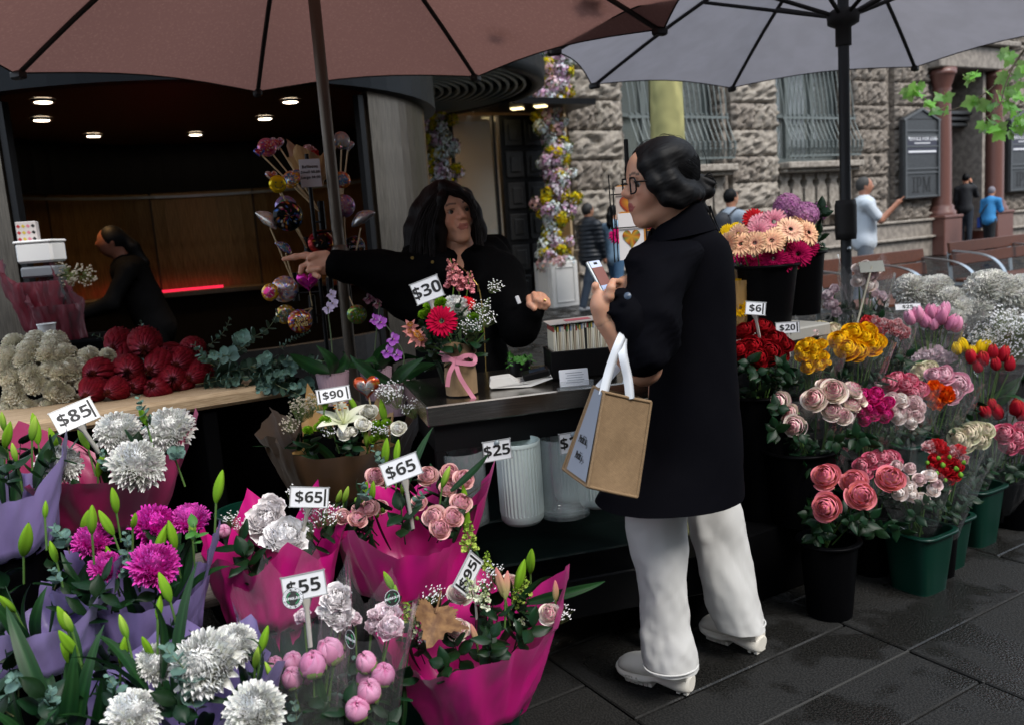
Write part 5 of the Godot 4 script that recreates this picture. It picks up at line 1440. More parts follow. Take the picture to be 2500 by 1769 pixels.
	price_tag("$65", Vector3(0.801, 0.8, -1.951), 0.096, 0.056, seen(b0, 0.3, 0.0), 0.25, Vector3(0.824, 0.631, -1.966), "", "white price tag reading $65 over the blush roses")
	# white lily in dark brown paper
	b0 = Vector3(0.86, 0.568, -2.58)
	t = thing("bouquet", "bouquet of white lily, white roses and green buttons in dark brown paper", "bouquet", b0, "wrapped bouquets")
	own(t, "paper", paper_cone(b0, Vector3.UP, 0.09, 0.24, 0.26, [[5, 1.3, 0.6], [100, 1.2, 0.6], [165, 1.15, 0.8], [215, 0.95]], 0.7, 0.014, 8), M.wrap_brown)
	own(t, "inner_paper", paper_cone(b0, Vector3.UP, 0.06, 0.2, 0.25, [[55, 1.35, 0.4], [125, 1.4, 0.4]], 0.6, 0.008, 9), M.wrap_kraft)
	spots(t, "lily_white", "lily", Q([.844,.824,-2.482,.083]), 0.6, 0.1)
	spots(t, "rose_white", "rose", Q([.829,.801,-2.44,.023,.879,.821,-2.414,.024,.944,.832,-2.518,.028,.917,.831,-2.558,.021,.971,.804,-2.357,.024,.85,.804,-2.428,.018]), 0.5, 0.2)
	spots(t, "mum_green", "button_mum", Q([.789,.839,-2.493,.022,.924,.814,-2.41,.021,.932,.786,-2.4,.021,.91,.774,-2.411,.019,.772,.823,-2.501,.019,.949,.821,-2.396,.018,.741,.816,-2.518,.018]), 0.6, 0.3)
	spots(t, "gyp_brown", "gypsophila_spray", Q([.753,.802,-2.649,.051,.792,.817,-2.629,.049,.731,.78,-2.658,.037,.818,.829,-2.616,.043]), 0.7, 0.3); spots(t, "gyp", "gypsophila_spray", Q([.967,.865,-2.393,.041,.988,.849,-2.378,.038,1.031,.818,-2.347,.041,.924,.773,-2.402,.03,.947,.764,-2.387,.027,.802,.783,-2.476,.027,.981,.884,-2.388,.033]), 0.8, 0.3)
	buds(t, Q([.795,.838,-2.49,.033,.903,.868,-2.549,.031,.89,.783,-2.424,.033,.946,.862,-2.405,.036,.8,.899,-2.498,.025])); greens(t, b0 + Vector3(0, 0.22, 0), 0.18, 7, 7, 0)
	price_tag("$90", Vector3(0.823, 0.919, -2.488), 0.1, 0.046, seen(b0, 0.6, 0.0), 0.06, Vector3(0.834, 0.838, -2.49), "lr", "white price tag reading $90 over the white lily")
	# roses and snapdragons in magenta paper
	b0 = Vector3(0.865, 0.207, -1.773)
	t = thing("bouquet", "bouquet of pink-rimmed roses and snapdragons in magenta paper with a dry leaf", "bouquet", b0, "wrapped bouquets")
	own(t, "paper", paper_cone(b0, Vector3.UP, 0.075, 0.225, 0.25, [[3, 1.42, 0.9], [95, 1.15, 0.8], [140, 1.35, 0.5], [190, 0.95, 0.7], [300, 0.95, 0.9]], 0.8, 0.014, 10, 0.1, 0.95), M.wrap_pink)
	spots(t, "rose_rim", "rose", Q([.876,.487,-1.817,.033,.807,.448,-1.709,.029,1.018,.472,-1.824,.023,1.021,.452,-1.642,.026]), 0.45, 0.15)
	spots(t, "snap_white", "snapdragon", Q([.87,.5,-1.74,.043,.726,.443,-1.756,.04,.883,.478,-1.728,.037,.95,.424,-1.679,.026]), 0.7, 0.2); spots(t, "snap_green", "snapdragon", Q([.893,.578,-1.799,.053,.716,.465,-1.766,.038,.984,.444,-1.721,.038,1.007,.469,-1.713,.038,.926,.537,-1.772,.033]), 0.85, 0.15)
	buds(t, Q([.987,.539,-1.713,.037,1.015,.571,-1.702,.035,.779,.474,-1.824,.028])); buds(t, Q([.931,.538,-1.711,.039,.942,.532,-1.703,.034,1.041,.51,-1.641,.028,.829,.453,-1.674,.027]), "bud_pink")
	spots(t, "gyp", "gypsophila_spray", Q([.925,.5,-1.743,.037,.807,.472,-1.807,.028,.747,.43,-1.741,.025,1.049,.408,-1.654,.028,.937,.521,-1.739,.028]), 0.8, 0.3); greens(t, b0 + Vector3(0, 0.25, 0), 0.19, 5, 16, 0)
	blades(t, [V([.961,.454,-1.714,1.047,.561,-1.682]), V([.992,.473,-1.699,1.142,.498,-1.615]), V([.968,.434,-1.729,.982,.532,-1.738])])
	price_tag("$95", Vector3(0.854, 0.577, -1.728), 0.092, 0.05, (seen(b0, 0.1, 0.9)), 0.75, Vector3(0.869, 0.457, -1.733), "lr", "white price tag reading $95 turned edgewise above the magenta bouquet")
	var dl := part(self, numbered("dry_leaf"), maple(0.14, 1.1), M.leaf_dry, Transform3D(Basis(Vector3.UP, -0.5) * Basis.from_euler(Vector3(-0.6, 0.5, 2.5)), Vector3(0.754, 0.493, -1.725)))
	dl.set_meta("label", "dry brown plane leaf caught on the magenta bouquet"); dl.set_meta("category", "leaf")
	# peonies in clear wrap
	b0 = Vector3(0.429, 0.167, -1.718)
	t = thing("peony_bunch", "bunch of pink peony buds in clear wrap with the $55 tag", "flower bunch", b0, "peonies in clear wrap")
	c = b0
	spots(t, "peony_bud", "peony_bud", Q([.407,.481,-1.692,.023,.421,.497,-1.734,.021,.442,.515,-1.654,.028,.488,.521,-1.675,.029,.392,.482,-1.772,.019,.45,.449,-1.732,.017]), 0.75, 0.2, c); spots(t, "peony_white", "peony", Q([.534,.602,-1.733,.041,.52,.574,-1.736,.037,.536,.563,-1.725,.035]), 0.5, 0.2, c)
	greens(t, Vector3(0.448, 0.42, -1.705), 0.09, 14, 6, 2, 0.5); spots(t, "peony_pale", "peony", Q([.47,.561,-1.787,.022]), 0.5, 0.2, c)
	own(t, "clear_wrap", paper_cone(b0, Vector3.UP, 0.07, 0.115, 0.52, [[25, 1.06, 0.5], [80, 1.1, 0.5], [130, 1.05, 0.5], [180, 1.0], [290, 0.9]], 0.86, 0.008, 11), M.cello)
	sticker(t, Vector3(0.412, 0.679, -1.631), seen(b0, 0.4), 0.021, true)
	price_tag("$55", Vector3(0.445, 0.686, -1.66), 0.086, 0.05, seen(b0, 0.2, 0.0), 0.03, Vector3(0.443, 0.552, -1.66), "", "white price tag reading $55 in the clear-wrapped peonies")
	b0 = Vector3(0.527, 0.142, -1.726)
	t = thing("peony_bunch", "bunch of pale and striped peonies in clear wrap leaning beside the $55 tag's bunch", "flower bunch", b0, "peonies in clear wrap")
	spots(t, "peony_bud", "peony_bud", Q([.546,.431,-1.625,.026,.589,.444,-1.649,.026,.562,.473,-1.67,.023,.514,.407,-1.616,.026,.563,.429,-1.685,.022]), 0.7, 0.2, b0); spots(t, "peony_pale", "peony", Q([.634,.509,-1.704,.036,.648,.521,-1.745,.039,.6,.522,-1.727,.02,.572,.539,-1.746,.018,.608,.546,-1.726,.016]), 0.5, 0.2, b0)
	greens(t, Vector3(0.572, 0.379, -1.694), 0.07, 12, 5, 0, 0.5); buds(t, Q([.669,.598,-1.77,.027,.678,.567,-1.759,.023]))
	own(t, "clear_wrap", paper_cone(b0, (Vector3.UP + CR * 0.16).normalized(), 0.06, 0.1, 0.5, [[0, 0.95, 0.5], [70, 1.0, 0.5], [130, 1.12, 0.4], [200, 0.95]], 0.84, 0.008, 12), M.cello)
	sticker(t, Vector3(0.616, 0.624, -1.618), seen(b0, 0.3, 0.4), 0.018, false); sticker(t, Vector3(0.511, 0.572, -1.6), seen(b0, 0.2, -1.3), 0.02, false)

func sticker(t: Node3D, p: Vector3, look: Vector3, r: float, words: bool) -> void:
	# round black label with a green arrow ring and white print
	var bs := frame(look)
	var z := look.normalized()
	var x := Vector3.UP.cross(z).normalized()
	var fl := Basis(x, z.cross(x), z)
	var b := B.new(); lathe(b, [Vector2(r, 0), Vector2(r, 0.0006), Vector2(0, 0.0006)], 36)
	var o := part(t, "sticker", b.done(), M.ink, Transform3D(bs, p - t.position))
	var g := B.new()
	for a in [[0.5, 2.6], [3.64, 5.74]]:
		var pts := []
		for k in 10: pts.append(Vector3(cos(lerpf(a[0], a[1], k / 9.0)) * r * 0.55, 0.0012, sin(lerpf(a[0], a[1], k / 9.0)) * r * 0.55))
		tube(g, pts, [0.0011], 4)
	part(o, "arrow_ring", g.done(), mat(lin("2f8a5a"), 0.5))
	var rg := B.new(); var pr := []
	for k in 37: pr.append(Vector3(cos(TAU * k / 36) * r * 0.93, 0.0008, sin(TAU * k / 36) * r * 0.93))
	tube(rg, pr, [0.0005], 4); part(o, "print_ring", rg.done(), M.white_card)
	letters(t, "REPAK.AUS", r * 0.24, Transform3D(fl, p - t.position + z * 0.0014), M.white_card)
	if words:
		var s := "50% RECYCLED MATERIAL 50% RECYCLED MATERIAL "
		for k in s.length():
			if s[k] == " ": continue
			var a := PI / 2 - TAU * k / s.length()
			letters(t, s[k], r * 0.17, Transform3D(fl * Basis(Vector3(0, 0, 1), a - PI / 2), p - t.position + fl * Vector3(cos(a) * r * 0.78, sin(a) * r * 0.78, 0.0008)), M.white_card, 600, "print")

func shelf_and_supports() -> void:
	# timber shelf before the kiosk
	var a := Vector3(-0.139, 0.86, -3.062)
	var t := thing("timber_shelf", "pale raw timber shelf on dark trestles carrying cut mums and proteas", "shelf", Vector3(0.3, 0, -3.1))
	var b := B.new(); b.box(Vector3(-0.05, 0.878, -3.22), Vector3(1.78, 0.052, 0.5), Basis(), Color.WHITE, 0.012); own(t, "board", b, M.timber_raw)
	for x in [-0.7, 0.55]:
		var l := B.new(); l.box(Vector3(x, 0.42, -3.2), Vector3(0.05, 0.84, 0.4), Basis(), Color.WHITE, 0.005); own(t, "trestle", l, M.black_matt)
	var bk := thing("stall_skirt", "black skirting cloth hanging behind the bouquets under the timber shelf", "screen", Vector3(0.3, 0, -3.5))
	var s := B.new()
	var rows := [[], []]
	for k in 50:
		var x := -1.2 + k * 0.045
		rows[0].append(Vector3(x, 0.005, -3.48 + 0.015 * sin(k * 1.3))); rows[1].append(Vector3(x, 0.84, -3.46 + 0.006 * sin(k * 1.3)))
	s.sheet(rows, []); own(bk, "cloth", s, M.black_matt)
	# low plank step behind the front buckets
	for st in [[-0.25, -2.62, 1.9, 0.42, 0.4, "low grey plank step behind the bouquet buckets"]]:
		var o := thing("plank_step", st[5], "platform", Vector3(st[0], 0, st[1]))
		for k in 4:
			var p := B.new(); p.box(Vector3(0, st[4], -0.16 + k * 0.105), Vector3(st[2], 0.03, 0.1), Basis(), Color.WHITE, 0.005); part(o, "plank", p.done(), M.timber_grey)
		for x in [-0.85, 0.0, 0.85]:
			var p := B.new(); p.box(Vector3(x, st[4] / 2 - 0.01, 0), Vector3(0.04, st[4] - 0.022, 0.38)); part(o, "bearer", p.done(), M.black_matt)
	# cream mums on the shelf
	var sets := []
	t = thing("flower_pile", "heap of cream mums lying at the shelf's far end", "cut flowers", Vector3(0.041, 0.863, -3.349))
	for k in 46:
		var px := rng.randf_range(-0.17, 0.2)
		var h := sqrt(maxf(0.02, 1 - pow((px + 0.02) / 0.24, 2)))
		var an := rng.randf_range(-0.35, 1.5)
		var p := Vector3(0.054, 0.893, -3.406) + CR * px + Vector3(0, sin(an) * 0.20 * h + 0.03, 0) - CF * (cos(an) * 0.13 * h - 0.02)
		put(t, "mum_cream", "mum", p, (Vector3(0, sin(an) + 0.1, 0) - CF * cos(an) + CR * px * 2.0).normalized(), rng.randf_range(0.9, 1.15))
	for k in 9: put(t, "sprig", "leaf_sprig", Vector3(0.063, 0.892, -3.459) + CR * rng.randf_range(-0.2, 0.2) + Vector3(0, rng.randf_range(0, 0.1), 0), Vector3.UP + CR * rng.randf_range(-1, 1), 0.8)
	spots(t, "mum_cream", "mum", Q([.13,1.101,-3.374,.047,.025,1.078,-3.432,.042,.23,1.045,-3.305,.038,.083,1.058,-3.394,.044,-.015,1.035,-3.448,.041,.164,1.051,-3.346,.041,.284,1.044,-3.273,.028,.032,.984,-3.411,.044,.1,.986,-3.372,.044,.166,.973,-3.33,.044,.13,.913,-3.341,.041,-.019,.91,-3.428,.041,.072,.879,-3.369,.041,.015,.86,-3.4,.039,.21,1,-3.309,.034]), 0.4, 0.3)
	# proteas
	t = thing("flower_pile", "stack of dark red proteas lying on the timber shelf", "cut flowers", Vector3(0.37, 0.913, -3.165))
	for q in Q([.324,1.067,-3.372,.058,.402,1.068,-3.232,.06,.232,.997,-3.202,.055,.333,.994,-3.189,.056,.42,.995,-3.185,.056,.499,.995,-3.185,.054,.202,.94,-3.163,.048,.271,.939,-3.145,.045,.401,.933,-3.114,.048,.464,.953,-3.128,.05,.543,.951,-3.151,.048,.563,1.029,-3.247,.052,.347,.942,-3.183,.043,.475,1.03,-3.276,.049,.495,.926,-3.152,.041,.34,1.028,-3.332,.045]):
		var d := (-CF * 0.9 + CR * rng.randf_range(-0.55, 0.45) + Vector3(0, rng.randf_range(-0.25, 0.45), 0)).normalized()
		put(t, "protea", "protea", q[0], d, 2.1 * q[1] / 0.088)
		stem(t, q[0] - d * 0.16, q[0] - d * 0.03, 0.006)
	# eucalyptus
	t = thing("flower_pile", "loose eucalyptus branches lying on the timber shelf beside the proteas", "foliage", Vector3(0.715, 0.901, -3.076))
	for q in [[Vector3(0.534, 0.926, -3.246), Vector3(0.738, 1.059, -3.091)], [Vector3(0.546, 0.909, -3.236), Vector3(0.813, 1.014, -2.922)], [Vector3(0.567, 0.93, -3.169), Vector3(0.834, 0.896, -2.829)], [Vector3(0.616, 0.929, -3.257), Vector3(0.84, 1.146, -3.046)], [Vector3(0.562, 0.95, -3.293), Vector3(0.714, 1.119, -3.233)], [Vector3(0.665, 0.937, -3.112), Vector3(0.917, 0.99, -2.856)], [Vector3(0.712, 0.971, -3.032), Vector3(0.839, 0.857, -2.761)], [Vector3(0.771, 0.997, -3.002), Vector3(0.921, 0.928, -2.842)], [Vector3(0.542, 0.922, -3.124), Vector3(0.751, 0.958, -2.948)], [Vector3(0.815, 1.02, -3.039), Vector3(0.935, 1.071, -3.036)], [Vector3(0.429, 0.972, -3.434), Vector3(0.273, 1.119, -3.434)], [Vector3(0.446, 0.988, -3.426), Vector3(0.41, 1.14, -3.357)], [Vector3(0.804, 0.953, -2.916), Vector3(0.795, 0.808, -2.837)]]:
		var d: Vector3 = q[1] - q[0]
		put(t, "eucalyptus_long", "eucalyptus_branch", q[0], d, d.length() / 0.36)
	for q in V([.605,.98,-3.097,.663,1.006,-3.067,.706,.924,-3.027,.757,.904,-2.993,.813,.915,-2.962,.694,1.035,-3.054,.849,.975,-2.952,.625,.931,-3.076,.879,.894,-2.92,.78,.965,-2.991]): put(t, "eucalyptus", "eucalyptus_sprig", q, facing(q, 0.4, 0.8), rng.randf_range(0.7, 1.0))
	# buckets under the wrapped bouquets
	for q in [["dark green bucket under the magenta bouquet", Vector3(0.876, 0.217, -1.768)], ["dark green bucket under the white peony bouquet", Vector3(0.513, 0.413, -2.193)], ["dark green bucket under the blush rose bouquet", Vector3(0.865, 0.417, -2.104)]]:
		var p: Vector3 = q[1]
		bucket(q[0], Vector3(p.x, 0, p.z), 0.1, 0.08, maxf(0.2, p.y + 0.0), M.bucket_green, 2.0, "green buckets under the wrapped bouquets")
	var eb := Vector3(0.538, 0.595, -2.539)
	bucket("empty dark green bucket standing on the plank step", Vector3(eb.x, 0.416, eb.z), 0.085, 0.07, maxf(0.08, eb.y - 0.4), M.bucket_green)
	for q in [["black bucket holding the crimson bouquet", Vector3(0.157, 0.678, -2.427)], ["black bucket holding the stall-end lilac bouquet", Vector3(-0.081, 0.71, -2.278)], ["black bucket holding the low lilac bouquet", Vector3(-0.056, 0.506, -2.052)], ["black bucket holding the magenta mum bouquet", Vector3(0.174, 0.458, -2.083)], ["black bucket holding the nearest white mum bouquet", Vector3(0.178, 0.286, -1.722)], ["black bucket holding the clear-wrapped peony bud bunch", Vector3(0.426, 0.148, -1.716)], ["black bucket holding the leaning peony bunch", Vector3(0.527, 0.115, -1.733)], ["black bucket holding the brown paper bouquet", Vector3(0.858, 0.554, -2.579)], ["black bucket holding the corner greenery", Vector3(-0.072, 0.361, -1.812)]]:
		var p: Vector3 = q[1]
		bucket(q[0], Vector3(p.x, 0, p.z), 0.085, 0.07, maxf(0.15, p.y + 0.02), M.bucket_black, 2.0, "black buckets under the wrapped bouquets")


# ---- the bucket stand on the right
func bunch(label: String, kind: String, called: String, list: Array, foot: Vector3, clear := true, leaves := 6, leaf_kind := "sprig", up := 0.55, rim := 0.1, extra := 1.12, group := "flower bunches in the bucket stand") -> Node3D:
	# flower heads given one by one; stems run to the foot; a clear sleeve opens round them
	var t := thing("flower_bunch", label, "flower bunch", foot, group)
	var c := Vector3.ZERO
	for q in list: c += q[0]
	c /= list.size()
	for q in list:
		var d = (facing(q[0], up, 0.18) + (q[0] - c) * 4.0).normalized()
		put(t, kind, called, q[0], d, 2 * q[1] / ND[kind])
		stem(t, foot + Vector3(rng.randf_range(-0.025, 0.025), 0, rng.randf_range(-0.025, 0.025)), q[0] - d * 0.005, 0.0028)
	for k in leaves:
		var a := k * 2.4 + rng.randf()
		var o := CR * cos(a) + CF * sin(a)
		put(t, leaf_kind, "leaf_sprig" if leaf_kind != "blade" else "leaf", c.lerp(foot, rng.randf_range(0.4, 0.7)) + o * 0.035, (Vector3.UP * 0.6 + o * rng.randf_range(0.6, 1.2)), rng.randf_range(0.65, 0.95))
	if clear:
		var ax := (c - foot)
		own(t, "clear_sleeve", paper_cone(foot, ax.normalized(), 0.035, rim, ax.length() * extra, [[rng.randf_range(0, 60), 1.12, 0.5], [rng.randf_range(100, 160), 1.14, 0.5], [220, 1.05, 0.5]], 0.9, 0.007, rng.randf() * 50, 0.05, 0.9), M.cello)
	return t
func cluster(c: Vector3, R: float, n: int, r: float, flat := 0.6) -> Array:
	# n heads spread over a low dome round c
	var o := []
	for k in n:
		var q := sqrt((k + 0.5) / n)
		var a := k * 2.39996
		o.append([c + CR * cos(a) * R * q + CF * sin(a) * R * q * 0.9 + Vector3(0, R * flat * (1 - q * q) + rng.randf_range(-0.2, 0.2) * r, 0), r * rng.randf_range(0.88, 1.12)])
	return o
func bucket_stand() -> void:
	# stepped black stand
	var t := thing("display_stand", "black stepped stand carrying the rows of flower buckets", "stand", Vector3(2.9, 0, -2.5))
	for s in [[2.95, 0.13, -2.22, 2.3, 0.26, 0.34], [3.1, 0.24, -2.58, 2.6, 0.48, 0.34], [3.4, 0.3, -2.95, 2.6, 0.6, 0.34]]:
		var b := B.new(); b.box(Vector3(s[0], s[1], s[2]), Vector3(s[3], s[4], s[5]), Basis(), Color.WHITE, 0.006); own(t, "step", b, M.black_matt)
	var tb := thing("side_table", "pale grey table top on black legs under the gerbera tubs", "table", Vector3(2.35, 0, -2.5))
	var top := B.new(); top.box(Vector3(2.42, 0.9, -2.45), Vector3(0.75, 0.05, 0.44), Basis(), Color.WHITE, 0.006); own(tb, "table_top", top, mat(lin("8f8d86"), 0.6))
	for x in [2.1, 2.74]:
		for z in [-2.62, -2.28]:
			var b := B.new(); b.box(Vector3(x, 0.44, z), Vector3(0.04, 0.87, 0.04)); own(tb, "leg", b, M.black)
	# tubs on the table
	var p := Vector3(2.625, 0.973, -2.398)
	bucket("tall black tub of peach and pink gerberas on the table", Vector3(p.x, 0.926, p.z), 0.118, 0.088, 0.245, M.bucket_black, 2.0, "black tubs on the table")
	var f := Vector3(p.x, 0.95, p.z)
	t = bunch("peach gerberas with dark hearts in the black tub", "gerbera_peach", "gerbera", Q([2.475,1.265,-2.457,.046,2.504,1.257,-2.415,.053,2.528,1.259,-2.366,.049,2.569,1.263,-2.319,.052,2.552,1.296,-2.476,.046,2.669,1.3,-2.314,.059,2.792,1.281,-2.331,.054,2.656,1.276,-2.364,.049,2.861,1.32,-2.415,.048]), f, false, 0, "sprig", 0.35)
	for q in [["gerbera_pink", "gerbera", Q([2.673,1.333,-2.469,.051,2.696,1.333,-2.42,.058,2.606,1.299,-2.421,.053,2.67,1.317,-2.527,.044])], ["gerbera_hot", "gerbera", Q([2.578,1.204,-2.421,.053,2.582,1.194,-2.322,.052,2.714,1.201,-2.316,.057,2.563,1.215,-2.478,.047,2.703,1.22,-2.373,.054,2.822,1.221,-2.362,.047,2.609,1.174,-2.303,.042])], ["gerbera_red", "gerbera", Q([2.691,1.352,-2.521,.048])], ["gerbera_yellow", "gerbera", Q([2.556,1.31,-2.535,.033,2.585,1.319,-2.519,.029,2.543,1.299,-2.54,.027])]]: spots(t, q[0], q[1], q[2], 0.3, 0.15, f)
	var p2 := Vector3(3.038, 0.945, -2.538)
	bucket("tall black tub of purple hydrangeas on the table", Vector3(p2.x - 0.06, 0.926, p2.z + 0.0), 0.105, 0.085, 0.27, M.bucket_black, 2.0, "black tubs on the table")
	t = bunch("purple hydrangea heads behind the gerberas", "hydrangea", "hydrangea", Q([2.936,1.389,-2.559,.065,2.956,1.351,-2.482,.061,3.173,1.359,-2.591,.044]), Vector3(p2.x - 0.06, 1.0, p2.z), false, 3, "sprig", 0.6)
	for q in V([3.099,1.31,-2.508,3.08,1.254,-2.51,3.083,1.195,-2.497]): put(t, "sprig", "leaf_sprig", q, facing(q, 0.5, 0.4), 1.1)
	var kp := thing("kraft_bunch", "sunflowers wrapped in brown kraft paper behind the gerbera tub", "flower bunch", Vector3(2.548, 1, -2.484))
	own(kp, "paper", paper_cone(Vector3(2.54, 0.946, -2.479), Vector3.UP, 0.04, 0.075, 0.2, [[100, 1.2], [200, 1.1]], 0.85, 0.008, 31, 0.02), M.wrap_kraft); spots(kp, "sunflower", "sunflower", Q([2.499,1.081,-2.445,.046,2.503,1.006,-2.429,.036]), 0.1, 0.15)
	price_tag("$6", Vector3(2.23, 1.047, -2.093), 0.066, 0.045, seen(p, 0.3, 0.1), -0.12, Vector3(2.266, 0.926, -2.109), "r", "small white price tag reading $6 above the red roses")
	price_tag("$20", Vector3(2.434, 0.953, -2.132), 0.082, 0.04, seen(p, 0.2, 0.0), 0.03, Vector3(2.44, 0.844, -2.133), "r", "white price tag reading $20 in front of the grey table")
	price_tag("$25", Vector3(3.638, 0.887, -2.467), 0.11, 0.035, seen(p, 0.9, 0.0), 0.0, Vector3(3.624, 0.737, -2.449), "", "white price tag reading $25 below the shaggy white mums")
	var bt := Vector3(3.431, 1.093, -2.509)
	var bk := thing("price_tag", "blank backed tag on a long pale stake in the white lisianthus", "price tag", bt, "price tags in the flowers")
	var cb := B.new(); cb.box(Vector3.ZERO, Vector3(0.11, 0.055, 0.003), Basis(Vector3.UP, -0.6) * Basis(Vector3.RIGHT, -0.5)); part(bk, "card", cb.done(), mat(lin("8a8c84"), 0.6)); stem(bk, Vector3(3.247, 0.72, -2.493), bt, 0.005, mat(lin("a8a490"), 0.6))
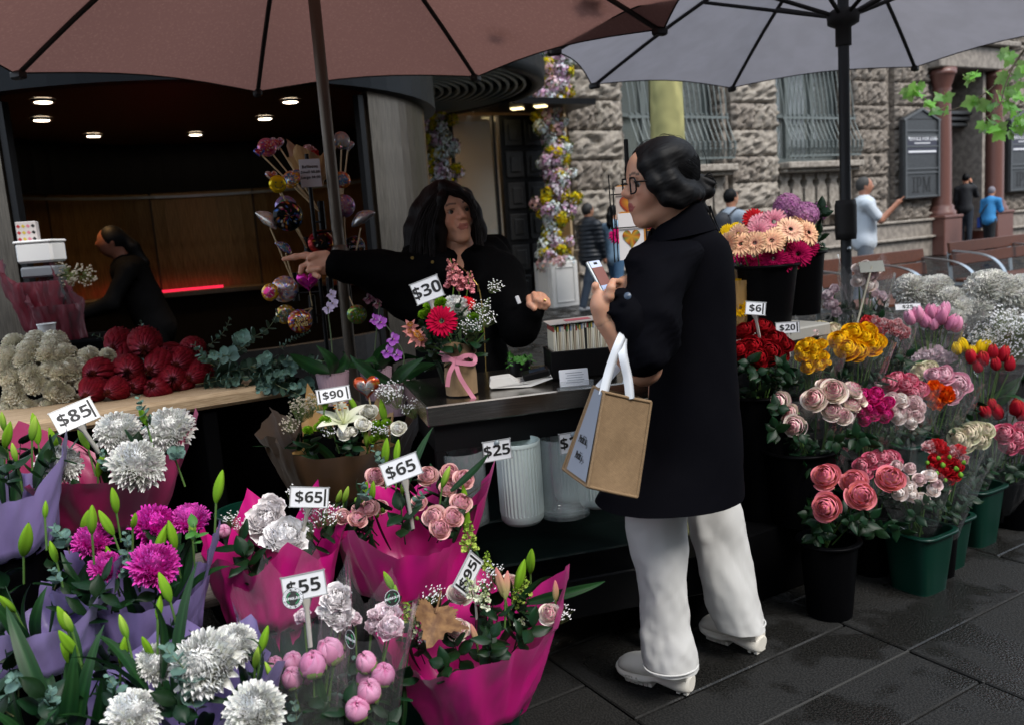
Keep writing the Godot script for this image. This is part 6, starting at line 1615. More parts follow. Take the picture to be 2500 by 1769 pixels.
	# heads, row by row: [label, kind, part, heads, foot drop, leaves]
	var rows := [
		["dark red roses below the $6 tag", "rose_red", "rose", Q([2.262,.943,-2.173,.042,2.346,.943,-2.182,.046,2.344,.907,-2.118,.042,2.241,.896,-2.118,.047,2.271,.88,-2.074,.047,2.369,.889,-2.1,.038,2.207,.891,-2.137,.038,2.221,.871,-2.079,.04,2.351,.858,-2.105,.035]), 0.3, false],
		["white spray roses behind the yellow spray roses", "spray_white", "spray_rose", Q([2.652,.872,-2.283,.028,2.676,.884,-2.27,.028,2.707,.885,-2.253,.032,2.656,.846,-2.276,.025,2.463,.808,-2.207,.024,2.474,.782,-2.196,.024]), 0.28, true],
		["pale blush roses beside the grey table top", "rose_cream", "rose", Q([2.862,.875,-2.336,.04,2.895,.861,-2.314,.037,2.843,.853,-2.343,.033,2.873,.841,-2.323,.037,2.909,.875,-2.308,.029]), 0.3, true],
		["small yellow spray roses in a clear sleeve", "spray_yellow", "spray_rose", Q([2.558,.862,-2.16,.029,2.585,.848,-2.142,.029,2.609,.863,-2.13,.024,2.545,.826,-2.161,.027,2.576,.815,-2.141,.029,2.606,.821,-2.125,.025,2.557,.788,-2.147,.027,2.59,.786,-2.127,.027,2.542,.852,-2.168,.022,2.614,.795,-2.116,.022,2.587,.831,-2.138,.025,2.574,.878,-2.153,.02]), 0.28, true],
		["large golden yellow roses in a clear sleeve", "rose_yellow", "rose", Q([2.8,.842,-2.19,.046,2.849,.87,-2.166,.046,2.783,.813,-2.136,.049,2.884,.844,-2.141,.046,2.903,.816,-2.125,.046,2.812,.811,-2.119,.042,2.921,.835,-2.118,.035,2.825,.858,-2.178,.039,2.896,.878,-2.14,.035]), 0.32, true],
		["red and white carnations in a clear sleeve", "carnation", "carnation", Q([3.142,.876,-2.288,.038,3.18,.86,-2.263,.038,3.21,.839,-2.241,.045,3.162,.843,-2.271,.034,3.24,.821,-2.221,.042,3.221,.86,-2.239,.034,3.118,.884,-2.304,.03]), 0.32, true],
		["pink tulips in a clear sleeve", "tulip_pink", "tulip", Q([3.442,.847,-2.283,.034,3.485,.852,-2.258,.034,3.516,.829,-2.236,.039,3.546,.803,-2.213,.035,3.57,.791,-2.197,.032,3.415,.838,-2.297,.032,3.537,.859,-2.229,.032,3.464,.82,-2.265,.032,3.496,.807,-2.244,.032]), 0.34, true],
		["red and yellow tulips beside the baby's breath", "tulip_red", "tulip", Q([3.522,.669,-2.086,.029,3.561,.656,-2.061,.033,3.598,.681,-2.044,.029,3.63,.669,-2.023,.031,3.652,.625,-2.002,.029,3.541,.629,-2.068,.027,3.608,.633,-2.029,.027]), 0.34, true],
		["yellow tulips in a clear sleeve behind the red tulips", "tulip_yellow", "tulip", Q([3.573,.693,-2.178,.026,3.6,.704,-2.164,.028,3.649,.686,-2.132,.028,3.678,.69,-2.115,.026,3.622,.679,-2.146,.024]), 0.36, true],
		["white rose heads with crimson rims in the tall black tub", "rose_rim", "rose", Q([2.299,.703,-2.05,.041,2.329,.668,-2.026,.028,2.293,.634,-1.982,.04,2.405,.701,-1.987,.046,2.46,.725,-1.959,.047,2.552,.713,-1.961,.038,2.442,.659,-1.957,.038,2.471,.641,-1.937,.035,2.544,.658,-1.956,.035,2.519,.725,-2.041,.033,2.61,.669,-1.978,.033,2.315,.646,-2.03,.025]), 0.3, true],
		["hot pink spray roses in a clear sleeve", "spray_hot", "spray_rose", Q([2.676,.672,-1.998,.031,2.702,.653,-1.98,.033,2.684,.63,-1.986,.033,2.719,.676,-1.973,.03,2.726,.626,-1.96,.03,2.695,.604,-1.975,.03,2.66,.615,-1.997,.026,2.737,.6,-1.949,.03,2.671,.589,-1.986,.026,2.75,.641,-1.949,.026,2.651,.649,-2.009,.023]), 0.3, true],
		["pale pink spray roses beside the hot pink ones", "spray_white", "spray_rose", Q([2.81,.644,-1.973,.029,2.838,.634,-1.955,.03,2.873,.622,-1.932,.034,2.846,.591,-1.942,.03,2.881,.58,-1.92,.03,2.822,.576,-1.954,.029,2.856,.557,-1.93,.027,2.892,.604,-1.918,.027,2.804,.603,-1.969,.027,2.978,.653,-2.11,.025,2.947,.651,-2.128,.023]), 0.3, true],
		["coral pink roses in a clear sleeve", "rose_coral", "rose", Q([2.994,.657,-2.102,.039,3.031,.643,-2.078,.043,3.057,.611,-2.056,.043,3.086,.626,-2.042,.036,3.02,.676,-2.09,.032,3.057,.664,-2.066,.032]), 0.32, true],
		["bright orange roses in a clear sleeve", "rose_orange", "rose", Q([3.136,.622,-2.012,.043,3.164,.602,-1.992,.046,3.145,.577,-1.999,.046,3.117,.597,-2.019,.039,3.177,.583,-1.981,.036]), 0.32, true],
		["pale pink roses behind the orange roses", "rose_pale", "rose", Q([3.313,.632,-2.086,.045,3.357,.606,-2.055,.049,3.335,.565,-2.06,.045,3.282,.644,-2.106,.037,3.379,.589,-2.039,.037,3.324,.654,-2.083,.034]), 0.34, true],
		["ivory roses above the orange roses", "rose_cream", "rose", Q([3.328,.647,-2.197,.038,3.362,.654,-2.178,.038,3.384,.629,-2.161,.035,3.309,.629,-2.205,.031]), 0.34, true],
		["soft pink carnations behind the ivory roses", "peony_pale", "carnation", Q([3.492,.685,-2.283,.044,3.527,.692,-2.263,.048,3.558,.669,-2.241,.044,3.591,.652,-2.219,.036,3.465,.677,-2.298,.036]), 0.34, true],
		["salmon pink roses in the low black bucket", "rose_pink", "rose", Q([2.256,.486,-1.825,.047,2.396,.436,-1.828,.046,2.304,.435,-1.741,.048,2.193,.416,-1.767,.048,2.455,.451,-1.737,.049]), 0.28, false],
		["white spray roses in the green bucket at the pavement edge", "spray_white", "spray_rose", Q([2.574,.47,-1.788,.023,2.61,.457,-1.764,.023,2.585,.423,-1.773,.025,2.6,.391,-1.758,.025,2.633,.414,-1.743,.026,2.665,.424,-1.726,.026,2.675,.4,-1.715,.025,2.572,.378,-1.773,.028,2.604,.367,-1.752,.026,2.632,.349,-1.732,.026,2.554,.395,-1.786,.023,2.665,.378,-1.717,.023,2.536,.458,-1.808,.02]), 0.28, true],
		["rosy spray roses behind the salmon roses", "rose_coral", "rose", Q([2.598,.434,-1.943,.033,2.628,.447,-1.928,.036,2.657,.453,-1.912,.036,2.685,.454,-1.895,.033,2.608,.408,-1.932,.029,2.703,.433,-1.881,.026]), 0.3, true],
		["tiny red spray roses with green buds", "spray_red", "spray_rose", Q([2.778,.454,-1.782,.021,2.797,.436,-1.768,.022,2.819,.447,-1.757,.021,2.838,.433,-1.743,.021,2.786,.413,-1.77,.021,2.807,.412,-1.757,.022,2.826,.402,-1.744,.021,2.768,.431,-1.784,.019,2.849,.416,-1.733,.019,2.797,.388,-1.759,.019,2.816,.379,-1.746,.019,2.838,.388,-1.735,.018]), 0.3, true],
		["pink-rimmed carnations above the tiny red roses", "carnation", "carnation", Q([2.861,.466,-1.853,.033,2.895,.455,-1.83,.036,2.929,.439,-1.808,.036,2.954,.417,-1.789,.033,2.884,.476,-1.841,.03,2.951,.447,-1.796,.03]), 0.32, true],
		["cream roses with blush edges at the pavement edge", "rose_cream", "rose", Q([3.145,.435,-1.914,.042,3.185,.449,-1.893,.046,3.212,.421,-1.873,.042,3.164,.407,-1.898,.039,3.232,.454,-1.867,.039,3.21,.465,-1.881,.035]), 0.32, true],
		["pink and white roses by the last black bucket", "rose_coral", "rose", Q([3.404,.411,-1.875,.044,3.441,.39,-1.85,.047,3.414,.365,-1.861,.04,3.46,.361,-1.833,.04,3.461,.424,-1.844,.036]), 0.32, true],
		["red tulip buds behind the pink and white roses", "tulip_red", "tulip", Q([3.547,.437,-2.03,.031,3.587,.424,-2.005,.031,3.647,.438,-1.972,.035,3.667,.408,-1.954,.031,3.567,.464,-2.023,.025]), 0.36, true],
		["mauve stocks beside the umbrella pole", "peony_pale", "stock", Q([3.329,.961,-2.663,.038,3.332,.919,-2.653,.038,3.351,.991,-2.655,.029,3.346,.886,-2.64,.029,3.501,.957,-2.561,.038,3.536,.944,-2.538,.029]), 0.3, true],
		["white lisianthus in a tall clear sleeve beside the umbrella pole", "spray_white", "lisianthus", Q([3.436,1.064,-2.559,.033,3.468,1.04,-2.536,.037,3.453,.994,-2.537,.035,3.413,1.028,-2.567,.031,3.449,1.091,-2.557,.027,3.42,1.079,-2.571,.029,3.491,1.073,-2.529,.027]), 0.4, true]]
	for r in rows:
		var c := Vector3.ZERO
		for q in r[3]: c += q[0]
		c /= r[3].size()
		var ft: Vector3 = c + CF * 0.06 - Vector3(0, r[4], 0)
		if r[0].begins_with("salmon"): ft = Vector3(2.276, 0.24, -1.84)
		if r[0].begins_with("white spray roses in the green"): ft = Vector3(2.678, 0.202, -1.784)
		var lvl := 0.0 if ft.z > -2.05 else 0.262 if ft.z > -2.4 else 0.482 if ft.z > -2.76 else 0.602
		if not (r[0].split(" ")[0] in ["salmon", "dark", "cream", "pale", "large"] or "green bucket" in r[0] or "black" in r[0]) and ft.y + 0.1 - lvl > 0.1:
			bucket("bucket holding the " + r[0], Vector3(ft.x, lvl, ft.z), 0.072, 0.058, ft.y + 0.1 - lvl, M.bucket_black, 2.0, "buckets of the bucket stand")
		var tall: bool = r[1].begins_with("tulip")
		t = bunch(r[0], r[1], r[2], r[3], ft, r[5], 9 if not tall else 7, "blade" if tall else "sprig", 0.8 if tall else 0.42, 0.13)
		if r[0].begins_with("salmon"):
			for q in V([2.24,.267,-1.89,2.289,.286,-1.864,2.353,.273,-1.824,2.424,.267,-1.781,2.48,.33,-1.76,2.269,.333,-1.884,2.336,.297,-1.838,2.409,.298,-1.795]): put(t, "sprig", "leaf_sprig", q, facing(q, 0.15, 0.6), 0.9)
		if r[0].begins_with("tiny red"): spots(t, "bead", "rose_bud", Q([2.71,.455,-1.763,.009,2.746,.468,-1.744,.009,2.756,.439,-1.734,.011,2.795,.424,-1.708,.011,2.755,.388,-1.725,.009,2.818,.446,-1.698,.009,2.732,.414,-1.743,.009,2.805,.4,-1.698,.011,2.78,.468,-1.724,.009]), 0.8, 0.2)
		if r[0].begins_with("white rose heads"):
			for q in V([2.266,.587,-2.049,2.342,.549,-1.997,2.412,.559,-1.958,2.481,.569,-1.918,2.378,.515,-1.97,2.304,.568,-2.023,2.513,.598,-1.905,2.275,.649,-2.054]): put(t, "sprig", "leaf_sprig", q, facing(q, 0.05, 0.7), 0.95)
		if r[0].begins_with("dark red"):
			for q in V([2.205,.829,-2.128,2.27,.807,-2.085,2.312,.819,-2.062,2.241,.794,-2.1,2.341,.833,-2.048]): put(t, "sprig", "leaf_sprig", q, facing(q, 0.1, 0.7), 0.9)
	# shaggy white mums
	for s in [["shaggy white mums in clear sleeves in front of the bench arm", Q([3.748,.955,-2.532,.086,3.829,.937,-2.481,.091,3.849,.894,-2.403,.085,3.778,.905,-2.506,.073,3.842,.865,-2.343,.063,3.869,.955,-2.461,.073,3.769,.822,-2.32,.054])], ["shaggy white mums in clear sleeves over the baby's breath", Q([4.002,.934,-2.32,.102,4.073,.918,-2.275,.102,4.13,.86,-2.232,.102,3.963,.853,-2.329,.085,4.092,.789,-2.241,.085,4.042,.956,-2.301,.085,4.178,.813,-2.195,.102,4.157,.921,-2.227,.085])]]:
		var c: Vector3 = s[1][0][0]
		t = bunch(s[0], "mum_shaggy", "mum", s[1], s[1][1][0] + CF * 0.1 - Vector3(0, 0.42, 0), true, 10, "sprig", 0.6, 0.22, 0.95)
	t = thing("flower_bunch", "cloud of white baby's breath in a black bucket", "flower bunch", Vector3(3.79, 0.54, -2.081), "flower bunches in the bucket stand")
	spots(t, "gyp_big", "gypsophila_spray", Q([3.813,.677,-2.092,.124,3.844,.615,-2.063,.112,3.773,.661,-2.113,.1,3.798,.569,-2.082,.112,3.872,.692,-2.06,.1]), 0.8, 0.3)
	own(t, "clear_sleeve", paper_cone(Vector3(3.829, 0.449, -2.101), Vector3.UP, 0.06, 0.17, 0.42, [[120, 1.2], [200, 1.1]], 0.85, 0.01, 44), M.cello)
	# buckets: [label, rim middle, top radius, bottom y, material, squareness]
	for q in [["low black bucket of salmon roses on the pavement", Vector3(2.28, 0.27, -1.843), 0.095, 0.0, M.bucket_black, 2.0], ["square green bucket of white spray roses at the pavement edge", Vector3(2.688, 0.225, -1.783), 0.095, 0.0, M.bucket_green, 5.0], ["square green bucket just behind the white spray rose bucket", Vector3(2.924, 0.201, -1.851), 0.09, 0.0, M.bucket_green, 5.0], ["square green bucket of cream roses standing alone at the pavement edge", Vector3(3.233, 0.24, -1.91), 0.095, 0.0, M.bucket_green, 5.0], ["black bucket of pink and white roses past the cream roses", Vector3(3.527, 0.214, -1.885), 0.105, 0.0, M.bucket_black, 2.0], ["tall black tub of crimson-rimmed roses", Vector3(2.368, 0.537, -2.038), 0.13, 0.262, M.bucket_black, 2.0], ["green bucket of pale pink spray roses on the stand", Vector3(2.921, 0.464, -1.993), 0.09, 0.262, M.bucket_green, 5.0], ["green bucket of red tulips on the stand", Vector3(3.594, 0.416, -2.117), 0.09, 0.262, M.bucket_green, 5.0], ["black bucket of dark red roses beside the coat", Vector3(2.302, 0.727, -2.17), 0.1, 0.262, M.bucket_black, 2.0], ["black bucket of baby's breath at the stand's end", Vector3(3.839, 0.458, -2.097), 0.12, 0.482, M.bucket_black, 2.0], ["green bucket of golden roses on the stand", Vector3(2.969, 0.567, -2.218), 0.09, 0.482, M.bucket_green, 5.0]]:
		var rm: Vector3 = q[1]
		bucket(q[0], Vector3(rm.x, q[3], rm.z), q[2], q[2] * 0.78, maxf(0.12, rm.y - q[3]), q[4], q[5], "buckets of the bucket stand")

# ---- the counter and what stands on it
func counter() -> void:
	var o := Vector3(0.98, 0, -2.16)
	var r := Vector3(0.962, 0, 0.272)
	var k := Vector3(0.272, 0, -0.962)
	var bs := Basis(r, Vector3.UP, -k)
	var L := 0.98
	var dp := 0.5
	var t := thing("counter_cabinet", "steel topped black display cabinet on castors with glass shelves", "counter", o)
	var at := func(a: float, y: float, d: float) -> Vector3: return r * a + k * d + Vector3(0, y, 0)
	var b := B.new(); b.box(at.call(L / 2, 0.87, dp / 2), Vector3(L, 0.06, dp), bs, Color.WHITE, 0.004); part(t, "counter_top", b.done(), M.steel_top)
	b = B.new(); b.box(at.call(L / 2, 0.8, dp / 2), Vector3(L - 0.04, 0.078, dp - 0.04), bs); part(t, "top_rail", b.done(), M.black)
	b = B.new(); b.box(at.call(L / 2, 0.235, dp / 2), Vector3(L - 0.04, 0.13, dp - 0.04), bs, Color.WHITE, 0.005); part(t, "plinth_box", b.done(), M.black)
	b = B.new(); b.box(at.call(L / 2, 0.53, dp - 0.03), Vector3(L - 0.06, 0.46, 0.02), bs); part(t, "back_panel", b.done(), M.black)
	for a in [0.035, L - 0.035]:
		b = B.new(); b.box(at.call(a, 0.53, 0.035), Vector3(0.03, 0.46, 0.03), bs); part(t, "post", b.done(), M.black)
	for y in [0.375, 0.52]:
		b = B.new(); b.box(at.call(L / 2, y, dp / 2), Vector3(L - 0.08, 0.008, dp - 0.08), bs); part(t, "glass_shelf", b.done(), glass(0.06, 0.04, Color(0.1, 0.2, 0.18)))
	for c in [[0.08, 0.08], [L - 0.3, 0.06], [0.1, 0.42], [L - 0.1, 0.42]]:
		b = B.new(); lathe(b, [Vector2(0, -0.012), Vector2(0.04, -0.012), Vector2(0.045, -0.006), Vector2(0.045, 0.006), Vector2(0.04, 0.012), Vector2(0, 0.012)], 24)
		var w := part(t, "castor", b.done(), M.iron, Transform3D(Basis(Vector3(0.5, 0.0, 0.866025), PI / 2), at.call(c[0], 0.045, c[1])))
		var f := B.new(); f.box(Vector3(0, 0, 0), Vector3(0.035, 0.09, 0.045)); part(w, "fork", f.done(), M.alu, Transform3D(Basis(Vector3(0.5, 0.0, 0.866025), PI / 2).inverse(), Basis(Vector3(0.5, 0, 0.866025), PI / 2).inverse() * Vector3(0, 0.075, 0)))
	# vases in the cabinet
	for v in [[Vector3(1.221, 0.451, -2.076), 0.066, 0.245, "tall white ribbed vase behind the $25 card", true], [Vector3(1.454, 0.432, -2.147), 0.062, 0.22, "white ribbed vase behind the glass cylinder", true], [Vector3(1.476, 0.454, -2.044), 0.062, 0.22, "white ribbed vase next to the white trousers", true], [Vector3(1.352, 0.456, -2.047), 0.075, 0.24, "clear glass cylinder vase between the ribbed vases", false], [Vector3(1.092, 0.461, -2.189), 0.07, 0.22, "clear glass cylinder vase behind the blush rose bouquet", false]]:
		var p: Vector3 = v[0]
		p.y = 0.527
		var R: float = v[1]
		var h: float = v[2]
		b = B.new()
		if v[4]:
			lathe(b, [Vector2(0, 0), Vector2(R * 0.8, 0), Vector2(R * 0.95, 0.012), Vector2(R * 0.97, 0.03)], 48, Color.WHITE)
			lathe(b, [Vector2(R * 0.97, 0.03), Vector2(R * 0.99, 0.035), Vector2(R, h - 0.02), Vector2(R * 0.99, h - 0.012)], 180, Color.WHITE, Vector3.ZERO, 36, 0.0035)
			lathe(b, [Vector2(R * 0.99, h - 0.012), Vector2(R * 1.0, h), Vector2(R * 0.93, h), Vector2(R * 0.9, 0.02), Vector2(0, 0.02)], 48)
		else: lathe(b, [Vector2(0, 0), Vector2(R, 0), Vector2(R, h), Vector2(R * 0.96, h), Vector2(R * 0.96, 0.01), Vector2(0, 0.01)], 40)
		var n := part(self, numbered("vase"), b.done(), M.ceramic if v[4] else M.vase_glass, Transform3D(Basis(), p)); n.set_meta("label", v[3]); n.set_meta("category", "vase"); n.set_meta("group", "vases in the cabinet")
	for c in [["$25", Vector3(1.115, 0.776, -2.009), "white price card reading $25 stuck on the cabinet above the tall vase"], ["$25", Vector3(1.288, 0.788, -1.885), "white price card half hidden behind the hessian bag"]]:
		var n := price_tag(c[0], c[1], 0.078, 0.056, -k, 0.03, null, "", c[2]); n.name = numbered("price_card")
		var e := B.new(); lathe(e, [Vector2(0, 0), Vector2(0.008, 0), Vector2(0.007, 0.004), Vector2(0, 0.005)], 16); part(n, "suction_cup", e.done(), mat(lin("7f8a90"), 0.2), Transform3D(frame(-k), -k * 0.002 + Vector3(0, 0.022, 0)))
	# hessian wrapped arrangement with a pink bow
	var p := Vector3(1.137, 0.899, -2.241); p.y = 0.901
	var vs := thing("hessian_vase", "hessian wrapped vase tied with a pink satin bow on the steel counter", "vase", p)
	b = B.new(); var rows := []
	for j in 9:
		var row := []
		for q in 36:
			var a := TAU * q / 36
			var s := j / 8.0
			row.append(Vector3(cos(a), 0, sin(a)) * (0.047 + 0.004 * s + 0.004 * noise.get_noise_2d(cos(a) * 60 + s * 80, sin(a) * 60) - 0.005 * exp(-pow((s - 0.55) / 0.12, 2)) + (0.006 * s * s * sin(a * 5))) + Vector3(0, 0.004 + 0.155 * s + 0.006 * s * sin(a * 3 + 1), 0))
		rows.append(row)
	b.sheet(rows, [], true); part(vs, "hessian_sleeve", b.done(), M.hessian)
	b = B.new(); lathe(b, [Vector2(0, 0), Vector2(0.04, 0), Vector2(0.042, 0.14), Vector2(0, 0.14)], 24); part(vs, "jar", b.done(), M.black)
	var z := Vector3(EYE.x - p.x, 0, EYE.z - p.z).normalized()
	var x := Vector3.UP.cross(z)
	var strip := func(pts: Array, w: float) -> B:
		var q := B.new()
		var rw := [[], []]
		var sm := smoothed(pts, 5)
		for i in sm.size():
			var d: Vector3 = (sm[mini(i + 1, sm.size() - 1)] - sm[maxi(i - 1, 0)]).normalized()
			var n := d.cross(z).normalized() * w
			rw[0].append(sm[i] - n); rw[1].append(sm[i] + n)
		q.sheet(rw, []); return q
	var kn := Vector3(0, 0.108, 0) + z * 0.062 - x * 0.01
	var bow: Array = [[kn, kn - x * 0.02 + Vector3(0, 0.014, 0), kn - x * 0.045 + Vector3(0, 0.03, 0) - z * 0.01], [kn, kn + x * 0.025 + Vector3(0, 0.016, 0) + z * 0.006, kn + x * 0.055 + Vector3(0, 0.012, 0), kn + x * 0.05 - Vector3(0, 0.008, 0) + z * 0.006, kn + z * 0.004], [kn, kn - x * 0.02 - Vector3(0, 0.03, 0) + z * 0.004, kn - x * 0.03 - Vector3(0, 0.07, 0)], [kn, kn + x * 0.008 - Vector3(0, 0.04, 0) + z * 0.006, kn + x * 0.03 - Vector3(0, 0.085, 0) + z * 0.004, kn + x * 0.05 - Vector3(0, 0.118, 0) + z * 0.012]]
	for q in bow: part(vs, "bow_ribbon", (strip.call(q, 0.0065) as B).done(), M.ribbon)
	b = B.new(); var belt := []
	for q in 25: belt.append(Vector3(cos(TAU * q / 24) * 0.0525, 0.112 + 0.004 * sin(TAU * q / 24), sin(TAU * q / 24) * 0.0525))
	var up := []; var dn := []
	for q in belt: up.append(q + Vector3(0, 0.007, 0)); dn.append(q - Vector3(0, 0.007, 0))
	b.sheet([dn, up], []); part(vs, "ribbon_band", b.done(), M.ribbon)
	var f := p + Vector3(0, 0.12, 0)
	var ar := thing("arrangement", "small arrangement of crimson gerbera, white daisy and pink snapdragon in hessian", "flowers", f)
	spots(ar, "gerbera_crimson", "gerbera", Q([1.059,1.134,-2.175,.046]), 0.15, 0.08, f); spots(ar, "gerbera_red", "gerbera", Q([1.163,1.164,-2.272,.035,1.187,1.169,-2.259,.029]), 0.5, 0.2, f); spots(ar, "mum_white", "daisy", Q([1.155,1.151,-2.275,.048,1.12,1.148,-2.295,.04]), 0.5, 0.15, f)
	spots(ar, "mum_green", "button_mum", Q([1.08,1.166,-2.286,.024,1.105,1.177,-2.274,.023,1.183,1.124,-2.218,.021,1.192,1.09,-2.207,.016,1.061,1.147,-2.294,.019]), 0.5, 0.2, f); spots(ar, "snap_pink", "snapdragon", Q([1.187,1.194,-2.299,.057,1.169,1.189,-2.309,.049,1.204,1.186,-2.288,.041]), 0.8, 0.15, f); spots(ar, "alstroemeria", "alstroemeria", Q([1.021,1.086,-2.284,.032,1.013,1.113,-2.293,.024,1.03,1.072,-2.276,.026,1.006,1.101,-2.295,.018]), 0.2, 0.3, f)
	spots(ar, "gyp", "gypsophila_spray", Q([1.158,1.055,-2.197,.034,1.155,1.075,-2.202,.032,1.195,1.117,-2.186,.032,1.248,1.19,-2.227,.029,1.197,1.091,-2.18,.029]), 0.7, 0.3, f); greens(ar, Vector3(1.129, 1.046, -2.272), 0.06, 2, 6, 0)
	for q in V([1.04,1.123,-2.302,1.164,1.112,-2.227,1.14,1.061,-2.232,1.065,1.055,-2.276,1.103,1.045,-2.251,1.158,1.067,-2.223]): put(ar, "sprig", "leaf_sprig", q, facing(q, 0.4, 0.7), 0.6)
	price_tag("$30", Vector3(1.036, 1.225, -2.205), 0.082, 0.062, seen(p, 0.1, -0.1), 0.3, Vector3(1.056, 1.132, -2.212), "", "clear sleeved price tag reading $30 above the crimson gerbera")
	# payment terminal
	p = Vector3(1.327, 0.914, -2.214); p.y = 0.902
	var tm := thing("payment_terminal", "white and black card payment terminal lying on the steel counter", "card reader", p)
	var tb := Basis(Vector3.UP, -0.5)
	var side := [[-0.095, 0.012], [-0.09, 0.03], [-0.03, 0.034], [0.0, 0.012], [0.03, 0.008], [0.095, 0.028], [0.1, 0.02], [0.03, 0.0], [-0.09, 0.004]]
	b = B.new()
	for s in [-1.0, 1.0]:
		var pl := []
		for q in side: pl.append(tb * Vector3(q[0], q[1], s * 0.036))
		if s > 0: pl.reverse()
		b.face(pl)
	for i in side.size():
		var a: Array = side[i]
		var c: Array = side[(i + 1) % side.size()]
		b.face([tb * Vector3(a[0], a[1], -0.036), tb * Vector3(a[0], a[1], 0.036), tb * Vector3(c[0], c[1], 0.036), tb * Vector3(c[0], c[1], -0.036)])
	part(tm, "shell", b.done(), M.white)
	b = B.new(); b.box(tb * Vector3(0.052, 0.033, 0), Vector3(0.085, 0.022, 0.074), tb * Basis(Vector3(0, 0, 1), 0.18), Color.WHITE, 0.005); part(tm, "keypad", b.done(), M.black)
	b = B.new(); b.box(tb * Vector3(0.055, 0.045, 0.0), Vector3(0.05, 0.001, 0.05), tb * Basis(Vector3(0, 0, 1), 0.18)); part(tm, "display", b.done(), mat(lin("2c3440"), 0.1))
	# card holder
	p = Vector3(1.403, 0.927, -2.03); p.y = 0.901
	var ch := thing("card_holder", "clear acrylic holder with white business cards on the counter", "card holder", p)
	b = B.new(); b.box(Vector3(0, 0.014, 0.012), Vector3(0.1, 0.026, 0.003), Basis(Vector3.UP, -0.45)); b.box(Vector3(0, 0.003, 0), Vector3(0.1, 0.004, 0.035), Basis(Vector3.UP, -0.45)); part(ch, "holder", b.done(), glass(0.15, 0.05))
	b = B.new(); b.box(Vector3(0, 0.034, 0), Vector3(0.085, 0.05, 0.012), Basis(Vector3.UP, -0.45) * Basis(Vector3.RIGHT, -0.3), Color.WHITE, 0.001); part(ch, "cards", b.done(), M.white_card)
	b = B.new()
	for q in 5: b.box(Basis(Vector3.UP, -0.45) * (Basis(Vector3.RIGHT, -0.3) * Vector3(0.004 * (q % 2), 0.014 - q * 0.007, 0.0065)) + Vector3(0, 0.034, 0), Vector3(0.05, 0.0015, 0.0005), Basis(Vector3.UP, -0.45) * Basis(Vector3.RIGHT, -0.3))
	part(ch, "card_print", b.done(), mat(lin("7a7f8a"), 0.7))
	# box of greeting cards
	p = Vector3(1.564, 0.912, -2.226); p.y = 0.901
	var bx := thing("card_box", "black box packed with cream greeting cards standing on edge", "box", p)
	var cb := Basis(Vector3.UP, -0.42)
	b = B.new()
	for s in [[0, 0.045, 0.07, 0.2, 0.09, 0.008], [0, 0.045, -0.07, 0.2, 0.09, 0.008], [-0.1, 0.045, 0, 0.008, 0.09, 0.148], [0.1, 0.045, 0, 0.008, 0.09, 0.148], [0, 0.004, 0, 0.2, 0.008, 0.148]]: b.box(cb * Vector3(s[0], s[1], s[2]), Vector3(s[3], s[4], s[5]), cb, Color.WHITE, 0.002)
	part(bx, "tray", b.done(), M.black)
	for q in 30:
		b = B.new(); b.box(Vector3.ZERO, Vector3(0.0045, 0.155, 0.115)); part(bx, "greeting_card", b.done(), mat([lin("cfc9b4"), lin("d6d2c4"), lin("c4bda4"), lin("b8a890")][q % 4] if q != 17 else Color(0.01, 0.01, 0.01), 0.8), Transform3D(cb * Basis(Vector3(0, 0, 1), rng.randf_range(-0.05, 0.02)), cb * Vector3(-0.088 + q * 0.006, 0.09 + rng.randf_range(-0.004, 0.004), 0)))
		b = B.new(); b.box(Vector3(0, 0.07, 0.0), Vector3(0.0047, 0.016, 0.116)); part(bx.get_child(-1), "card_edge_print", b.done(), mat([lin("8a3a30"), lin("5a7a4a"), lin("b09a4a"), lin("6a7a9a"), lin("c0bcb0"), lin("c0bcb0")][q % 6], 0.7))
	b = B.new(); b.box(cb * Vector3(0.005, 0.176, 0.0), Vector3(0.21, 0.002, 0.13), cb * Basis(Vector3(0, 0, 1), 0.03)); part(bx, "lying_card", b.done(), mat(lin("a8a4a0"), 0.35))
	b = B.new(); b.box(cb * Vector3(0.0, 0.178, 0.0), Vector3(0.08, 0.0012, 0.05), cb * Basis(Vector3(0, 0, 1), 0.03)); part(bx, "card_print", b.done(), mat(lin("a0505a"), 0.6))
	# small leafy plant and pale stake behind the terminal
	p = Vector3(1.423, 0.918, -2.369)
	var pp := thing("pot_plant", "small bright leafed plant in a black pot behind the payment terminal", "plant", Vector3(p.x, 0.9, p.z))
	b = B.new(); lathe(b, [Vector2(0, 0), Vector2(0.03, 0), Vector2(0.04, 0.05), Vector2(0, 0.05)], 20); part(pp, "pot", b.done(), M.black)
	for q in 9: put(pp, "sprig_light", "leaf", Vector3(p.x, 0.93, p.z), Vector3(cos(q * 2.4), 0.7, sin(q * 2.4)), 0.55)
	# spinner rack of greeting cards
	p = Vector3(1.902, 1.278, -2.327)
	var rk := thing("card_rack", "black wire rack holding greeting cards with painted hearts", "card rack", Vector3(p.x, 0, p.z))
	var rb := Basis(Vector3.UP, -0.45)
	b = B.new(); tube(b, [Vector3(0.03, 0.02, -0.06), Vector3(0.03, 1.66, -0.06)], [0.008], 8); b.box(Vector3(0.03, 0.012, -0.06), Vector3(0.3, 0.02, 0.3)); part(rk, "post", b.done(), M.black)
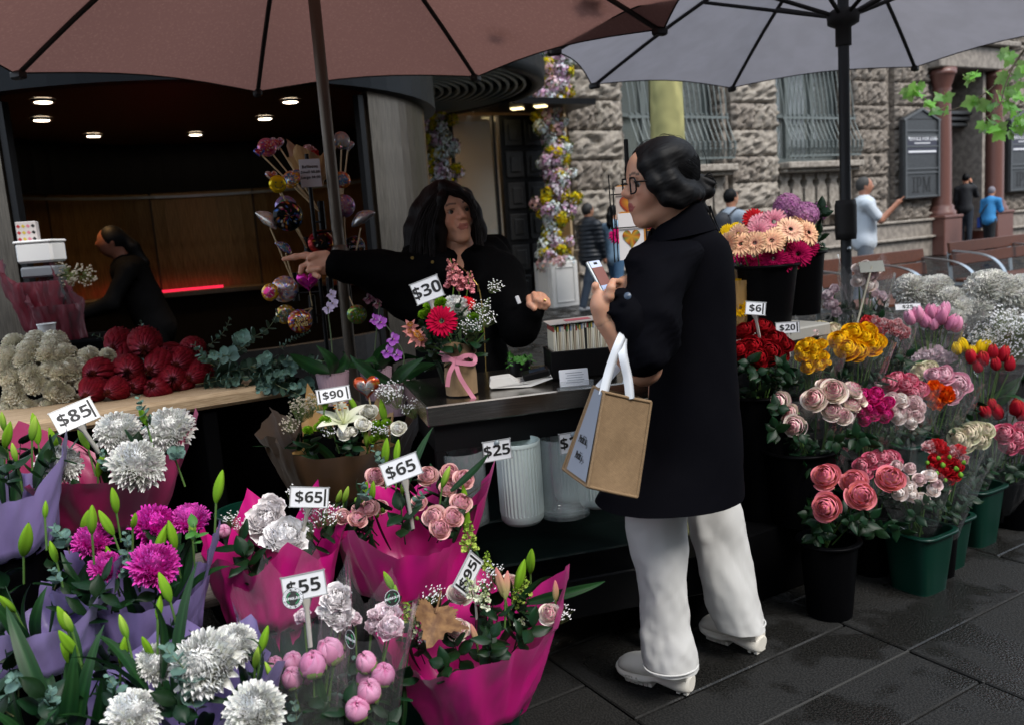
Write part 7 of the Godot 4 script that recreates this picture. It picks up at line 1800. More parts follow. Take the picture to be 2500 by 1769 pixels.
	for c in [[Vector3(1.834, 1.327, -2.27), "d8d4d4", 0.0, 0.155], [Vector3(1.853, 1.439, -2.302), "b8aaa0", 0.1, 0.11], [Vector3(1.952, 1.413, -2.321), "c03040", 0.2, 0.13], [Vector3(1.935, 1.275, -2.307), "302c30", 0.15, 0.13]]:
		var w := B.new()
		var q: Vector3 = c[0] - rk.position
		for s in [-1.0, 1.0]: tube(w, [q + rb * Vector3(s * 0.05, 0.06, 0.025), q + rb * Vector3(s * 0.05, -0.08, 0.025), q + rb * Vector3(s * 0.05, -0.085, -0.03), q + rb * Vector3(s * 0.05, 0.1, -0.035)], [0.0022], 5)
		tube(w, [q + rb * Vector3(-0.06, 0.03, 0.026), q + rb * Vector3(0.06, 0.03, 0.026)], [0.0022], 5); tube(w, [q + rb * Vector3(0.03, 0.0, -0.035), Vector3(0.03, q.y, -0.06)], [0.004], 5)
		part(rk, "wire_pocket", w.done(), M.black)
		for i in 4:
			b = B.new(); b.box(Vector3.ZERO, Vector3(0.085, c[3], 0.0015)); part(rk, "greeting_card", b.done(), mat(lin(c[1] if i == 0 else "b87a2a"), 0.6), Transform3D(rb, q + rb * Vector3(0.006 * i, 0.002 * i, 0.02 - 0.012 * i)))
		var ht := B.new(); var hc := [lin("8a1a14"), lin("b8861a"), lin("2f6a3a")]
		var hp := []
		for i in 25:
			var a := TAU * i / 24
			hp.append(q + rb * Vector3(0.0021 * 16 * pow(sin(a), 3) * 0.9, 0.0022 * (13 * cos(a) - 5 * cos(2 * a) - 2 * cos(3 * a) - cos(4 * a)) - 0.005, 0.0225))
		var n0 := ht.v.size(); ht.vert(q + rb * Vector3(0, 0.0, 0.0225), hc[1])
		for i in 25: ht.vert(hp[i], hc[0] if c[1] == "b8aaa0" else hc[i % 3])
		for i in 24: ht.tri(n0, n0 + 1 + i, n0 + 2 + i)
		if c[1] in ["d8d4d4", "b8aaa0"]: part(rk, "painted_heart", ht.done(), M.paint)
	var gx := thing("flower_bunch", "dark crimson gerbera and pink carnations behind the card rack", "flower bunch", Vector3(2.111, 1.199, -2.601))
	spots(gx, "gerbera_hot", "gerbera", Q([2.023,1.327,-2.558,.047,2.044,1.339,-2.548,.037]), 0.4, 0.2); spots(gx, "carnation", "carnation", Q([2.128,1.342,-2.557,.041,2.148,1.324,-2.543,.038,2.161,1.263,-2.524,.038]), 0.4, 0.2)

# ---- orchids and balloons
func orchids() -> void:
	for s in [[Vector3(0.938, 0.877, -2.823), "pink ribbed pot of pale orchids beside the umbrella pole", "orchid_pale", V([.943,.91,-2.827,.954,1.049,-2.844,.96,1.157,-2.86,.983,1.224,-2.859]), Q([.96,1.157,-2.86,.023,.976,1.171,-2.853,.022,.976,1.202,-2.859,.02])], [Vector3(1.105, 0.865, -2.84), "pink ribbed pot of wine coloured orchids behind the heart balloon", "orchid_wine", V([1.116,.877,-2.895,1.135,.989,-2.904,1.164,1.116,-2.909,1.187,1.212,-2.912]), Q([1.139,1.17,-2.933,.023,1.162,1.182,-2.922,.024,1.182,1.172,-2.908,.023,1.164,1.149,-2.915,.021,1.192,1.195,-2.906,.02])], [Vector3(1.096, 0.836, -2.665), "pink ribbed pot of purple orchids next to the steel counter", "orchid", V([1.11,.888,-2.666,1.142,.976,-2.662,1.12,1.054,-2.689,1.089,1.117,-2.718]), Q([1.071,1.104,-2.668,.025,1.099,1.045,-2.641,.025,1.078,1.006,-2.647,.025,1.104,.992,-2.629,.021,1.073,1.111,-2.727,.021])]]:
		var p: Vector3 = s[0]
		var t := thing("orchid_pot", s[1], "pot plant", Vector3(p.x, p.y - 0.05, p.z), "orchids in ribbed pots")
		var b := B.new(); lathe(b, [Vector2(0, 0), Vector2(0.045, 0)], 30); lathe(b, [Vector2(0.045, 0), Vector2(0.058, 0.11)], 120, Color.WHITE, Vector3.ZERO, 30, 0.003); lathe(b, [Vector2(0.058, 0.11), Vector2(0.05, 0.112), Vector2(0.045, 0.1), Vector2(0, 0.1)], 30)
		part(t, "pot", b.done(), M.pot_pink)
		b = B.new(); var loc := []
		for q in s[3]: loc.append(q - t.position)
		tube(b, smoothed(loc, 5), [0.003, 0.0015], 6); part(t, "flower_stalk", b.done(), mat(lin("3a4a2a"), 0.6))
		for q in s[4]: put(t, s[2], "orchid_flower", q[0], seen(q[0], 0.05, rng.randf_range(-0.4, 0.4)), 2 * q[1] / ND[s[2]], 0.6)
		for k in 4: put(t, "blade", "leaf", t.position + Vector3(0, 0.1, 0), Vector3(cos(k * 1.7), 0.6, sin(k * 1.7)), 0.8).scale *= Vector3(1.7, 1, 1.7)
	# a low crate that carries the pots
	var c := Vector3(1.038, 0.817, -2.813)
	var cr := thing("pot_stand", "black stand behind the brown paper bouquet carrying the orchid pots", "stand", Vector3(c.x, 0, c.z))
	var b := B.new(); b.box(Vector3(0, Vector3(1.038, 0.817, -2.813).y / 2 - 0.03, -0.05), Vector3(0.5, Vector3(1.038, 0.817, -2.813).y - 0.06, 0.34), Basis(), Color.WHITE, 0.01); part(cr, "box", b.done(), M.black_matt)
func foil(kind: int, c0: Color, c1: Color, speck: float) -> ArrayMesh:
	# inflated foil balloon with a puckered seam, face to +z; kind 0 round, 1 heart, 2 lips; about 0.2 across
	var b := B.new()
	var n := 36
	for s in [-1.0, 1.0]:
		var rows := []
		var cols := []
		for j in 9:
			var q := j / 8.0
			var row := []
			var cr := []
			for k in n:
				var a := TAU * k / n
				var e := Vector2(cos(a), sin(a)) * 0.1
				if kind == 1: e = Vector2(0.0063 * 16 * pow(sin(a), 3), 0.0063 * (13 * cos(a) - 5 * cos(2 * a) - 2 * cos(3 * a) - cos(4 * a)) + 0.012)
				elif kind == 2: e = Vector2(cos(a) * 0.13, sin(a) * 0.06 * (1 - 0.35 * absf(cos(a))) - 0.012 * cos(2 * a))
				var pk := 1.0 + 0.02 * sin(a * 18) * pow(q, 3)
				var p := Vector3(e.x * q * pk, e.y * q * pk, s * 0.045 * sqrt(maxf(0, 1 - q * q)) * (1 - 0.12 * pow(absf(sin(a * 9)), 2) * q))
				row.append(p)
				var c := mixc(c0, c1, smoothstep(0.55, 0.75, q + 0.2 * noise.get_noise_2d(e.x * 900, e.y * 900 * q)))
				if rng.randf() < speck: c = [lin("d8d8d0"), lin("c8a840"), lin("b03a6a"), lin("3a6ab0"), lin("d07a2a")][rng.randi() % 5]
				cr.append(c)
			rows.append(row); cols.append(cr)
		b.sheet(rows, cols, true)
	return b.done(M.foil)
func balloons() -> void:
	var base := Vector3(1.063, 0.937, -3.23)
	var st := thing("balloon_stand", "black wire stand with sleeves holding stick balloons", "stand", Vector3(base.x, 0, base.z))
	var b := B.new(); tube(b, [Vector3(0, 0.02, 0), Vector3(0, 1.72, 0)], [0.008], 8); b.box(Vector3(0, 0.012, 0), Vector3(0.35, 0.02, 0.35)); part(st, "post", b.done(), M.black)
	var sleeves := V([1.029,1.134,-3.25,1.098,1.198,-3.221,.981,1.225,-3.294,1.155,1.176,-3.183,1.11,1.493,-3.266,1.164,1.454,-3.227,1.045,1.359,-3.28])
	for q in sleeves:
		b = B.new(); tube(b, [q - Vector3(0, 0.06, 0) - st.position, q + Vector3(0, 0.05, 0) - st.position], [0.014], 8); tube(b, [Vector3(0, q.y - 0.03, 0), q - Vector3(0, 0.03, 0) - st.position], [0.004], 5); part(st, "sleeve", b.done(), M.black)
	var sg := Vector3(1.062, 1.646, -3.204)
	var cd := thing("balloon_price_sign", "small printed balloon price sheet in a plastic sleeve on the balloon stand", "sign", sg)
	var lk := seen(sg, 0.05)
	var fb := Basis(Vector3.UP.cross(lk).normalized(), lk.cross(Vector3.UP.cross(lk).normalized()), lk)
	b = B.new(); b.box(Vector3.ZERO, Vector3(0.078, 0.105, 0.002), fb, Color.WHITE, 0.0008); part(cd, "sheet", b.done(), mat(lin("b4b6bc"), 0.3))
	letters(cd, "Balloons", 0.0105, Transform3D(fb, fb * Vector3(0, 0.024, 0.0018)), M.ink, 700); letters(cd, "Small $6.00", 0.0095, Transform3D(fb, fb * Vector3(0, 0.004, 0.0018)), M.ink, 700); letters(cd, "Large $8.00", 0.0095, Transform3D(fb, fb * Vector3(0, -0.016, 0.0018)), M.ink, 700)
	# [x y r in view, kind, colours, speckle, sleeve, label]
	var list := [
		[Q([.944,1.758,-3.329,.036]), 0, "a02a4a", "c06a8a", 0.3, 4, "round pink patterned foil stick balloon, topmost beside the dotted one"],
		[Q([.995,1.775,-3.361,.029]), 1, "a82a50", "b8b0c0", 0.3, 4, "small silver and red foil stick balloon leaning on the pink one"],
		[Q([.901,1.735,-3.291,.02]), 1, "a01820", "3a4a9a", 0.2, 4, "tiny red and blue foil stick balloon at the top of the stand"],
		[Q([1.21,1.769,-3.233,.035]), 0, "a8a8a8", "8a8a90", 0.12, 5, "round silver foil stick balloon behind the umbrella pole"],
		[Q([1.243,1.749,-3.256,.025]), 1, "b0b0b4", "9a9aa0", 0.15, 5, "slim silver foil stick balloon beside the round silver one"],
		[Q([.921,1.606,-3.163,.033]), 0, "c8a808", "d0b410", 0.0, 6, "yellow smiling face foil stick balloon"],
		[Q([.983,1.625,-3.2,.035]), 0, "2a6a8a", "b08a2a", 0.4, 4, "blue and gold patterned foil stick balloon beside the smiling one"],
		[Q([1.03,1.638,-3.257,.029]), 0, "b07a20", "3a7a9a", 0.4, 4, "orange patterned foil stick balloon behind the blue one"],
		[Q([.929,1.643,-3.259,.024]), 1, "a03030", "c0b8b0", 0.3, 6, "small red and white foil stick balloon behind the smiling face"],
		[Q([1.19,1.618,-3.218,.033]), 0, "2a7aa8", "c06a2a", 0.3, 5, "blue foil stick balloon with an orange edge beside the pole"],
		[Q([.931,1.487,-3.112,.055]), 0, "060606", "0a0a0a", 0.16, 6, "big black glitter foil stick balloon"],
		[Q([.959,1.528,-3.22,.04]), 0, "4a8a7a", "8a7aa8", 0.05, 6, "green and violet foil stick balloon behind the black glitter one"],
		[Q([.868,1.481,-3.172,.052]), 2, "b8b4ac", "a8a4a0", 0.12, 2, "silver dotted lips foil stick balloon on the open side"],
		[Q([1.181,1.517,-3.205,.045]), 0, "a87a98", "8a6a90", 0.3, 3, "round mauve printed foil stick balloon"],
		[Q([1.237,1.464,-3.163,.052]), 2, "b4b4b4", "a0a0a4", 0.1, 3, "silver dotted lips foil stick balloon by the steel kiosk panel"],
		[Q([.931,1.374,-3.209,.037]), 2, "0a6a7a", "1a2a8a", 0.35, 2, "teal glitter foil stick balloon above the pointing hand"],
		[Q([1.215,1.36,-3.216,.041]), 0, "0a0a0a", "1a1a1a", 0.3, 3, "black congratulation foil stick balloon with gold flecks"],
		[Q([1.181,1.376,-3.297,.036]), 0, "121212", "1a1a1a", 0.3, 3, "black flecked foil stick balloon just behind the pole"],
		[Q([1.087,1.381,-3.236,.052]), 0, "0c0a0a", "8a1a1a", 0.05, 1, "black and red lettered foil stick balloon behind the hand"],
		[Q([.975,1.242,-3.101,.041]), 1, "b01a8a", "c02a98", 0.05, 0, "magenta heart foil stick balloon just below the pointing hand"],
		[Q([.882,1.225,-3.094,.049]), 0, "98909a", "b0a0a8", 0.4, 2, "silver confetti foil stick balloon below the hand"],
		[Q([.823,1.22,-3.07,.032]), 0, "c01a70", "c0981a", 0.2, 2, "pink and yellow foil stick balloon beside the confetti one"],
		[Q([.891,1.112,-2.975,.043]), 0, "2a1008", "8a3a1a", 0.55, 0, "dark rainbow get well foil stick balloon among the eucalyptus"],
		[Q([.874,1.133,-3.083,.036]), 0, "5a6a4a", "a08a30", 0.25, 0, "green and yellow foil stick balloon behind the get well one"],
		[Q([1.131,1.106,-3.044,.037]), 0, "5a8a2a", "8aa85a", 0.2, 3, "green leaf patterned foil stick balloon beside the purple orchids"],
		[Q([.984,.9,-2.624,.044]), 1, "a8aaa8", "c0502a", 0.12, -1, "silver heart foil balloon with a red patterned edge above the brown bouquet"]]
	for s in list:
		var q: Array = s[0][0]
		var p: Vector3 = q[0]
		var d := seen(p, rng.randf_range(-0.1, 0.3), rng.randf_range(-0.5, 0.5))
		var rt := Vector3.UP.cross(d).normalized()
		var up := d.cross(rt)
		var t := thing("stick_balloon", s[6], "balloon", p, "foil balloons on sticks")
		var sc: float = q[1] / 0.1 * (0.8 if s[1] == 2 else 1.0)
		var roll: float = 0.0 if s[1] != 2 else (0.5 if p.x > 1.0 else -0.7)
		part(t, "foil", foil(s[1], lin(s[2]), lin(s[3]), s[4]), null, Transform3D(Basis(rt, up, d) * Basis(Vector3(0, 0, 1), roll).scaled(Vector3.ONE * sc), Vector3.ZERO))
		var e: Vector3 = sleeves[s[5]] if s[5] >= 0 else p + Vector3(0.02, -0.2, 0)
		stem(t, e, p - (p - e).normalized() * q[1] * 0.7, 0.0028, M.stick)
		if s[6].begins_with("yellow smiling"):
			for x in [-0.033, 0.033]:
				b = B.new(); lathe(b, [Vector2(0.009, 0), Vector2(0.009, 0.002), Vector2(0, 0.003)], 14); part(t, "eye", b.done(), M.ink, Transform3D(Basis(rt, up, d).scaled_local(Vector3.ONE * sc) * Basis(Vector3.RIGHT, PI / 2), Basis(rt, up, d) * Vector3(x, 0.02, 0.044) * sc))
			b = B.new(); var sm := []
			for k in 9: sm.append(Basis(rt, up, d) * Vector3(0.045 * cos(PI + PI * k / 8.0), -0.01 + 0.035 * sin(PI + PI * k / 8.0), 0.042) * sc)
			tube(b, sm, [0.0016], 5); part(t, "smile", b.done(), M.ink)
		if s[6].begins_with("dark rainbow"):
			letters(t, "Get", 0.014, Transform3D(Basis(rt, up, d), d * 0.045 * sc + up * 0.005), mat(lin("b09a5a"), 0.4), 700, "lettering", "Droid Serif"); letters(t, "Well", 0.014, Transform3D(Basis(rt, up, d), d * 0.045 * sc - up * 0.013), mat(lin("b09a5a"), 0.4), 700, "lettering", "Droid Serif")
		if s[6].begins_with("black congrat"): letters(t, "Congrats", 0.01, Transform3D(Basis(rt, up, d), d * 0.047 * sc - up * 0.004), M.white_card, 400, "lettering", "Droid Serif")
	# a loose bunch in brown paper high behind the stand
	var k := thing("kraft_bunch", "copper flowers wrapped in pale paper high behind the balloon sheet", "flower bunch", Vector3(1.183, 1.651, -3.521))
	own(k, "paper", paper_cone(Vector3(1.188, 1.65, -3.518), Vector3.UP, 0.03, 0.1, 0.12, [[60, 1.5, 0.5], [150, 1.5, 0.5], [250, 1.1]], 0.7, 0.01, 61, 0.03), M.wrap_kraft); spots(k, "carnation", "dried_flower", Q([1.157,1.749,-3.495,.04,1.175,1.738,-3.483,.033]), 0.5, 0.2)


# ---- people
func head_mesh(b: B, C: Vector3, F: Vector3, U: Vector3, k: Vector3, tone: Color, lip: Color, age := 0.0, cell := 0.0036, eyes := true, look := Vector3.ZERO) -> void:
	# C: middle of the skull; F: where the face points; U: its up; k: stretch along F, U and to the side
	F = F.normalized()
	var S := U.cross(F).normalized()
	U = F.cross(S).normalized()
	var L := func(f: float, u: float, s: float) -> Vector3: return C + F * f * k.x + U * u * k.y + S * s * k.z
	var bs := Basis(S, U, F)
	var r := func(s: float, u: float, f: float) -> Vector3: return Vector3(s * k.z, u * k.y, f * k.x)
	var d := Blend.new()
	d.ball(L.call(0.0, 0.035, 0), r.call(0.073, 0.086, 0.084), bs, 0.02).ball(L.call(0.028, -0.022, 0), r.call(0.054, 0.076, 0.058), bs, 0.03).ball(L.call(0.06, 0.05, 0), r.call(0.055, 0.045, 0.03), bs, 0.03)
	for s in [-1.0, 1.0]:
		d.cap(L.call(0.0, -0.062, 0.047 * s), L.call(0.06, -0.098, 0.012 * s), 0.015, 0.015, 0.03)
		d.ball(L.call(0.058, -0.028, 0.036 * s), r.call(0.02, 0.026, 0.021), bs, 0.025)
		d.cap(L.call(0.083, 0.026, 0.012 * s), L.call(0.068, 0.026, 0.046 * s), 0.009, 0.009, 0.02)
		d.ball(L.call(0.096, -0.024, 0.0115 * s), r.call(0.0075, 0.007, 0.01), bs, 0.008)
		d.ball(L.call(-0.008, -0.004, 0.072 * s), r.call(0.009, 0.032, 0.02), bs * Basis(Vector3.UP, s * 0.35), 0.008)
	d.ball(L.call(0.066, -0.1, 0), r.call(0.024, 0.018, 0.02), bs, 0.025).ball(L.call(0.078, -0.058, 0), r.call(0.027, 0.024, 0.022), bs, 0.025)
	d.cap(L.call(0.086, 0.018, 0), L.call(0.109, -0.017, 0), 0.0075, 0.0095, 0.015)
	d.cap(L.call(0.09, -0.0545, -0.012), L.call(0.09, -0.0545, 0.012), 0.0042, 0.0042, 0.008).cap(L.call(0.088, -0.0655, -0.011), L.call(0.088, -0.0655, 0.011), 0.0055, 0.0055, 0.008)
	for s in [-1.0, 1.0]: d.cut(L.call(0.1, 0.007, 0.032 * s), r.call(0.019, 0.0115, 0.017), bs, 0.012)
	d.cut(L.call(0.108, -0.06, 0), r.call(0.022, 0.0012, 0.014), bs, 0.003)
	for s in [-1.0, 1.0]:
		d.cap(L.call(0.0845, 0.0155, 0.018 * s), L.call(0.077, 0.0145, 0.046 * s), 0.0042, 0.004, 0.005)
		if age > 0.5: d.cut(L.call(0.089, -0.045, 0.03 * s), r.call(0.0022, 0.022, 0.006), bs * Basis(Vector3(0, 0, 1), -0.35 * s), 0.008)
	d.cap(L.call(-0.018, -0.05, 0), L.call(-0.035, -0.2, 0), 0.05, 0.056, 0.04)
	var lu: Vector3 = L.call(0.098, -0.0545, 0)
	var ld: Vector3 = L.call(0.097, -0.0655, 0)
	var paint := func(p: Vector3) -> Color:
		var q := p - C
		var f := q.dot(F) / k.x
		var u := q.dot(U) / k.y
		var s := absf(q.dot(S)) / k.z
		var c := tone * (1.0 + 0.12 * noise.get_noise_3d(p.x * 900, p.y * 900, p.z * 900))
		c = mixc(c, Color(tone.r * 1.0, tone.g * 0.72, tone.b * 0.68), 0.5 * exp(-(pow((u + 0.03) / 0.03, 2) + pow((s - 0.04) / 0.025, 2))) + 0.4 * exp(-(pow((u + 0.022) / 0.012, 2) + pow(s / 0.015, 2))))
		if f > 0.075 and absf(u + 0.0598) < 0.0125 and s < 0.024 * (1.0 - absf(u + 0.06) * 30): c = mixc(c, lip, 0.85)
		if f > 0.05 and s > 0.012 and s < 0.05 and absf(u - (0.031 + 0.005 * sin((s - 0.012) / 0.038 * PI))) < 0.0038: c = mixc(c, Color(0.02, 0.014, 0.012), 0.75)
		return c
	d.mesh(b, cell, paint)
	if eyes:
		for s in [-1.0, 1.0]:
			var ec: Vector3 = L.call(0.0745, 0.0055, 0.031 * s)
			var gz := (F + look).normalized()
			var fr := frame(gz)
			var prof := []
			var cols := []
			for j in 13:
				var a := PI * j / 12
				prof.append(Vector2(sin(a) * 0.0118, -cos(a) * 0.0118))
				cols.append(Color(0.01, 0.008, 0.008) if j > 10 else Color(0.035, 0.02, 0.012) if j > 8 else Color(0.3, 0.27, 0.25))
			var e := B.new(); lathe(e, prof, 16, Color.WHITE, Vector3.ZERO, 0, 0.0, cols); b.add(e, Transform3D(fr, ec))
			# lash line on the upper lid
			tube(b, smoothed([L.call(0.088, 0.0125, 0.018 * s), L.call(0.0895, 0.0148, 0.03 * s), L.call(0.08, 0.012, 0.046 * s)], 4), [0.0011], 4, Color(0.012, 0.009, 0.009))
func fingers(d: Blend, list: Array, r0 := 0.0095, r1 := 0.0078) -> void:
	for f in list:
		var rad := []
		for i in f.size(): rad.append(lerpf(r0, r1, float(i) / (f.size() - 1)))
		d.chain(f, rad, 0.006)
func shoe(t: Node3D, heel: Vector3, toe: Vector3, sole: Material, upper: Material, word := "") -> void:
	var ax := (toe - heel)
	var L := ax.length()
	ax = ax.normalized()
	var sd := Vector3.UP.cross(ax).normalized()
	var up := B.new()
	var so := B.new()
	var rings := []
	for q in [[0.0, 0.030, 0.052, 0.05], [0.08, 0.036, 0.056, 0.056], [0.25, 0.037, 0.058, 0.058], [0.42, 0.040, 0.05, 0.044], [0.6, 0.046, 0.046, 0.034], [0.78, 0.047, 0.042, 0.028], [0.92, 0.038, 0.037, 0.021], [1.0, 0.016, 0.032, 0.012]]:
		rings.append([heel + ax * L * q[0] + Vector3(0, q[2] + 0.012, 0), sd * q[1], Vector3(0, q[3], 0)])
	loft(up, rings, 24, 4)
	var sr := []
	for q in [[-0.03, 0.022, 0.026, 0.022], [0.0, 0.036, 0.026, 0.026], [0.1, 0.043, 0.025, 0.025], [0.3, 0.041, 0.027, 0.018], [0.42, 0.043, 0.03, 0.014], [0.55, 0.050, 0.024, 0.018], [0.75, 0.053, 0.023, 0.017], [0.92, 0.043, 0.026, 0.016], [1.02, 0.022, 0.031, 0.013]]:
		sr.append([heel + ax * L * q[0] + Vector3(0, q[2] + 0.004, 0), sd * q[1], Vector3(0, q[3], 0)])
	loft(so, sr, 24, 4)
	for q in 8:
		var s := 0.5 + q * 0.065 if q < 6 else 0.02 + (q - 6) * 0.1
		so.box(heel + ax * L * s + Vector3(0, 0.009, 0), Vector3(0.07 - 0.03 * absf(s - 0.7), 0.012, 0.012), Basis(sd, Vector3.UP, sd.cross(Vector3.UP)))
	var o := own(t, "shoe", up, upper)
	own(o, "sole", so, sole)
	var near := sd if sd.dot(EYE - heel) > 0 else -sd
	if word != "":
		var x := -ax if near.cross(Vector3.UP).dot(ax) > 0 else ax
		x = Vector3.UP.cross(near)
		letters(o, word, 0.016, Transform3D(Basis(x, Vector3.UP, near), heel + ax * L * 0.72 + near * 0.0515 + Vector3(0, 0.027, 0) - t.position - o.position), mat(lin("b9b4a8"), 0.5), 700, "embossed_word")

func customer() -> void:
	var foot := Vector3(1.707, 0, -1.815)
	var t := thing("person", "woman in black coat, glasses and cream wide trousers holding a phone", "person", foot)
	var tone := lin("b98a70")
	var lip := lin("8a363a")
	var F := (-CR * 0.985 - CF * 0.17 + Vector3(0, -0.03, 0)).normalized()
	var U := (Vector3.UP * 0.99 + CR * 0.03).normalized()
	var C := Vector3(1.553, 1.468, -1.768)
	var skin := B.new()
	head_mesh(skin, C, F, U, Vector3(1.02, 0.9, 0.98), tone, lip, 0.0, 0.0034, true, Vector3(0, -0.15, 0))
	# trunk, arms and hands
	var d := Blend.new()
	d.cap(Vector3(1.586, 1.386, -1.769), Vector3(1.652, 1.211, -1.793), 0.055, 0.09, 0.04).cap(Vector3(1.652, 1.211, -1.793), Vector3(1.586, 0.742, -1.749), 0.1, 0.12, 0.04)
	var el := Vector3(1.374, 1.006, -1.674)
	var wr := Vector3(1.281, 1.137, -1.705)
	d.cap(Vector3(1.578, 1.242, -1.772), el, 0.04, 0.042, 0.03).cap(el, el.lerp(wr, 0.35), 0.043, 0.04, 0.03).cap(el.lerp(wr, 0.35), wr, 0.04, 0.027, 0.03)
	var one := func(_p: Vector3) -> Color: return tone
	d.mesh(skin, 0.012, one)
	var h := Blend.new()
	h.cap(wr, Vector3(1.277, 1.167, -1.706), 0.0265, 0.027, 0.02).ball(Vector3(1.283, 1.182, -1.711), Vector3(0.03, 0.036, 0.022), frame(Vector3(1.283, 1.211, -1.717) - Vector3(1.283, 1.166, -1.709)), 0.02)
	fingers(h, [V([1.28,1.182,-1.702,1.272,1.201,-1.71,1.265,1.222,-1.712,1.276,1.229,-1.719]), V([1.284,1.175,-1.71,1.284,1.19,-1.73,1.29,1.207,-1.747,1.313,1.211,-1.758]), V([1.289,1.165,-1.717,1.288,1.176,-1.737,1.296,1.19,-1.753,1.318,1.192,-1.763]), V([1.296,1.157,-1.723,1.294,1.164,-1.737,1.302,1.174,-1.752,1.322,1.176,-1.758])])
	h.chain(V([1.284,1.175,-1.698,1.282,1.196,-1.679,1.285,1.216,-1.675,1.301,1.231,-1.686]), [0.014, 0.0115, 0.01, 0.0085], 0.008)
	h.mesh(skin, 0.003, one)
	# the other hand, thumb on the screen
	var h2 := Blend.new()
	h2.cap(Vector3(1.483, 1.19, -1.795), Vector3(1.426, 1.2, -1.784), 0.026, 0.028, 0.02).ball(Vector3(1.413, 1.203, -1.779), Vector3(0.03, 0.03, 0.024), Basis(), 0.02)
	fingers(h2, [V([1.412,1.209,-1.781,1.389,1.22,-1.773,1.363,1.225,-1.755]), V([1.42,1.2,-1.799,1.395,1.203,-1.79,1.366,1.201,-1.772]), V([1.427,1.19,-1.805,1.4,1.191,-1.797,1.362,1.19,-1.772]), V([1.428,1.183,-1.803,1.402,1.181,-1.794,1.367,1.18,-1.768]), V([1.429,1.176,-1.801,1.407,1.173,-1.789,1.378,1.172,-1.771])])
	h2.mesh(skin, 0.0032, one)
	own(t, "body", skin, M.skin)
	# coat
	var ct := B.new()
	var rg := []
	for q in [[1512, 478, 40, 0.05, 2.3], [1530, 515, 62, 0.075, 2.32], [1548, 548, 84, 0.11, 2.34], [1550, 590, 94, 0.14, 2.36]]: pass
	var cc := V([1.583,1.393,-1.772,1.612,1.349,-1.771,1.638,1.304,-1.771,1.645,1.236,-1.778,1.626,1.114,-1.768,1.612,.992,-1.754,1.597,.869,-1.741,1.569,.748,-1.736,1.523,.665,-1.748,1.502,.612,-1.752])
	var hw := [0.05, 0.078, 0.104, 0.118, 0.124, 0.125, 0.13, 0.15, 0.19, 0.208]
	var hd := [0.055, 0.085, 0.12, 0.14, 0.135, 0.135, 0.14, 0.15, 0.165, 0.175]
	for i in cc.size(): rg.append([cc[i], CR * hw[i], CF * hd[i]])
	rg.reverse()
	loft(ct, rg, 60, 8, 0.008, 2.6, Color.WHITE, true, 3.0)
	own(t, "coat", ct, M.coat)
	var col := B.new()     # collar standing round the neck
	var rr := [[], [], []]
	for i in 25:
		var a := TAU * i / 24
		var n := Vector3(1.586, 1.386, -1.769)
		var gap := smoothstep(2.4, 3.1, absf(angle_difference(a, 0.0)))
		rr[0].append(n + CR * cos(a) * 0.066 + CF * sin(a) * 0.07 + Vector3(0, 0.002 - 0.02 * gap + 0.036 * cos(a), 0)); rr[1].append(n + CR * cos(a) * 0.075 + CF * sin(a) * 0.078 + Vector3(0, -0.008 - 0.02 * gap + 0.034 * cos(a), 0)); rr[2].append(n + CR * (cos(a) * 0.098 + 0.012) + CF * sin(a) * 0.1 + Vector3(0, -0.06 - 0.02 * gap + 0.014 * cos(a), 0))
	col.sheet(rr, []); own(t, "collar", col, M.coat)
	var sl := B.new()
	var sc := V([1.624,1.345,-1.763,1.51,1.283,-1.725,1.435,1.185,-1.693,1.398,1.109,-1.678,1.376,1.043,-1.668,1.366,1.012,-1.668])
	var sw := [0.06, 0.092, 0.085, 0.078, 0.07, 0.05]
	var sr := []
	for i in sc.size(): sr.append([sc[i], CR * sw[i], CF * sw[i] * 1.05 + Vector3(0, 0.01, 0)])
	sr.reverse(); loft(sl, sr, 40, 9, 0.016, 8.0, Color.WHITE, true, 9.0)
	# rolled cuff, crumpled round the forearm's root
	var cu := Blend.new()
	cu.cap(Vector3(1.363, 1.034, -1.662), Vector3(1.334, 1.145, -1.675), 0.055, 0.04, 0.03).cap(Vector3(1.328, 1.129, -1.664), Vector3(1.331, 1.186, -1.696), 0.036, 0.026, 0.03).cap(Vector3(1.312, 1.164, -1.668), Vector3(1.28, 1.176, -1.678), 0.014, 0.006, 0.012).cap(Vector3(1.301, 1.149, -1.66), Vector3(1.272, 1.157, -1.679), 0.015, 0.006, 0.012).cap(Vector3(1.327, 1.19, -1.676), Vector3(1.294, 1.199, -1.673), 0.016, 0.01, 0.012)
	cu.mesh(sl, 0.008, func(_p: Vector3) -> Color: return Color.WHITE, func(p: Vector3) -> Vector3: return Vector3(0.4, 0.3, 0.4) * 0.012 * noise.get_noise_3d(p.x * 1400, p.y * 1400, p.z * 1400))
	own(t, "sleeve", sl, M.coat)
	var bt := B.new(); lathe(bt, [Vector2(0, 0), Vector2(0.009, 0), Vector2(0.009, 0.003), Vector2(0, 0.004)], 18); part(t, "button", bt.done(), mat(lin("3c4a5c"), 0.4), Transform3D(frame(seen(Vector3(1.302, 1.195, -1.632))), Vector3(1.305, 1.195, -1.636) - t.position))
	var s2 := B.new(); loft(s2, [[Vector3(1.481, 1.187, -1.796), Vector3(0, 0.045, 0), CF * 0.045], [Vector3(1.566, 1.194, -1.817), Vector3(0, 0.06, 0), CF * 0.06], [Vector3(1.667, 1.235, -1.835), Vector3(0, 0.07, 0), CF * 0.07]], 20, 4, 0.008, 7.0); own(t, "far_sleeve", s2, M.coat)
	# trousers
	var tr := B.new()
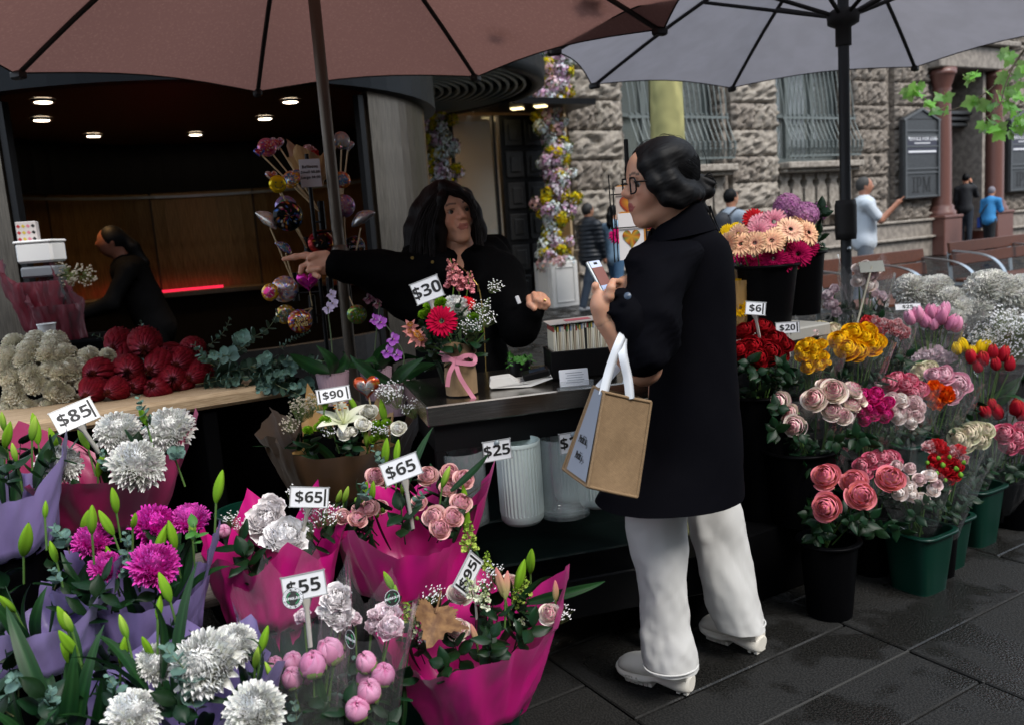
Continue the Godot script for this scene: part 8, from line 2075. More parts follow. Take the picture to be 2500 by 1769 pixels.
	for leg in [[V([1.544,.656,-1.829,1.512,.544,-1.827,1.501,.43,-1.814,1.498,.327,-1.797,1.491,.226,-1.784,1.49,.143,-1.769,1.492,.1,-1.761]), [0.095, 0.088, 0.08, 0.073, 0.071, 0.077, 0.077], 2.0], [V([1.78,.598,-1.937,1.8,.498,-1.908,1.808,.386,-1.883,1.82,.246,-1.851,1.83,.144,-1.828,1.836,.099,-1.816]), [0.105, 0.094, 0.087, 0.078, 0.072, 0.07], 5.0]]:
		var rn := []
		for i in leg[0].size(): rn.append([leg[0][i], CR * leg[1][i], CF * leg[1][i] * 0.85 + Vector3(0, 0.0, 0)])
		var hm := []
		for i in 33: hm.append(leg[0][-1] + Vector3(0, 0.014, 0) + CR * cos(TAU * i / 32) * (leg[1][-1] + 0.001) + CF * sin(TAU * i / 32) * (leg[1][-1] * 0.85 + 0.001))
		var hb0 := B.new(); tube(hb0, hm, [0.003], 6); own(t, "trouser_hem", hb0, M.trousers)
		rn.reverse(); loft(tr, rn, 56, 10, 0.017, 3.8, Color.WHITE, true, leg[2])
	own(t, "trousers", tr, M.trousers)
	shoe(t, Vector3(1.562, 0, -1.761), Vector3(1.469, 0, -1.971), M.shoe, M.shoe, "FILA"); shoe(t, Vector3(1.895, 0, -1.798), Vector3(1.85, 0, -2.006), M.shoe, M.shoe)
	# hair: cap with a parting, side sweep, bun and loose ends
	var hb := B.new()
	var S := U.cross(F).normalized()
	U = F.cross(S).normalized()
	var L := func(f: float, u: float, s: float) -> Vector3: return C + F * f + U * u + S * s
	var bs := Basis(S, U, F)
	var hd2 := Blend.new()
	hd2.ball(L.call(-0.01, 0.035, 0), Vector3(0.0795, 0.086, 0.089), bs, 0.02).ball(L.call(0.0, 0.07, 0.012), Vector3(0.07, 0.046, 0.075), bs, 0.02)
	hd2.cut(L.call(0.125, -0.01, 0), Vector3(0.066, 0.098, 0.072), bs, 0.012).cut(L.call(0.03, -0.125, 0), Vector3(0.12, 0.075, 0.1), bs, 0.012)
	for s in [-1.0, 1.0]:
		hd2.chain([L.call(0.055, 0.085, 0.02 * s), L.call(0.068, 0.05, 0.052 * s), L.call(0.05, 0.0, 0.068 * s), L.call(0.022, -0.04, 0.074 * s), L.call(-0.012, -0.052, 0.074 * s), L.call(-0.05, -0.03, 0.06 * s)], [0.014, 0.016, 0.018, 0.018, 0.016, 0.02], 0.02)
		hd2.chain([L.call(0.03, 0.06, 0.06 * s), L.call(0.01, 0.0, 0.074 * s), L.call(-0.03, -0.03, 0.068 * s), L.call(-0.075, -0.035, 0.03 * s)], [0.025, 0.022, 0.022, 0.025], 0.02)
	hd2.ball(Vector3(1.64, 1.442, -1.747), Vector3(0.026, 0.036, 0.034), Basis(), 0.02).ball(Vector3(1.665, 1.44, -1.732), Vector3(0.03, 0.022, 0.027), Basis(), 0.012).cap(Vector3(1.652, 1.476, -1.734), Vector3(1.674, 1.459, -1.707), 0.013, 0.007, 0.01).cap(Vector3(1.64, 1.412, -1.742), Vector3(1.665, 1.392, -1.735), 0.022, 0.012, 0.01)
	hd2.mesh(hb, 0.0034, func(_p: Vector3) -> Color: return Color.WHITE, func(p: Vector3) -> Vector3: return (p - C).normalized() * 0.0013 * noise.get_noise_3d((p - C).dot(S) * 8000, (p - C).dot(U) * 8000 + (p - C).dot(F) * 2500, (p - C).dot(F) * 700))
	for k in 16:
		var o := rng.randf_range(-1, 1)
		var a := Vector3(1.669, 1.401, -1.735) + CR * rng.randf_range(-0.012, 0.012)
		tube(hb, smoothed([a, a + Vector3(0, -0.045, 0) + CR * (0.01 + 0.012 * o), a + Vector3(0, -0.1 - 0.03 * rng.randf(), 0) + CR * (0.03 + 0.03 * o) + CF * 0.01 * o], 4), [0.0035, 0.0005], 5)
	for k in 220:
		# combed strands from the parting to the bun
		var sd := 1.0 if k % 4 else -1.0
		var q := rng.randf()
		var d0 := Vector3(0.05 + 0.5 * q, 0.75 - 0.35 * q, 0.75 - 0.1 * q).normalized()
		var dm := Vector3(0.35 + 0.75 * q, 0.75 - 0.9 * q + rng.randf_range(-0.08, 0.08), -0.05 - 0.1 * rng.randf()).normalized()
		var d1 := Vector3(0.25 * q, -0.1 - 0.45 * q, -0.95).normalized()
		var pts := []
		for e in smoothed([d0, dm, d1], 5):
			var n0: Vector3 = e.normalized()
			pts.append(L.call(-0.01 + n0.z * 0.0905, 0.035 + n0.y * 0.0876, n0.x * 0.0812 * sd))
		tube(hb, pts, [0.0008, 0.0012, 0.0013, 0.0013, 0.0013, 0.0013, 0.0013, 0.0013, 0.0013, 0.0012, 0.001], 4)
	for k in 22:
		# flyaway strands over the crown
		var a0 := rng.randf_range(0.3, 2.7)
		var side := rng.randf_range(-0.06, 0.07)
		var pts := []
		for q in 5:
			var an := a0 + q * 0.12
			pts.append(L.call(cos(an) * 0.094 - 0.01, sin(an) * 0.091 + 0.035 + 0.003 * sin(q * 1.5), side))
		tube(hb, smoothed(pts, 2), [0.0006], 4)
	for k in 10: tube(hb, smoothed([Vector3(1.644, 1.466, -1.726), Vector3(1.668, 1.478, -1.713) + Vector3(0, rng.randf_range(-0.01, 0.012), 0), Vector3(1.68, 1.458, -1.703) + CR * rng.randf_range(-0.012, 0.006)], 4), [0.003, 0.0006], 4)
	own(t, "hair", hb, M.hair)
	# glasses
	var g := B.new()
	for s in [-1.0, 1.0]:
		var pts := []
		for q in 21:
			var a := TAU * q / 20
			var cx := signf(cos(a)) * pow(absf(cos(a)), 0.55) * 0.0235
			var cy := signf(sin(a)) * pow(absf(sin(a)), 0.55) * 0.0205
			pts.append(L.call(0.104 - 0.006 * absf(cx) / 0.02, 0.002 + cy, 0.032 * s + cx))
		tube(g, pts, [0.0024], 6)
		tube(g, [L.call(0.1, 0.01, 0.055 * s), L.call(0.09, 0.01, 0.068 * s), L.call(-0.01, 0.008, 0.076 * s)], [0.0022], 6)
		var ln := B.new(); var rim := []
		for q in 20: rim.append(pts[q])
		ln.face(rim); own(t, "lens", ln, glass(0.06, 0.02))
	tube(g, [L.call(0.106, 0.008, -0.009), L.call(0.11, 0.01, 0), L.call(0.106, 0.008, 0.009)], [0.0022], 6)
	own(t, "glasses", g, M.black)
	# phone
	var pa := Vector3(1.256, 1.283, -1.734)
	var w := CR * 0.51 + CF * 0.86
	var n := (CR * 0.86 - CF * 0.51 + Vector3(0, 0.5, 0)).normalized()
	var dn := -n.cross(w).normalized() if n.cross(w).y > 0 else n.cross(w).normalized()
	var ph := thing("phone", "silver edged phone with a lit screen in the woman's hand", "phone", pa)
	var pb := Basis(w, -dn, n)
	var mid := w * 0.036 + dn * 0.074
	var b := B.new(); b.box(mid, Vector3(0.072, 0.148, 0.009), pb, Color.WHITE, 0.003); part(ph, "case", b.done(), M.alu)
	b = B.new(); b.box(mid + n * 0.0046, Vector3(0.067, 0.143, 0.0008), pb); part(ph, "screen_bezel", b.done(), M.black)
	for q in [[0.062, 0.018, "a8b0c4", 0.35], [0.028, 0.05, "6f4a44", 0.3], [-0.034, 0.074, "8e9cb8", 0.35]]:
		b = B.new(); b.box(mid + n * 0.0053 + -dn * q[0], Vector3(0.063, q[1], 0.0006), pb); part(ph, "screen_panel", b.done(), glow(lin(q[2]), q[3]))
	b = B.new(); b.box(mid + n * 0.0058 - dn * -0.02 + w * 0.008, Vector3(0.028, 0.007, 0.0004), pb); part(ph, "screen_button", b.done(), glow(lin("3f5f8f"), 0.4))
	b = B.new(); b.box(mid + n * 0.0059 - dn * 0.064, Vector3(0.02, 0.006, 0.0004), pb); part(ph, "camera_cutout", b.done(), M.ink)
	# hessian bag on her forearm
	var tl := Vector3(1.253, 0.968, -1.727); var tm := Vector3(1.191, 0.979, -1.601); var tq := Vector3(1.321, 0.936, -1.587)
	var bl := Vector3(1.168, 0.762, -1.764); var bm := Vector3(1.116, 0.766, -1.584); var bq := Vector3(1.253, 0.712, -1.575)
	var th := tl + tq - tm; var bh := bl + bq - bm
	var bag := thing("jute_bag", "brown jute bag with a grey printed front hanging from the woman's arm", "bag", bm)
	var panel := func(a: Vector3, c: Vector3, e: Vector3, f: Vector3, dent: float, nrm: Vector3) -> B:
		var q := B.new()
		var rows := []
		for j in 11:
			var row := []
			for i in 11:
				var u := i / 10.0
				var v := j / 10.0
				var p := a.lerp(c, u).lerp(f.lerp(e, u), v)
				row.append(p - nrm * dent * sin(PI * u) * sin(PI * minf(1, v * 1.1)) * (0.6 + 0.8 * noise.get_noise_2d(u * 120 + dent * 999, v * 160)))
			rows.append(row)
		q.sheet(rows, []); return q
	own(bag, "gusset", panel.call(bm, bq, tq, tm, 0.014, CF * -1.0), M.hessian); own(bag, "back_gusset", panel.call(bl, bh, th, tl, 0.01, CF), M.hessian); own(bag, "back_panel", panel.call(bq, bh, th, tq, 0.004, CR), M.hessian); own(bag, "bottom", panel.call(bl, bm, bq, bh, 0.0, CR), M.hessian)
	own(bag, "front_panel", panel.call(bl, bm, tm, tl, 0.004, -CR), M.hessian)
	var ip := func(u: float, v: float) -> Vector3: return bl.lerp(bm, u).lerp(tl.lerp(tm, u), v) - (bm - bl).cross(tl - bl).normalized() * 0.003 * (1.0 if (bm - bl).cross(tl - bl).dot(EYE - bl) < 0 else -1.0)
	var pn := B.new()
	pn.sheet([[ip.call(0.16, 0.03), ip.call(0.5, 0.03), ip.call(0.93, 0.03)], [ip.call(0.16, 0.5), ip.call(0.5, 0.5), ip.call(0.93, 0.5)], [ip.call(0.22, 1.0), ip.call(0.5, 1.0), ip.call(0.93, 1.0)]], []); own(bag, "printed_cloth", pn, mat(lin("8c929c"), 0.85))
	var seam := B.new()
	for e in [[tl, bl], [tm, bm], [tq, bq], [bl, bm], [bm, bq], [tl, tm], [tm, tq]]: tube(seam, [e[0], (e[0] + e[1]) / 2 + Vector3(0, -0.001, 0), e[1]], [0.0042], 6)
	own(bag, "piping", seam, M.hessian)
	var px := (bm - bl).normalized()
	var pz := px.cross((tl - bl).normalized()).normalized()
	if pz.dot(EYE - bl) < 0: pz = -pz
	var pu := pz.cross(px)
	for q in [["Pochi hug!", 0.42], ["Pochi joy!", 0.24]]: letters(bag, q[0], 0.015, Transform3D(Basis(px, pu, pz) * Basis().scaled(Vector3(0.7, 1.2, 1)), ip.call(0.55, q[1]) + pz * 0.0015 - bag.position), M.ink, 400, "handwriting", "Droid Serif")
	for q in [V([1.2,.968,-1.617,1.227,1.024,-1.623,1.263,1.086,-1.625,1.313,1.095,-1.667,1.344,1.046,-1.687,1.326,.968,-1.684]), V([1.26,.953,-1.591,1.262,.999,-1.597,1.26,1.064,-1.61,1.311,1.092,-1.668,1.365,1.04,-1.721,1.272,.956,-1.737])]:
		var sm := smoothed(q, 6)
		var st := B.new()
		var rows := [[], [], [], []]
		for i in sm.size():
			var dd: Vector3 = (sm[mini(i + 1, sm.size() - 1)] - sm[maxi(i - 1, 0)]).normalized()
			var nn := dd.cross((EYE - sm[i]).normalized()).normalized()
			var mm := nn.cross(dd)
			rows[0].append(sm[i] - nn * 0.011); rows[1].append(sm[i] + mm * 0.003); rows[2].append(sm[i] + nn * 0.011); rows[3].append(sm[i] - mm * 0.003)
		st.sheet([rows[0], rows[1], rows[2], rows[3], rows[0]], []); own(bag, "strap", st, M.strap)

func vendor() -> void:
	var foot := Vector3(1.475, 0.734, -2.893); foot.y = 0
	var t := thing("person", "florist in black padded jacket pointing with her arm behind the counter", "person", foot)
	var tone := lin("c08e74")
	var lip := lin("8f4f48")
	var F := (CR * 0.42 - CF * 0.88 + Vector3(0, 0.06, 0)).normalized()
	var U := (Vector3.UP - CR * 0.13 + CF * 0.02).normalized()
	var C := Vector3(1.487, 1.453, -2.896)
	var skin := B.new()
	head_mesh(skin, C, F, U, Vector3(1, 0.93, 1), tone, lip, 1.0, 0.0036, true, CR * 0.25 + Vector3(0, 0.08, 0))
	var d := Blend.new()
	d.cap(Vector3(1.502, 1.344, -2.891), Vector3(1.529, 1.18, -2.917), 0.058, 0.09, 0.04).cap(Vector3(1.529, 1.18, -2.917), Vector3(1.49, 0.733, -2.884), 0.12, 0.12, 0.04).cap(Vector3(1.353, 1.23, -2.935), Vector3(1.019, 1.31, -2.911), 0.05, 0.03, 0.03).cap(Vector3(1.625, 1.206, -2.771), Vector3(1.609, 1.029, -2.655), 0.05, 0.04, 0.03).cap(Vector3(1.609, 1.029, -2.655), Vector3(1.635, 1.094, -2.581), 0.04, 0.03, 0.03)
	d.cap(Vector3(1.421, 0.565, -2.894), Vector3(foot.x - 0.08, 0.05, foot.z), 0.09, 0.05, 0.03).cap(Vector3(1.48, 0.56, -2.859), Vector3(foot.x + 0.1, 0.05, foot.z), 0.09, 0.05, 0.03)
	var one := func(_p: Vector3) -> Color: return tone
	d.mesh(skin, 0.014, one)
	var h := Blend.new()
	h.cap(Vector3(1.022, 1.31, -2.91), Vector3(0.997, 1.312, -2.913), 0.027, 0.029, 0.02).ball(Vector3(0.976, 1.31, -2.919), Vector3(0.038, 0.042, 0.02), Basis(CR, Vector3.UP, -CF), 0.02).ball(Vector3(0.952, 1.315, -2.928), Vector3(0.026, 0.034, 0.016), Basis(CR, Vector3.UP, -CF), 0.02)
	h.chain(V([.952,1.337,-2.944,.933,1.341,-2.956,.899,1.339,-2.975,.864,1.334,-2.995]), [0.0125, 0.0118, 0.0105, 0.008], 0.008)
	h.chain(V([.988,1.339,-2.906,.952,1.339,-2.915,.929,1.33,-2.921]), [0.015, 0.011, 0.0085], 0.008)
	fingers(h, [V([.955,1.312,-2.932,.934,1.312,-2.944,.913,1.302,-2.955,.903,1.284,-2.946]), V([.959,1.299,-2.921,.938,1.302,-2.928,.926,1.289,-2.921,.956,1.293,-2.893]), V([.963,1.286,-2.917,.951,1.286,-2.924,.944,1.274,-2.914,.949,1.266,-2.892])], 0.0112, 0.009)
	h.mesh(skin, 0.003, one)
	var h2 := Blend.new()
	h2.ball(Vector3(1.646, 1.122, -2.579), Vector3(0.038, 0.03, 0.03), Basis(CR, Vector3.UP, -CF), 0.015).cap(Vector3(1.633, 1.077, -2.626), Vector3(1.641, 1.103, -2.59), 0.03, 0.028, 0.02)
	fingers(h2, [V([1.627,1.145,-2.571,1.619,1.128,-2.549,1.62,1.103,-2.556]), V([1.644,1.142,-2.56,1.633,1.12,-2.54,1.633,1.099,-2.548]), V([1.659,1.13,-2.555,1.649,1.114,-2.535,1.647,1.096,-2.544]), V([1.67,1.119,-2.553,1.661,1.106,-2.538,1.655,1.094,-2.545])], 0.0105, 0.009)
	h2.chain(V([1.615,1.132,-2.587,1.603,1.111,-2.567,1.61,1.095,-2.549]), [0.012, 0.011, 0.009], 0.008)
	h2.mesh(skin, 0.003, one)
	own(t, "body", skin, M.skin)
	# jacket
	var j := Blend.new()
	j.cap(Vector3(1.494, 1.182, -2.961), Vector3(1.568, 1.176, -2.917), 0.17, 0.17, 0.06).cap(Vector3(1.509, 1.077, -2.934), Vector3(1.477, 0.626, -2.896), 0.175, 0.19, 0.06).cap(Vector3(1.362, 1.237, -2.955), Vector3(1.642, 1.213, -2.832), 0.085, 0.08, 0.06)
	j.cap(Vector3(1.38, 1.219, -2.917), Vector3(1.188, 1.264, -2.921), 0.1, 0.075, 0.04).cap(Vector3(1.188, 1.264, -2.921), Vector3(1.021, 1.303, -2.909), 0.075, 0.05, 0.04).cap(Vector3(1.223, 1.175, -2.943), Vector3(1.373, 1.109, -2.925), 0.06, 0.09, 0.05)
	j.cap(Vector3(1.638, 1.205, -2.81), Vector3(1.619, 1.026, -2.672), 0.085, 0.07, 0.04).cap(Vector3(1.619, 1.026, -2.672), Vector3(1.632, 1.086, -2.593), 0.066, 0.045, 0.04)
	j.chain(V([1.366,1.305,-2.988,1.37,1.275,-2.886,1.396,1.243,-2.795,1.445,1.19,-2.757]), [0.055, 0.05, 0.04, 0.03], 0.03).chain(V([1.671,1.271,-2.873,1.646,1.308,-2.894,1.585,1.26,-2.828,1.508,1.2,-2.768]), [0.05, 0.045, 0.045, 0.03], 0.03).cap(Vector3(1.432, 1.31, -3.09), Vector3(1.701, 1.305, -2.955), 0.07, 0.06, 0.03)
	j.cut(Vector3(1.462, 1.294, -2.765), Vector3(0.05, 0.09, 0.08), Basis(), 0.02)
	var jb := B.new()
	j.mesh(jb, 0.011, func(_p: Vector3) -> Color: return Color.WHITE, func(p: Vector3) -> Vector3: return Vector3(0.4, 0.5, 0.5) * 0.02 * noise.get_noise_3d(p.x * 500, p.y * 700, p.z * 500))
	own(t, "jacket", jb, M.jacket)
	var lg := B.new(); loft(lg, [[Vector3(foot.x, 0.06, foot.z), CR * 0.14, CF * 0.09], [Vector3(foot.x, 0.45, foot.z), CR * 0.16, CF * 0.11], [Vector3(1.477, 0.626, -2.896), CR * 0.17, CF * 0.13]], 20, 4); own(t, "trousers", lg, M.jacket)
	for sd in [-0.08, 0.08]: shoe(t, Vector3(foot.x, 0, foot.z) + CR * sd + CF * 0.08, Vector3(foot.x, 0, foot.z) + CR * sd - CF * 0.16, M.black, M.black)
	var z := B.new()
	tube(z, smoothed(V([1.45,1.258,-2.789,1.462,1.234,-2.754,1.482,1.187,-2.723,1.486,1.138,-2.711,1.483,1.057,-2.699,1.475,.927,-2.692,1.462,.815,-2.68]), 5), [0.0022], 5); own(t, "zip", z, M.gold)
	var zp := B.new(); zp.box(Vector3(1.476, 1.18, -2.707), Vector3(0.006, 0.028, 0.004), Basis(CR, Vector3.UP, -CF)); own(t, "zip_pull", zp, M.gold)
	for q in V([1.285,1.304,-2.836,1.345,1.284,-2.797]):
		var s := B.new(); tube(s, [q, q - CF * 0.004], [0.006], 12); own(t, "snap_button", s, M.gold)
	var cf := B.new(); cf.box(Vector3(1.58, 1.128, -2.607), Vector3(0.014, 0.03, 0.004), Basis(CR, Vector3.UP, -CF) * Basis(Vector3(0, 0, 1), 0.3), Color.WHITE, 0.002); own(t, "cuff_label", cf, M.white_card)
	var rgm := B.new(); tube(rgm, [Vector3(1.639, 1.125, -2.528), Vector3(1.646, 1.122, -2.525)], [0.004], 8); own(t, "finger_ring", rgm, M.gold)
	# hair
	var S := U.cross(F).normalized()
	U = F.cross(S).normalized()
	var bs := Basis(S, U, F)
	var L := func(f: float, u: float, s: float) -> Vector3: return C + F * f + U * u + S * s
	var hd := Blend.new()
	hd.ball(L.call(-0.016, 0.036, 0), Vector3(0.086, 0.091, 0.092), bs, 0.02)
	hd.cut(L.call(0.115, -0.02, 0.0), Vector3(0.062, 0.088, 0.075), bs, 0.015)
	hd.chain([L.call(0.06, 0.105, -0.03), L.call(0.085, 0.075, 0.0), L.call(0.085, 0.045, 0.04), L.call(0.06, 0.01, 0.066)], [0.022, 0.02, 0.018, 0.018], 0.02)
	hd.chain([L.call(0.06, 0.1, -0.02), L.call(0.072, 0.06, -0.052), L.call(0.055, 0.0, -0.07), L.call(0.04, -0.06, -0.075), L.call(0.02, -0.12, -0.085)], [0.014, 0.016, 0.02, 0.024, 0.03], 0.02)
	hd.chain(V([1.449,1.527,-2.979,1.411,1.471,-2.991,1.383,1.405,-2.996,1.366,1.33,-2.992]), [0.04, 0.04, 0.042, 0.04], 0.03)
	hd.chain(V([1.462,1.539,-2.926,1.426,1.458,-2.933,1.402,1.376,-2.932,1.39,1.31,-2.928]), [0.038, 0.042, 0.045, 0.04], 0.03)
	hd.chain(V([1.567,1.519,-2.931,1.585,1.457,-2.909,1.593,1.388,-2.892,1.591,1.329,-2.883]), [0.035, 0.032, 0.032, 0.03], 0.025)
	var hb := B.new()
	hd.mesh(hb, 0.0042, func(_p: Vector3) -> Color: return Color.WHITE, func(p: Vector3) -> Vector3: return (p - C).normalized() * 0.0022 * noise.get_noise_3d((p - C).dot(S) * 7000, (p - C).dot(U) * 600, (p - C).dot(F) * 7000))
	for g in [[V([1.431,1.545,-2.863,1.363,1.476,-2.891,1.318,1.381,-2.9,1.301,1.3,-2.896]), V([1.443,1.541,-2.82,1.407,1.483,-2.831,1.378,1.391,-2.832,1.369,1.294,-2.82])], [V([1.489,1.551,-2.877,1.539,1.5,-2.838,1.56,1.403,-2.809,1.561,1.325,-2.795]), V([1.458,1.546,-2.847,1.512,1.506,-2.808,1.525,1.413,-2.784,1.519,1.334,-2.774])], [V([1.438,1.542,-2.823,1.47,1.531,-2.779,1.504,1.491,-2.775,1.517,1.429,-2.78]), V([1.432,1.539,-2.826,1.455,1.527,-2.787,1.501,1.486,-2.776,1.524,1.429,-2.788])]]:
		for k in 60:
			var q := rng.randf()
			var pts := []
			for e in 4: pts.append(g[0][e].lerp(g[1][e], q) + Vector3(0, 0, 0.006 * rng.randfn()))
			tube(hb, smoothed(pts, 4), [0.0022, 0.0014], 4)
	own(t, "hair", hb, M.hair_brown)

func walker(label: String, base: Vector3, H: float, facing_: Vector3, o: Dictionary) -> void:
	# smaller figures: skin, top, trousers, hair, shoes; joints in fractions of the height
	var t := thing("person", label, "person", base)
	var F := facing_.normalized()
	var S := Vector3.UP.cross(F).normalized()
	var lean: float = o.get("lean", 0.0)
	var L := func(f: float, u: float, s: float) -> Vector3:
		var k := maxf(0, u - 0.52)
		return base + (F * (f + sin(lean) * k) + Vector3.UP * (u - (1 - cos(lean)) * k) + S * s) * H
	var w := func(_p: Vector3) -> Color: return Color.WHITE
	var cell: float = o.get("cell", 0.022)
	var st: float = o.get("stride", 0.06)
	var bw: float = o.get("bulk", 1.0)
	var top := Blend.new()
	top.cap(L.call(0, 0.5, 0), L.call(0, 0.78, 0), 0.088 * H * bw, 0.085 * H * bw, 0.05).cap(L.call(0, 0.785, -0.085), L.call(0, 0.785, 0.085), 0.05 * H * bw, 0.05 * H * bw, 0.06).cap(L.call(0, 0.5, -0.03), L.call(0, 0.5, 0.03), 0.075 * H * bw, 0.075 * H * bw, 0.05).cap(L.call(-0.01, 0.82, 0), L.call(-0.005, 0.85, 0), 0.038 * H, 0.034 * H, 0.02)
	var skin := Blend.new()
	skin.ball(L.call(0.012, 0.93, 0), Vector3(0.044, 0.068, 0.054) * H, Basis(S, Vector3.UP, F), 0.02).cap(L.call(-0.005, 0.9, 0), L.call(0, 0.82, 0), 0.032 * H, 0.036 * H, 0.03).ball(L.call(0.065, 0.925, 0), Vector3(0.008, 0.012, 0.012) * H, Basis(S, Vector3.UP, F), 0.01)
	for s in [-1.0, 1.0]: skin.ball(L.call(0.0, 0.93, 0.044 * s), Vector3(0.006, 0.018, 0.012) * H, Basis(S, Vector3.UP, F), 0.008)
	skin.cap(L.call(0, 0.82, 0), L.call(0, 0.6, 0), 0.035 * H, 0.05 * H, 0.03).cap(L.call(0, 0.785, -0.1), L.call(0, 0.785, 0.1), 0.022 * H, 0.022 * H, 0.02)
	var short: bool = o.get("short", false)
	for s in [-1.0, 1.0]:
		var arm: Array = o.get("left" if s > 0 else "right", [[0.02, 0.64, 0.125], [0.06, 0.5, 0.12]])
		var sh: Vector3 = L.call(0, 0.79, 0.11 * s)
		var el: Vector3 = L.call(arm[0][0], arm[0][1], arm[0][2] * s)
		var wr: Vector3 = L.call(arm[1][0], arm[1][1], arm[1][2] * s)
		skin.cap(sh, el, 0.02 * H, 0.02 * H, 0.02).cap(el, wr, 0.018 * H, 0.015 * H, 0.02)
		top.cap(sh, sh.lerp(el, 0.75 if short else 1.0), 0.042 * H * bw, 0.036 * H * bw, 0.03)
		if not short: top.cap(el, wr, 0.034 * H * bw, 0.026 * H, 0.03)
		else: skin.cap(sh.lerp(el, 0.6), el, 0.026 * H, 0.024 * H, 0.02).cap(el, wr, 0.024 * H, 0.017 * H, 0.02)
		var hd: Vector3 = wr + (wr - el).normalized() * 0.045 * H
		skin.cap(wr, hd, 0.018 * H, 0.02 * H, 0.01)
		var nx := (wr - el).normalized()
		var ny := nx.cross(F).normalized() if absf(nx.dot(F)) < 0.9 else Vector3.UP
		for k in 4: skin.cap(hd + ny * (k - 1.5) * 0.009 * H, hd + ny * (k - 1.5) * 0.011 * H + nx * (0.05 if k == 0 and o.get("point", 0.0) == s else 0.028) * H, 0.0065 * H, 0.0055 * H, 0.004)
		skin.cap(hd - nx * 0.02 * H, hd + F * 0.02 * H + nx * 0.005 * H, 0.007 * H, 0.006 * H, 0.005)
	var sb := B.new(); skin.mesh(sb, minf(cell, 0.011), func(_p: Vector3) -> Color: return lin(o.get("tone", "b98468"))); own(t, "body", sb, M.skin)
	var rip = null
	if o.get("quilt", false): rip = func(p: Vector3) -> Vector3: return (p - Vector3(base.x, p.y, base.z)).normalized() * 0.014 * absf(sin(p.y * 44))
	else: rip = func(p: Vector3) -> Vector3: return Vector3(0.5, 0.2, 0.5) * 0.03 * noise.get_noise_3d(p.x * 500, p.y * 300, p.z * 500)
	var tb := B.new(); top.mesh(tb, minf(cell, 0.016), w, rip); own(t, o.get("wear", "jacket"), tb, o.top)
	var tr := Blend.new()
	for s in [-1.0, 1.0]: tr.cap(L.call(0, 0.5, 0.045 * s), L.call(st * s * 0.6 + 0.015, 0.28, 0.05 * s), 0.062 * H, 0.046 * H, 0.03).cap(L.call(st * s * 0.6 + 0.015, 0.28, 0.05 * s), L.call(st * s - 0.01, 0.05, 0.052 * s), 0.045 * H, 0.034 * H, 0.03)
	var pb := B.new(); tr.mesh(pb, cell, w); own(t, "trousers", pb, o.legs)
	for s in [-1.0, 1.0]:
		var b := B.new(); var q := Blend.new(); q.cap(L.call(st * s - 0.03, 0.025, 0.053 * s), L.call(st * s + 0.08, 0.018, 0.056 * s), 0.026 * H, 0.02 * H, 0.01); q.mesh(b, 0.012, w); own(t, "shoe", b, o.get("shoes", M.black))
	var hr := Blend.new()
	hr.ball(L.call(-0.006, 0.945, 0), Vector3(0.05, 0.062, 0.058) * H, Basis(S, Vector3.UP, F), 0.01).cut(L.call(0.08, 0.912, 0), Vector3(0.06, 0.056, 0.05) * H, Basis(S, Vector3.UP, F), 0.01)
	if o.get("long", false): hr.chain([L.call(-0.04, 0.95, 0), L.call(-0.07, 0.9, 0), L.call(-0.075, 0.82, 0), L.call(-0.06, 0.75, 0)], [0.03 * H, 0.03 * H, 0.028 * H, 0.015 * H], 0.02)
	var hb := B.new(); hr.mesh(hb, 0.011, w); own(t, o.get("crown", "hair"), hb, o.get("hair", M.hair))
	if o.has("pack"):
		var b := B.new(); var q := Blend.new(); q.cap(L.call(-0.1, 0.6, 0), L.call(-0.095, 0.76, 0), 0.075 * H, 0.07 * H, 0.03); q.mesh(b, 0.02, w); own(t, "backpack", b, o.pack)
		for s in [-1.0, 1.0]:
			var k := B.new(); tube(k, smoothed([L.call(-0.09, 0.8, 0.06 * s), L.call(0.0, 0.85, 0.075 * s), L.call(0.085 * bw, 0.76, 0.075 * s), L.call(0.03, 0.62, 0.1 * s)], 4), [0.012], 6); own(t, "backpack_strap", k, o.pack)
	if o.has("sling"):
		var k := B.new(); tube(k, smoothed([L.call(0.02, 0.83, -0.05), L.call(-0.1, 0.72, 0.01), L.call(-0.09, 0.58, 0.09), L.call(0.0, 0.53, 0.12)], 5), [0.012], 6); own(t, "bag_strap", k, o.sling)
		var b := B.new(); b.box(L.call(0.03, 0.47, 0.14), Vector3(0.22, 0.26, 0.08), Basis(F, Vector3.UP, F.cross(Vector3.UP)), Color.WHITE, 0.02); own(t, "shoulder_bag", b, mat(lin("1f3f8a"), 0.7))
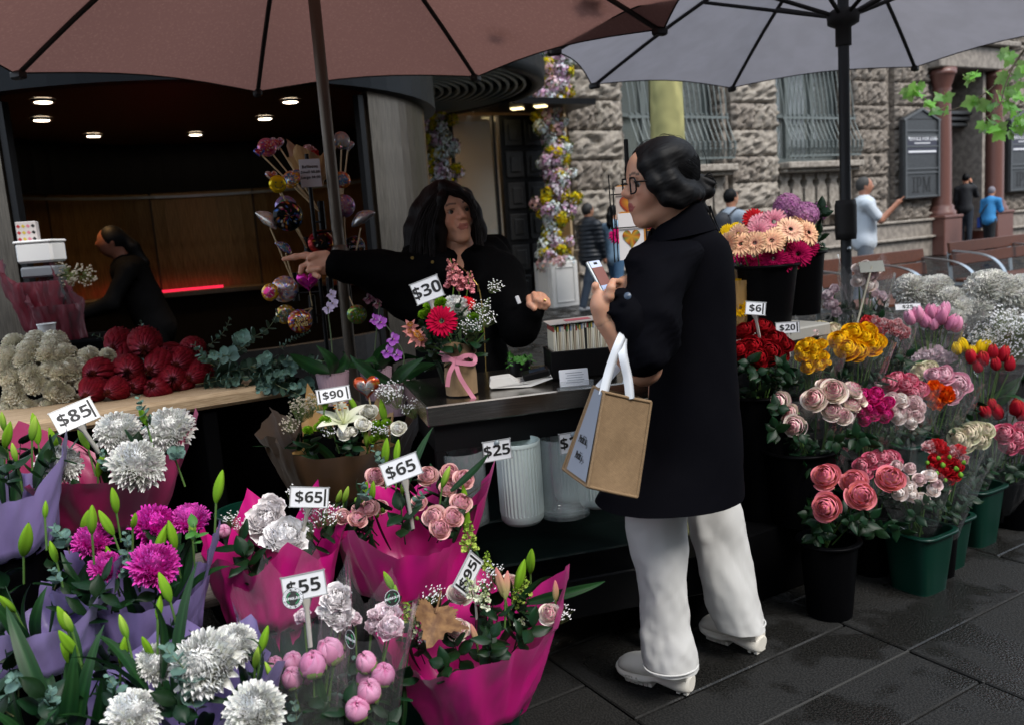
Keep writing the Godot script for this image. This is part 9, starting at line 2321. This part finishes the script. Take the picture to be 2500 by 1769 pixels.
func people() -> void:
	customer(); vendor()
	var g := Vector3(8.36, 0, -11.404)
	walker("man in a dark navy quilted jacket walking past the white planter", g, 1.74, CR * 0.8 + CF * 0.6, {"top": mat(lin("141b24"), 0.45), "legs": mat(lin("2f3b4a"), 0.9), "quilt": true, "bulk": 1.18, "stride": 0.17, "hair": mat(lin("232120"), 0.6), "shoes": mat(lin("8a8c90"), 0.6), "tone": "a87a62"})
	g = Vector3(8.71, 0, -11.194)
	walker("person in a light blue denim jacket half hidden by the card rack", g, 1.68, CR * 0.6 + CF * 0.8, {"top": mat(lin("7f9cb4"), 0.85), "legs": mat(lin("3a5a78"), 0.9), "stride": 0.1, "long": true})
	g = Vector3(8.426, 1.276, -8.287); g.y = 0
	walker("man in a grey shirt with a dark backpack walking before the balustrade", g, 1.72, CR * 0.85 + CF * 0.5, {"top": mat(lin("8f9aa6"), 0.85), "legs": mat(lin("2a2c30"), 0.9), "pack": mat(lin("22252c"), 0.7), "wear": "shirt"})
	g = Vector3(10.377, 1.138, -7.701); g.y = 0
	walker("bearded man in a white short sleeved shirt pointing his finger", g, 1.76, CR * 0.97 - CF * 0.2, {"top": mat(lin("c4ccd4"), 0.85), "legs": mat(lin("6a7078"), 0.9), "short": true, "wear": "shirt", "right": [[0.1, 0.66, 0.11], [0.2, 0.76, 0.1]], "left": [[0.0, 0.64, 0.13], [0.07, 0.5, 0.13]], "point": -1.0, "hair": mat(lin("3c3a38"), 0.7), "bulk": 1.05, "tone": "b07c66"})
	g = Vector3(21.538, 1.091, -12.976); g.y = 0.22
	walker("man in black jacket standing on the doorstep with a phone to his face", g, 1.78, CR * 0.5 + CF * 0.85, {"top": mat(Color(0.008, 0.009, 0.012), 0.8), "legs": mat(lin("1c2530"), 0.9), "right": [[0.1, 0.68, 0.13], [0.12, 0.86, 0.07]], "stride": 0.05, "shoes": mat(lin("6a4030"), 0.7)})
	g = Vector3(20.75, 1.066, -11.91); g.y = 0
	walker("man in a bright blue shirt and cap with a sling bag looking down", g, 1.62, CR * 0.8 + CF * 0.55, {"top": mat(lin("2f7fb8"), 0.8), "legs": mat(lin("15181c"), 0.9), "wear": "shirt", "crown": "cap", "hair": mat(lin("77727a"), 0.8), "lean": 0.18, "right": [[0.06, 0.64, 0.13], [0.16, 0.68, 0.08]], "sling": mat(lin("15181f"), 0.7)})
	g = Vector3(0.961, 1.304, -6.819); g.y = 0.06
	walker("florist in black with a ponytail bending over the kiosk bench", g, 1.6, -CR * 0.85 - CF * 0.35, {"top": M.jacket, "legs": M.jacket, "long": true, "lean": 0.35, "left": [[0.14, 0.64, 0.13], [0.28, 0.6, 0.1]], "right": [[0.14, 0.64, 0.13], [0.28, 0.6, 0.1]], "tone": "7a4e3e"})


func kiosk_clutter() -> void:
	# odds and ends at the kiosk's end: a white tub unit, patterned box, red paper, cup
	var p := Vector3(0.215, 1.437, -5.404)
	var t := thing("storage_unit", "white plastic tub on a grey base at the kiosk's end", "storage box", p - Vector3(0, 0.12, 0))
	var bs := Basis(CR, Vector3.UP, -CF)
	var b := B.new(); b.box(Vector3(0, 0.13, 0), Vector3(0.2, 0.11, 0.16), bs, Color.WHITE, 0.012); b.box(Vector3(0, 0.19, 0), Vector3(0.21, 0.015, 0.17), bs, Color.WHITE, 0.005); part(t, "tub", b.done(), M.white)
	b = B.new(); b.box(Vector3(0, 0.025, 0), Vector3(0.185, 0.06, 0.15), bs, Color.WHITE, 0.01); part(t, "base", b.done(), mat(lin("6f7276"), 0.5))
	b = B.new(); b.box(CR * 0.07 + Vector3(0, -0.1, 0), Vector3(0.06, 0.18, 0.08), bs, Color.WHITE, 0.005); b.box(Vector3(0, -0.62, 0), Vector3(0.2, 0.9, 0.16), bs); part(t, "leg", b.done(), mat(lin("4a4c50"), 0.6))
	var q := Vector3(0.168, 1.56, -5.453)
	var c := thing("gift_box", "small white box printed with red and black hearts on the white tub", "box", q - Vector3(0, 0.06, 0))
	b = B.new(); b.box(Vector3(0, 0.06, 0), Vector3(0.1, 0.12, 0.08), bs * Basis(Vector3.UP, 0.3), Color.WHITE, 0.003); part(c, "carton", b.done(), mat(lin("b8b0ac"), 0.6))
	for k in 12:
		b = B.new(); var u := bs * Basis(Vector3.UP, 0.3)
		b.box(u * Vector3(-0.036 + 0.024 * (k % 4), 0.025 + 0.035 * (k / 4), 0.0405), Vector3(0.014, 0.016, 0.001), u * Basis(Vector3(0, 0, 1), 0.78)); part(c, "printed_mark", b.done(), mat([lin("9a1820"), lin("151515"), lin("b86a7a"), lin("b09a30")][(k * 7) % 4], 0.6))
	for s in [[Vector3(0.179, 1.173, -5.26), "roll of crimson wrapping paper standing under the white tub", 0.09, 0.34], [Vector3(0.261, 1.109, -5.142), "slumped sheet of crimson wrapping paper next to the white cup", 0.08, 0.26]]:
		var o := thing("wrapping_paper", s[1], "wrapping paper", s[0] - Vector3(0, 0.15, 0), "crimson wrapping paper in the kiosk")
		own(o, "sheet", paper_cone(s[0] - Vector3(0, 0.15, 0), (Vector3.UP - CR * 0.15).normalized(), s[2], s[2] * 1.3, s[3], [[60, 1.3], [200, 1.2]], 0.8, 0.02, s[2] * 999, 0.02), M.wrap_red)
	var k := thing("paper_cup", "white paper cup standing behind the cream mums", "cup", Vector3(0.167, 1.039, -4.892) - Vector3(0, 0.06, 0))
	b = B.new(); lathe(b, [Vector2(0, 0), Vector2(0.03, 0), Vector2(0.042, 0.1), Vector2(0.045, 0.1), Vector2(0.045, 0.106), Vector2(0.04, 0.106), Vector2(0.028, 0.006), Vector2(0, 0.006)], 24); part(k, "cup", b.done(), M.white)
	var bn := thing("kiosk_bench", "black work bench inside the kiosk end, under the crimson paper", "bench", Vector3(0.237, 0.868, -5.29) * Vector3(1, 0, 1))
	b = B.new(); var y := Vector3(0.167, 1.039, -4.892).y - 0.065; b.box(Vector3(0, y / 2, 0), Vector3(0.9, y, 0.5), bs, Color.WHITE, 0.01); part(bn, "bench_top", b.done(), M.black_matt)
	var g := thing("dried_bunch", "dried golden flowers lying beside the white tub", "flowers", Vector3(0.363, 1.326, -5.414))
	spots(g, "gyp_brown", "dried_spray", Q([.354,1.339,-5.422,.076,.393,1.311,-5.394,.066,.327,1.304,-5.431,.061]), 0.3, 0.5)


func _ready() -> void:
	rng.seed = 7; noise.seed = 4; noise.frequency = 0.01
	var cam := Camera3D.new(); add_child(cam); cam.name = "camera"
	cam.position = EYE; cam.rotation_degrees = Vector3(-8.7, -30.5, -4.2); cam.fov = 46.24; cam.near = 0.05; cam.far = 400
	var lens := CameraAttributesPhysical.new(); lens.frustum_focal_length = 28.1; lens.frustum_near = 0.05; lens.frustum_far = 400; lens.frustum_focus_distance = 2.4; lens.exposure_aperture = 4.0; cam.attributes = lens
	var we := WorldEnvironment.new(); add_child(we); we.name = "world"
	var e := Environment.new(); we.environment = e
	e.background_mode = Environment.BG_SKY; e.tonemap_mode = Environment.TONE_MAPPER_LINEAR; e.tonemap_exposure = 2.25
	e.sdfgi_enabled = true; e.ssao_enabled = true; e.ssil_enabled = true
	var sm := ProceduralSkyMaterial.new()
	sm.sky_top_color = Color(0.80, 0.85, 0.92); sm.sky_horizon_color = Color(0.74, 0.77, 0.80); sm.ground_horizon_color = Color(0.35, 0.35, 0.35); sm.ground_bottom_color = Color(0.2, 0.2, 0.2)
	var sk := Sky.new(); sk.sky_material = sm; e.sky = sk; e.background_energy_multiplier = 1.0
	var sun := DirectionalLight3D.new(); add_child(sun); sun.name = "sun"
	sun.rotation_degrees = Vector3(-50, 12, 0); sun.light_energy = 0.5; sun.light_angular_distance = 24; sun.light_color = Color(1, 0.985, 0.97); sun.shadow_enabled = true
	make_materials()
	pavement(); facade(); added_office_block(); shop(); kiosk(); umbrellas(); benches(); trees()
	make_flowers()
	shelf_and_supports(); bouquets()
	bucket_stand(); counter(); orchids(); balloons()
	people(); kiosk_clutter()
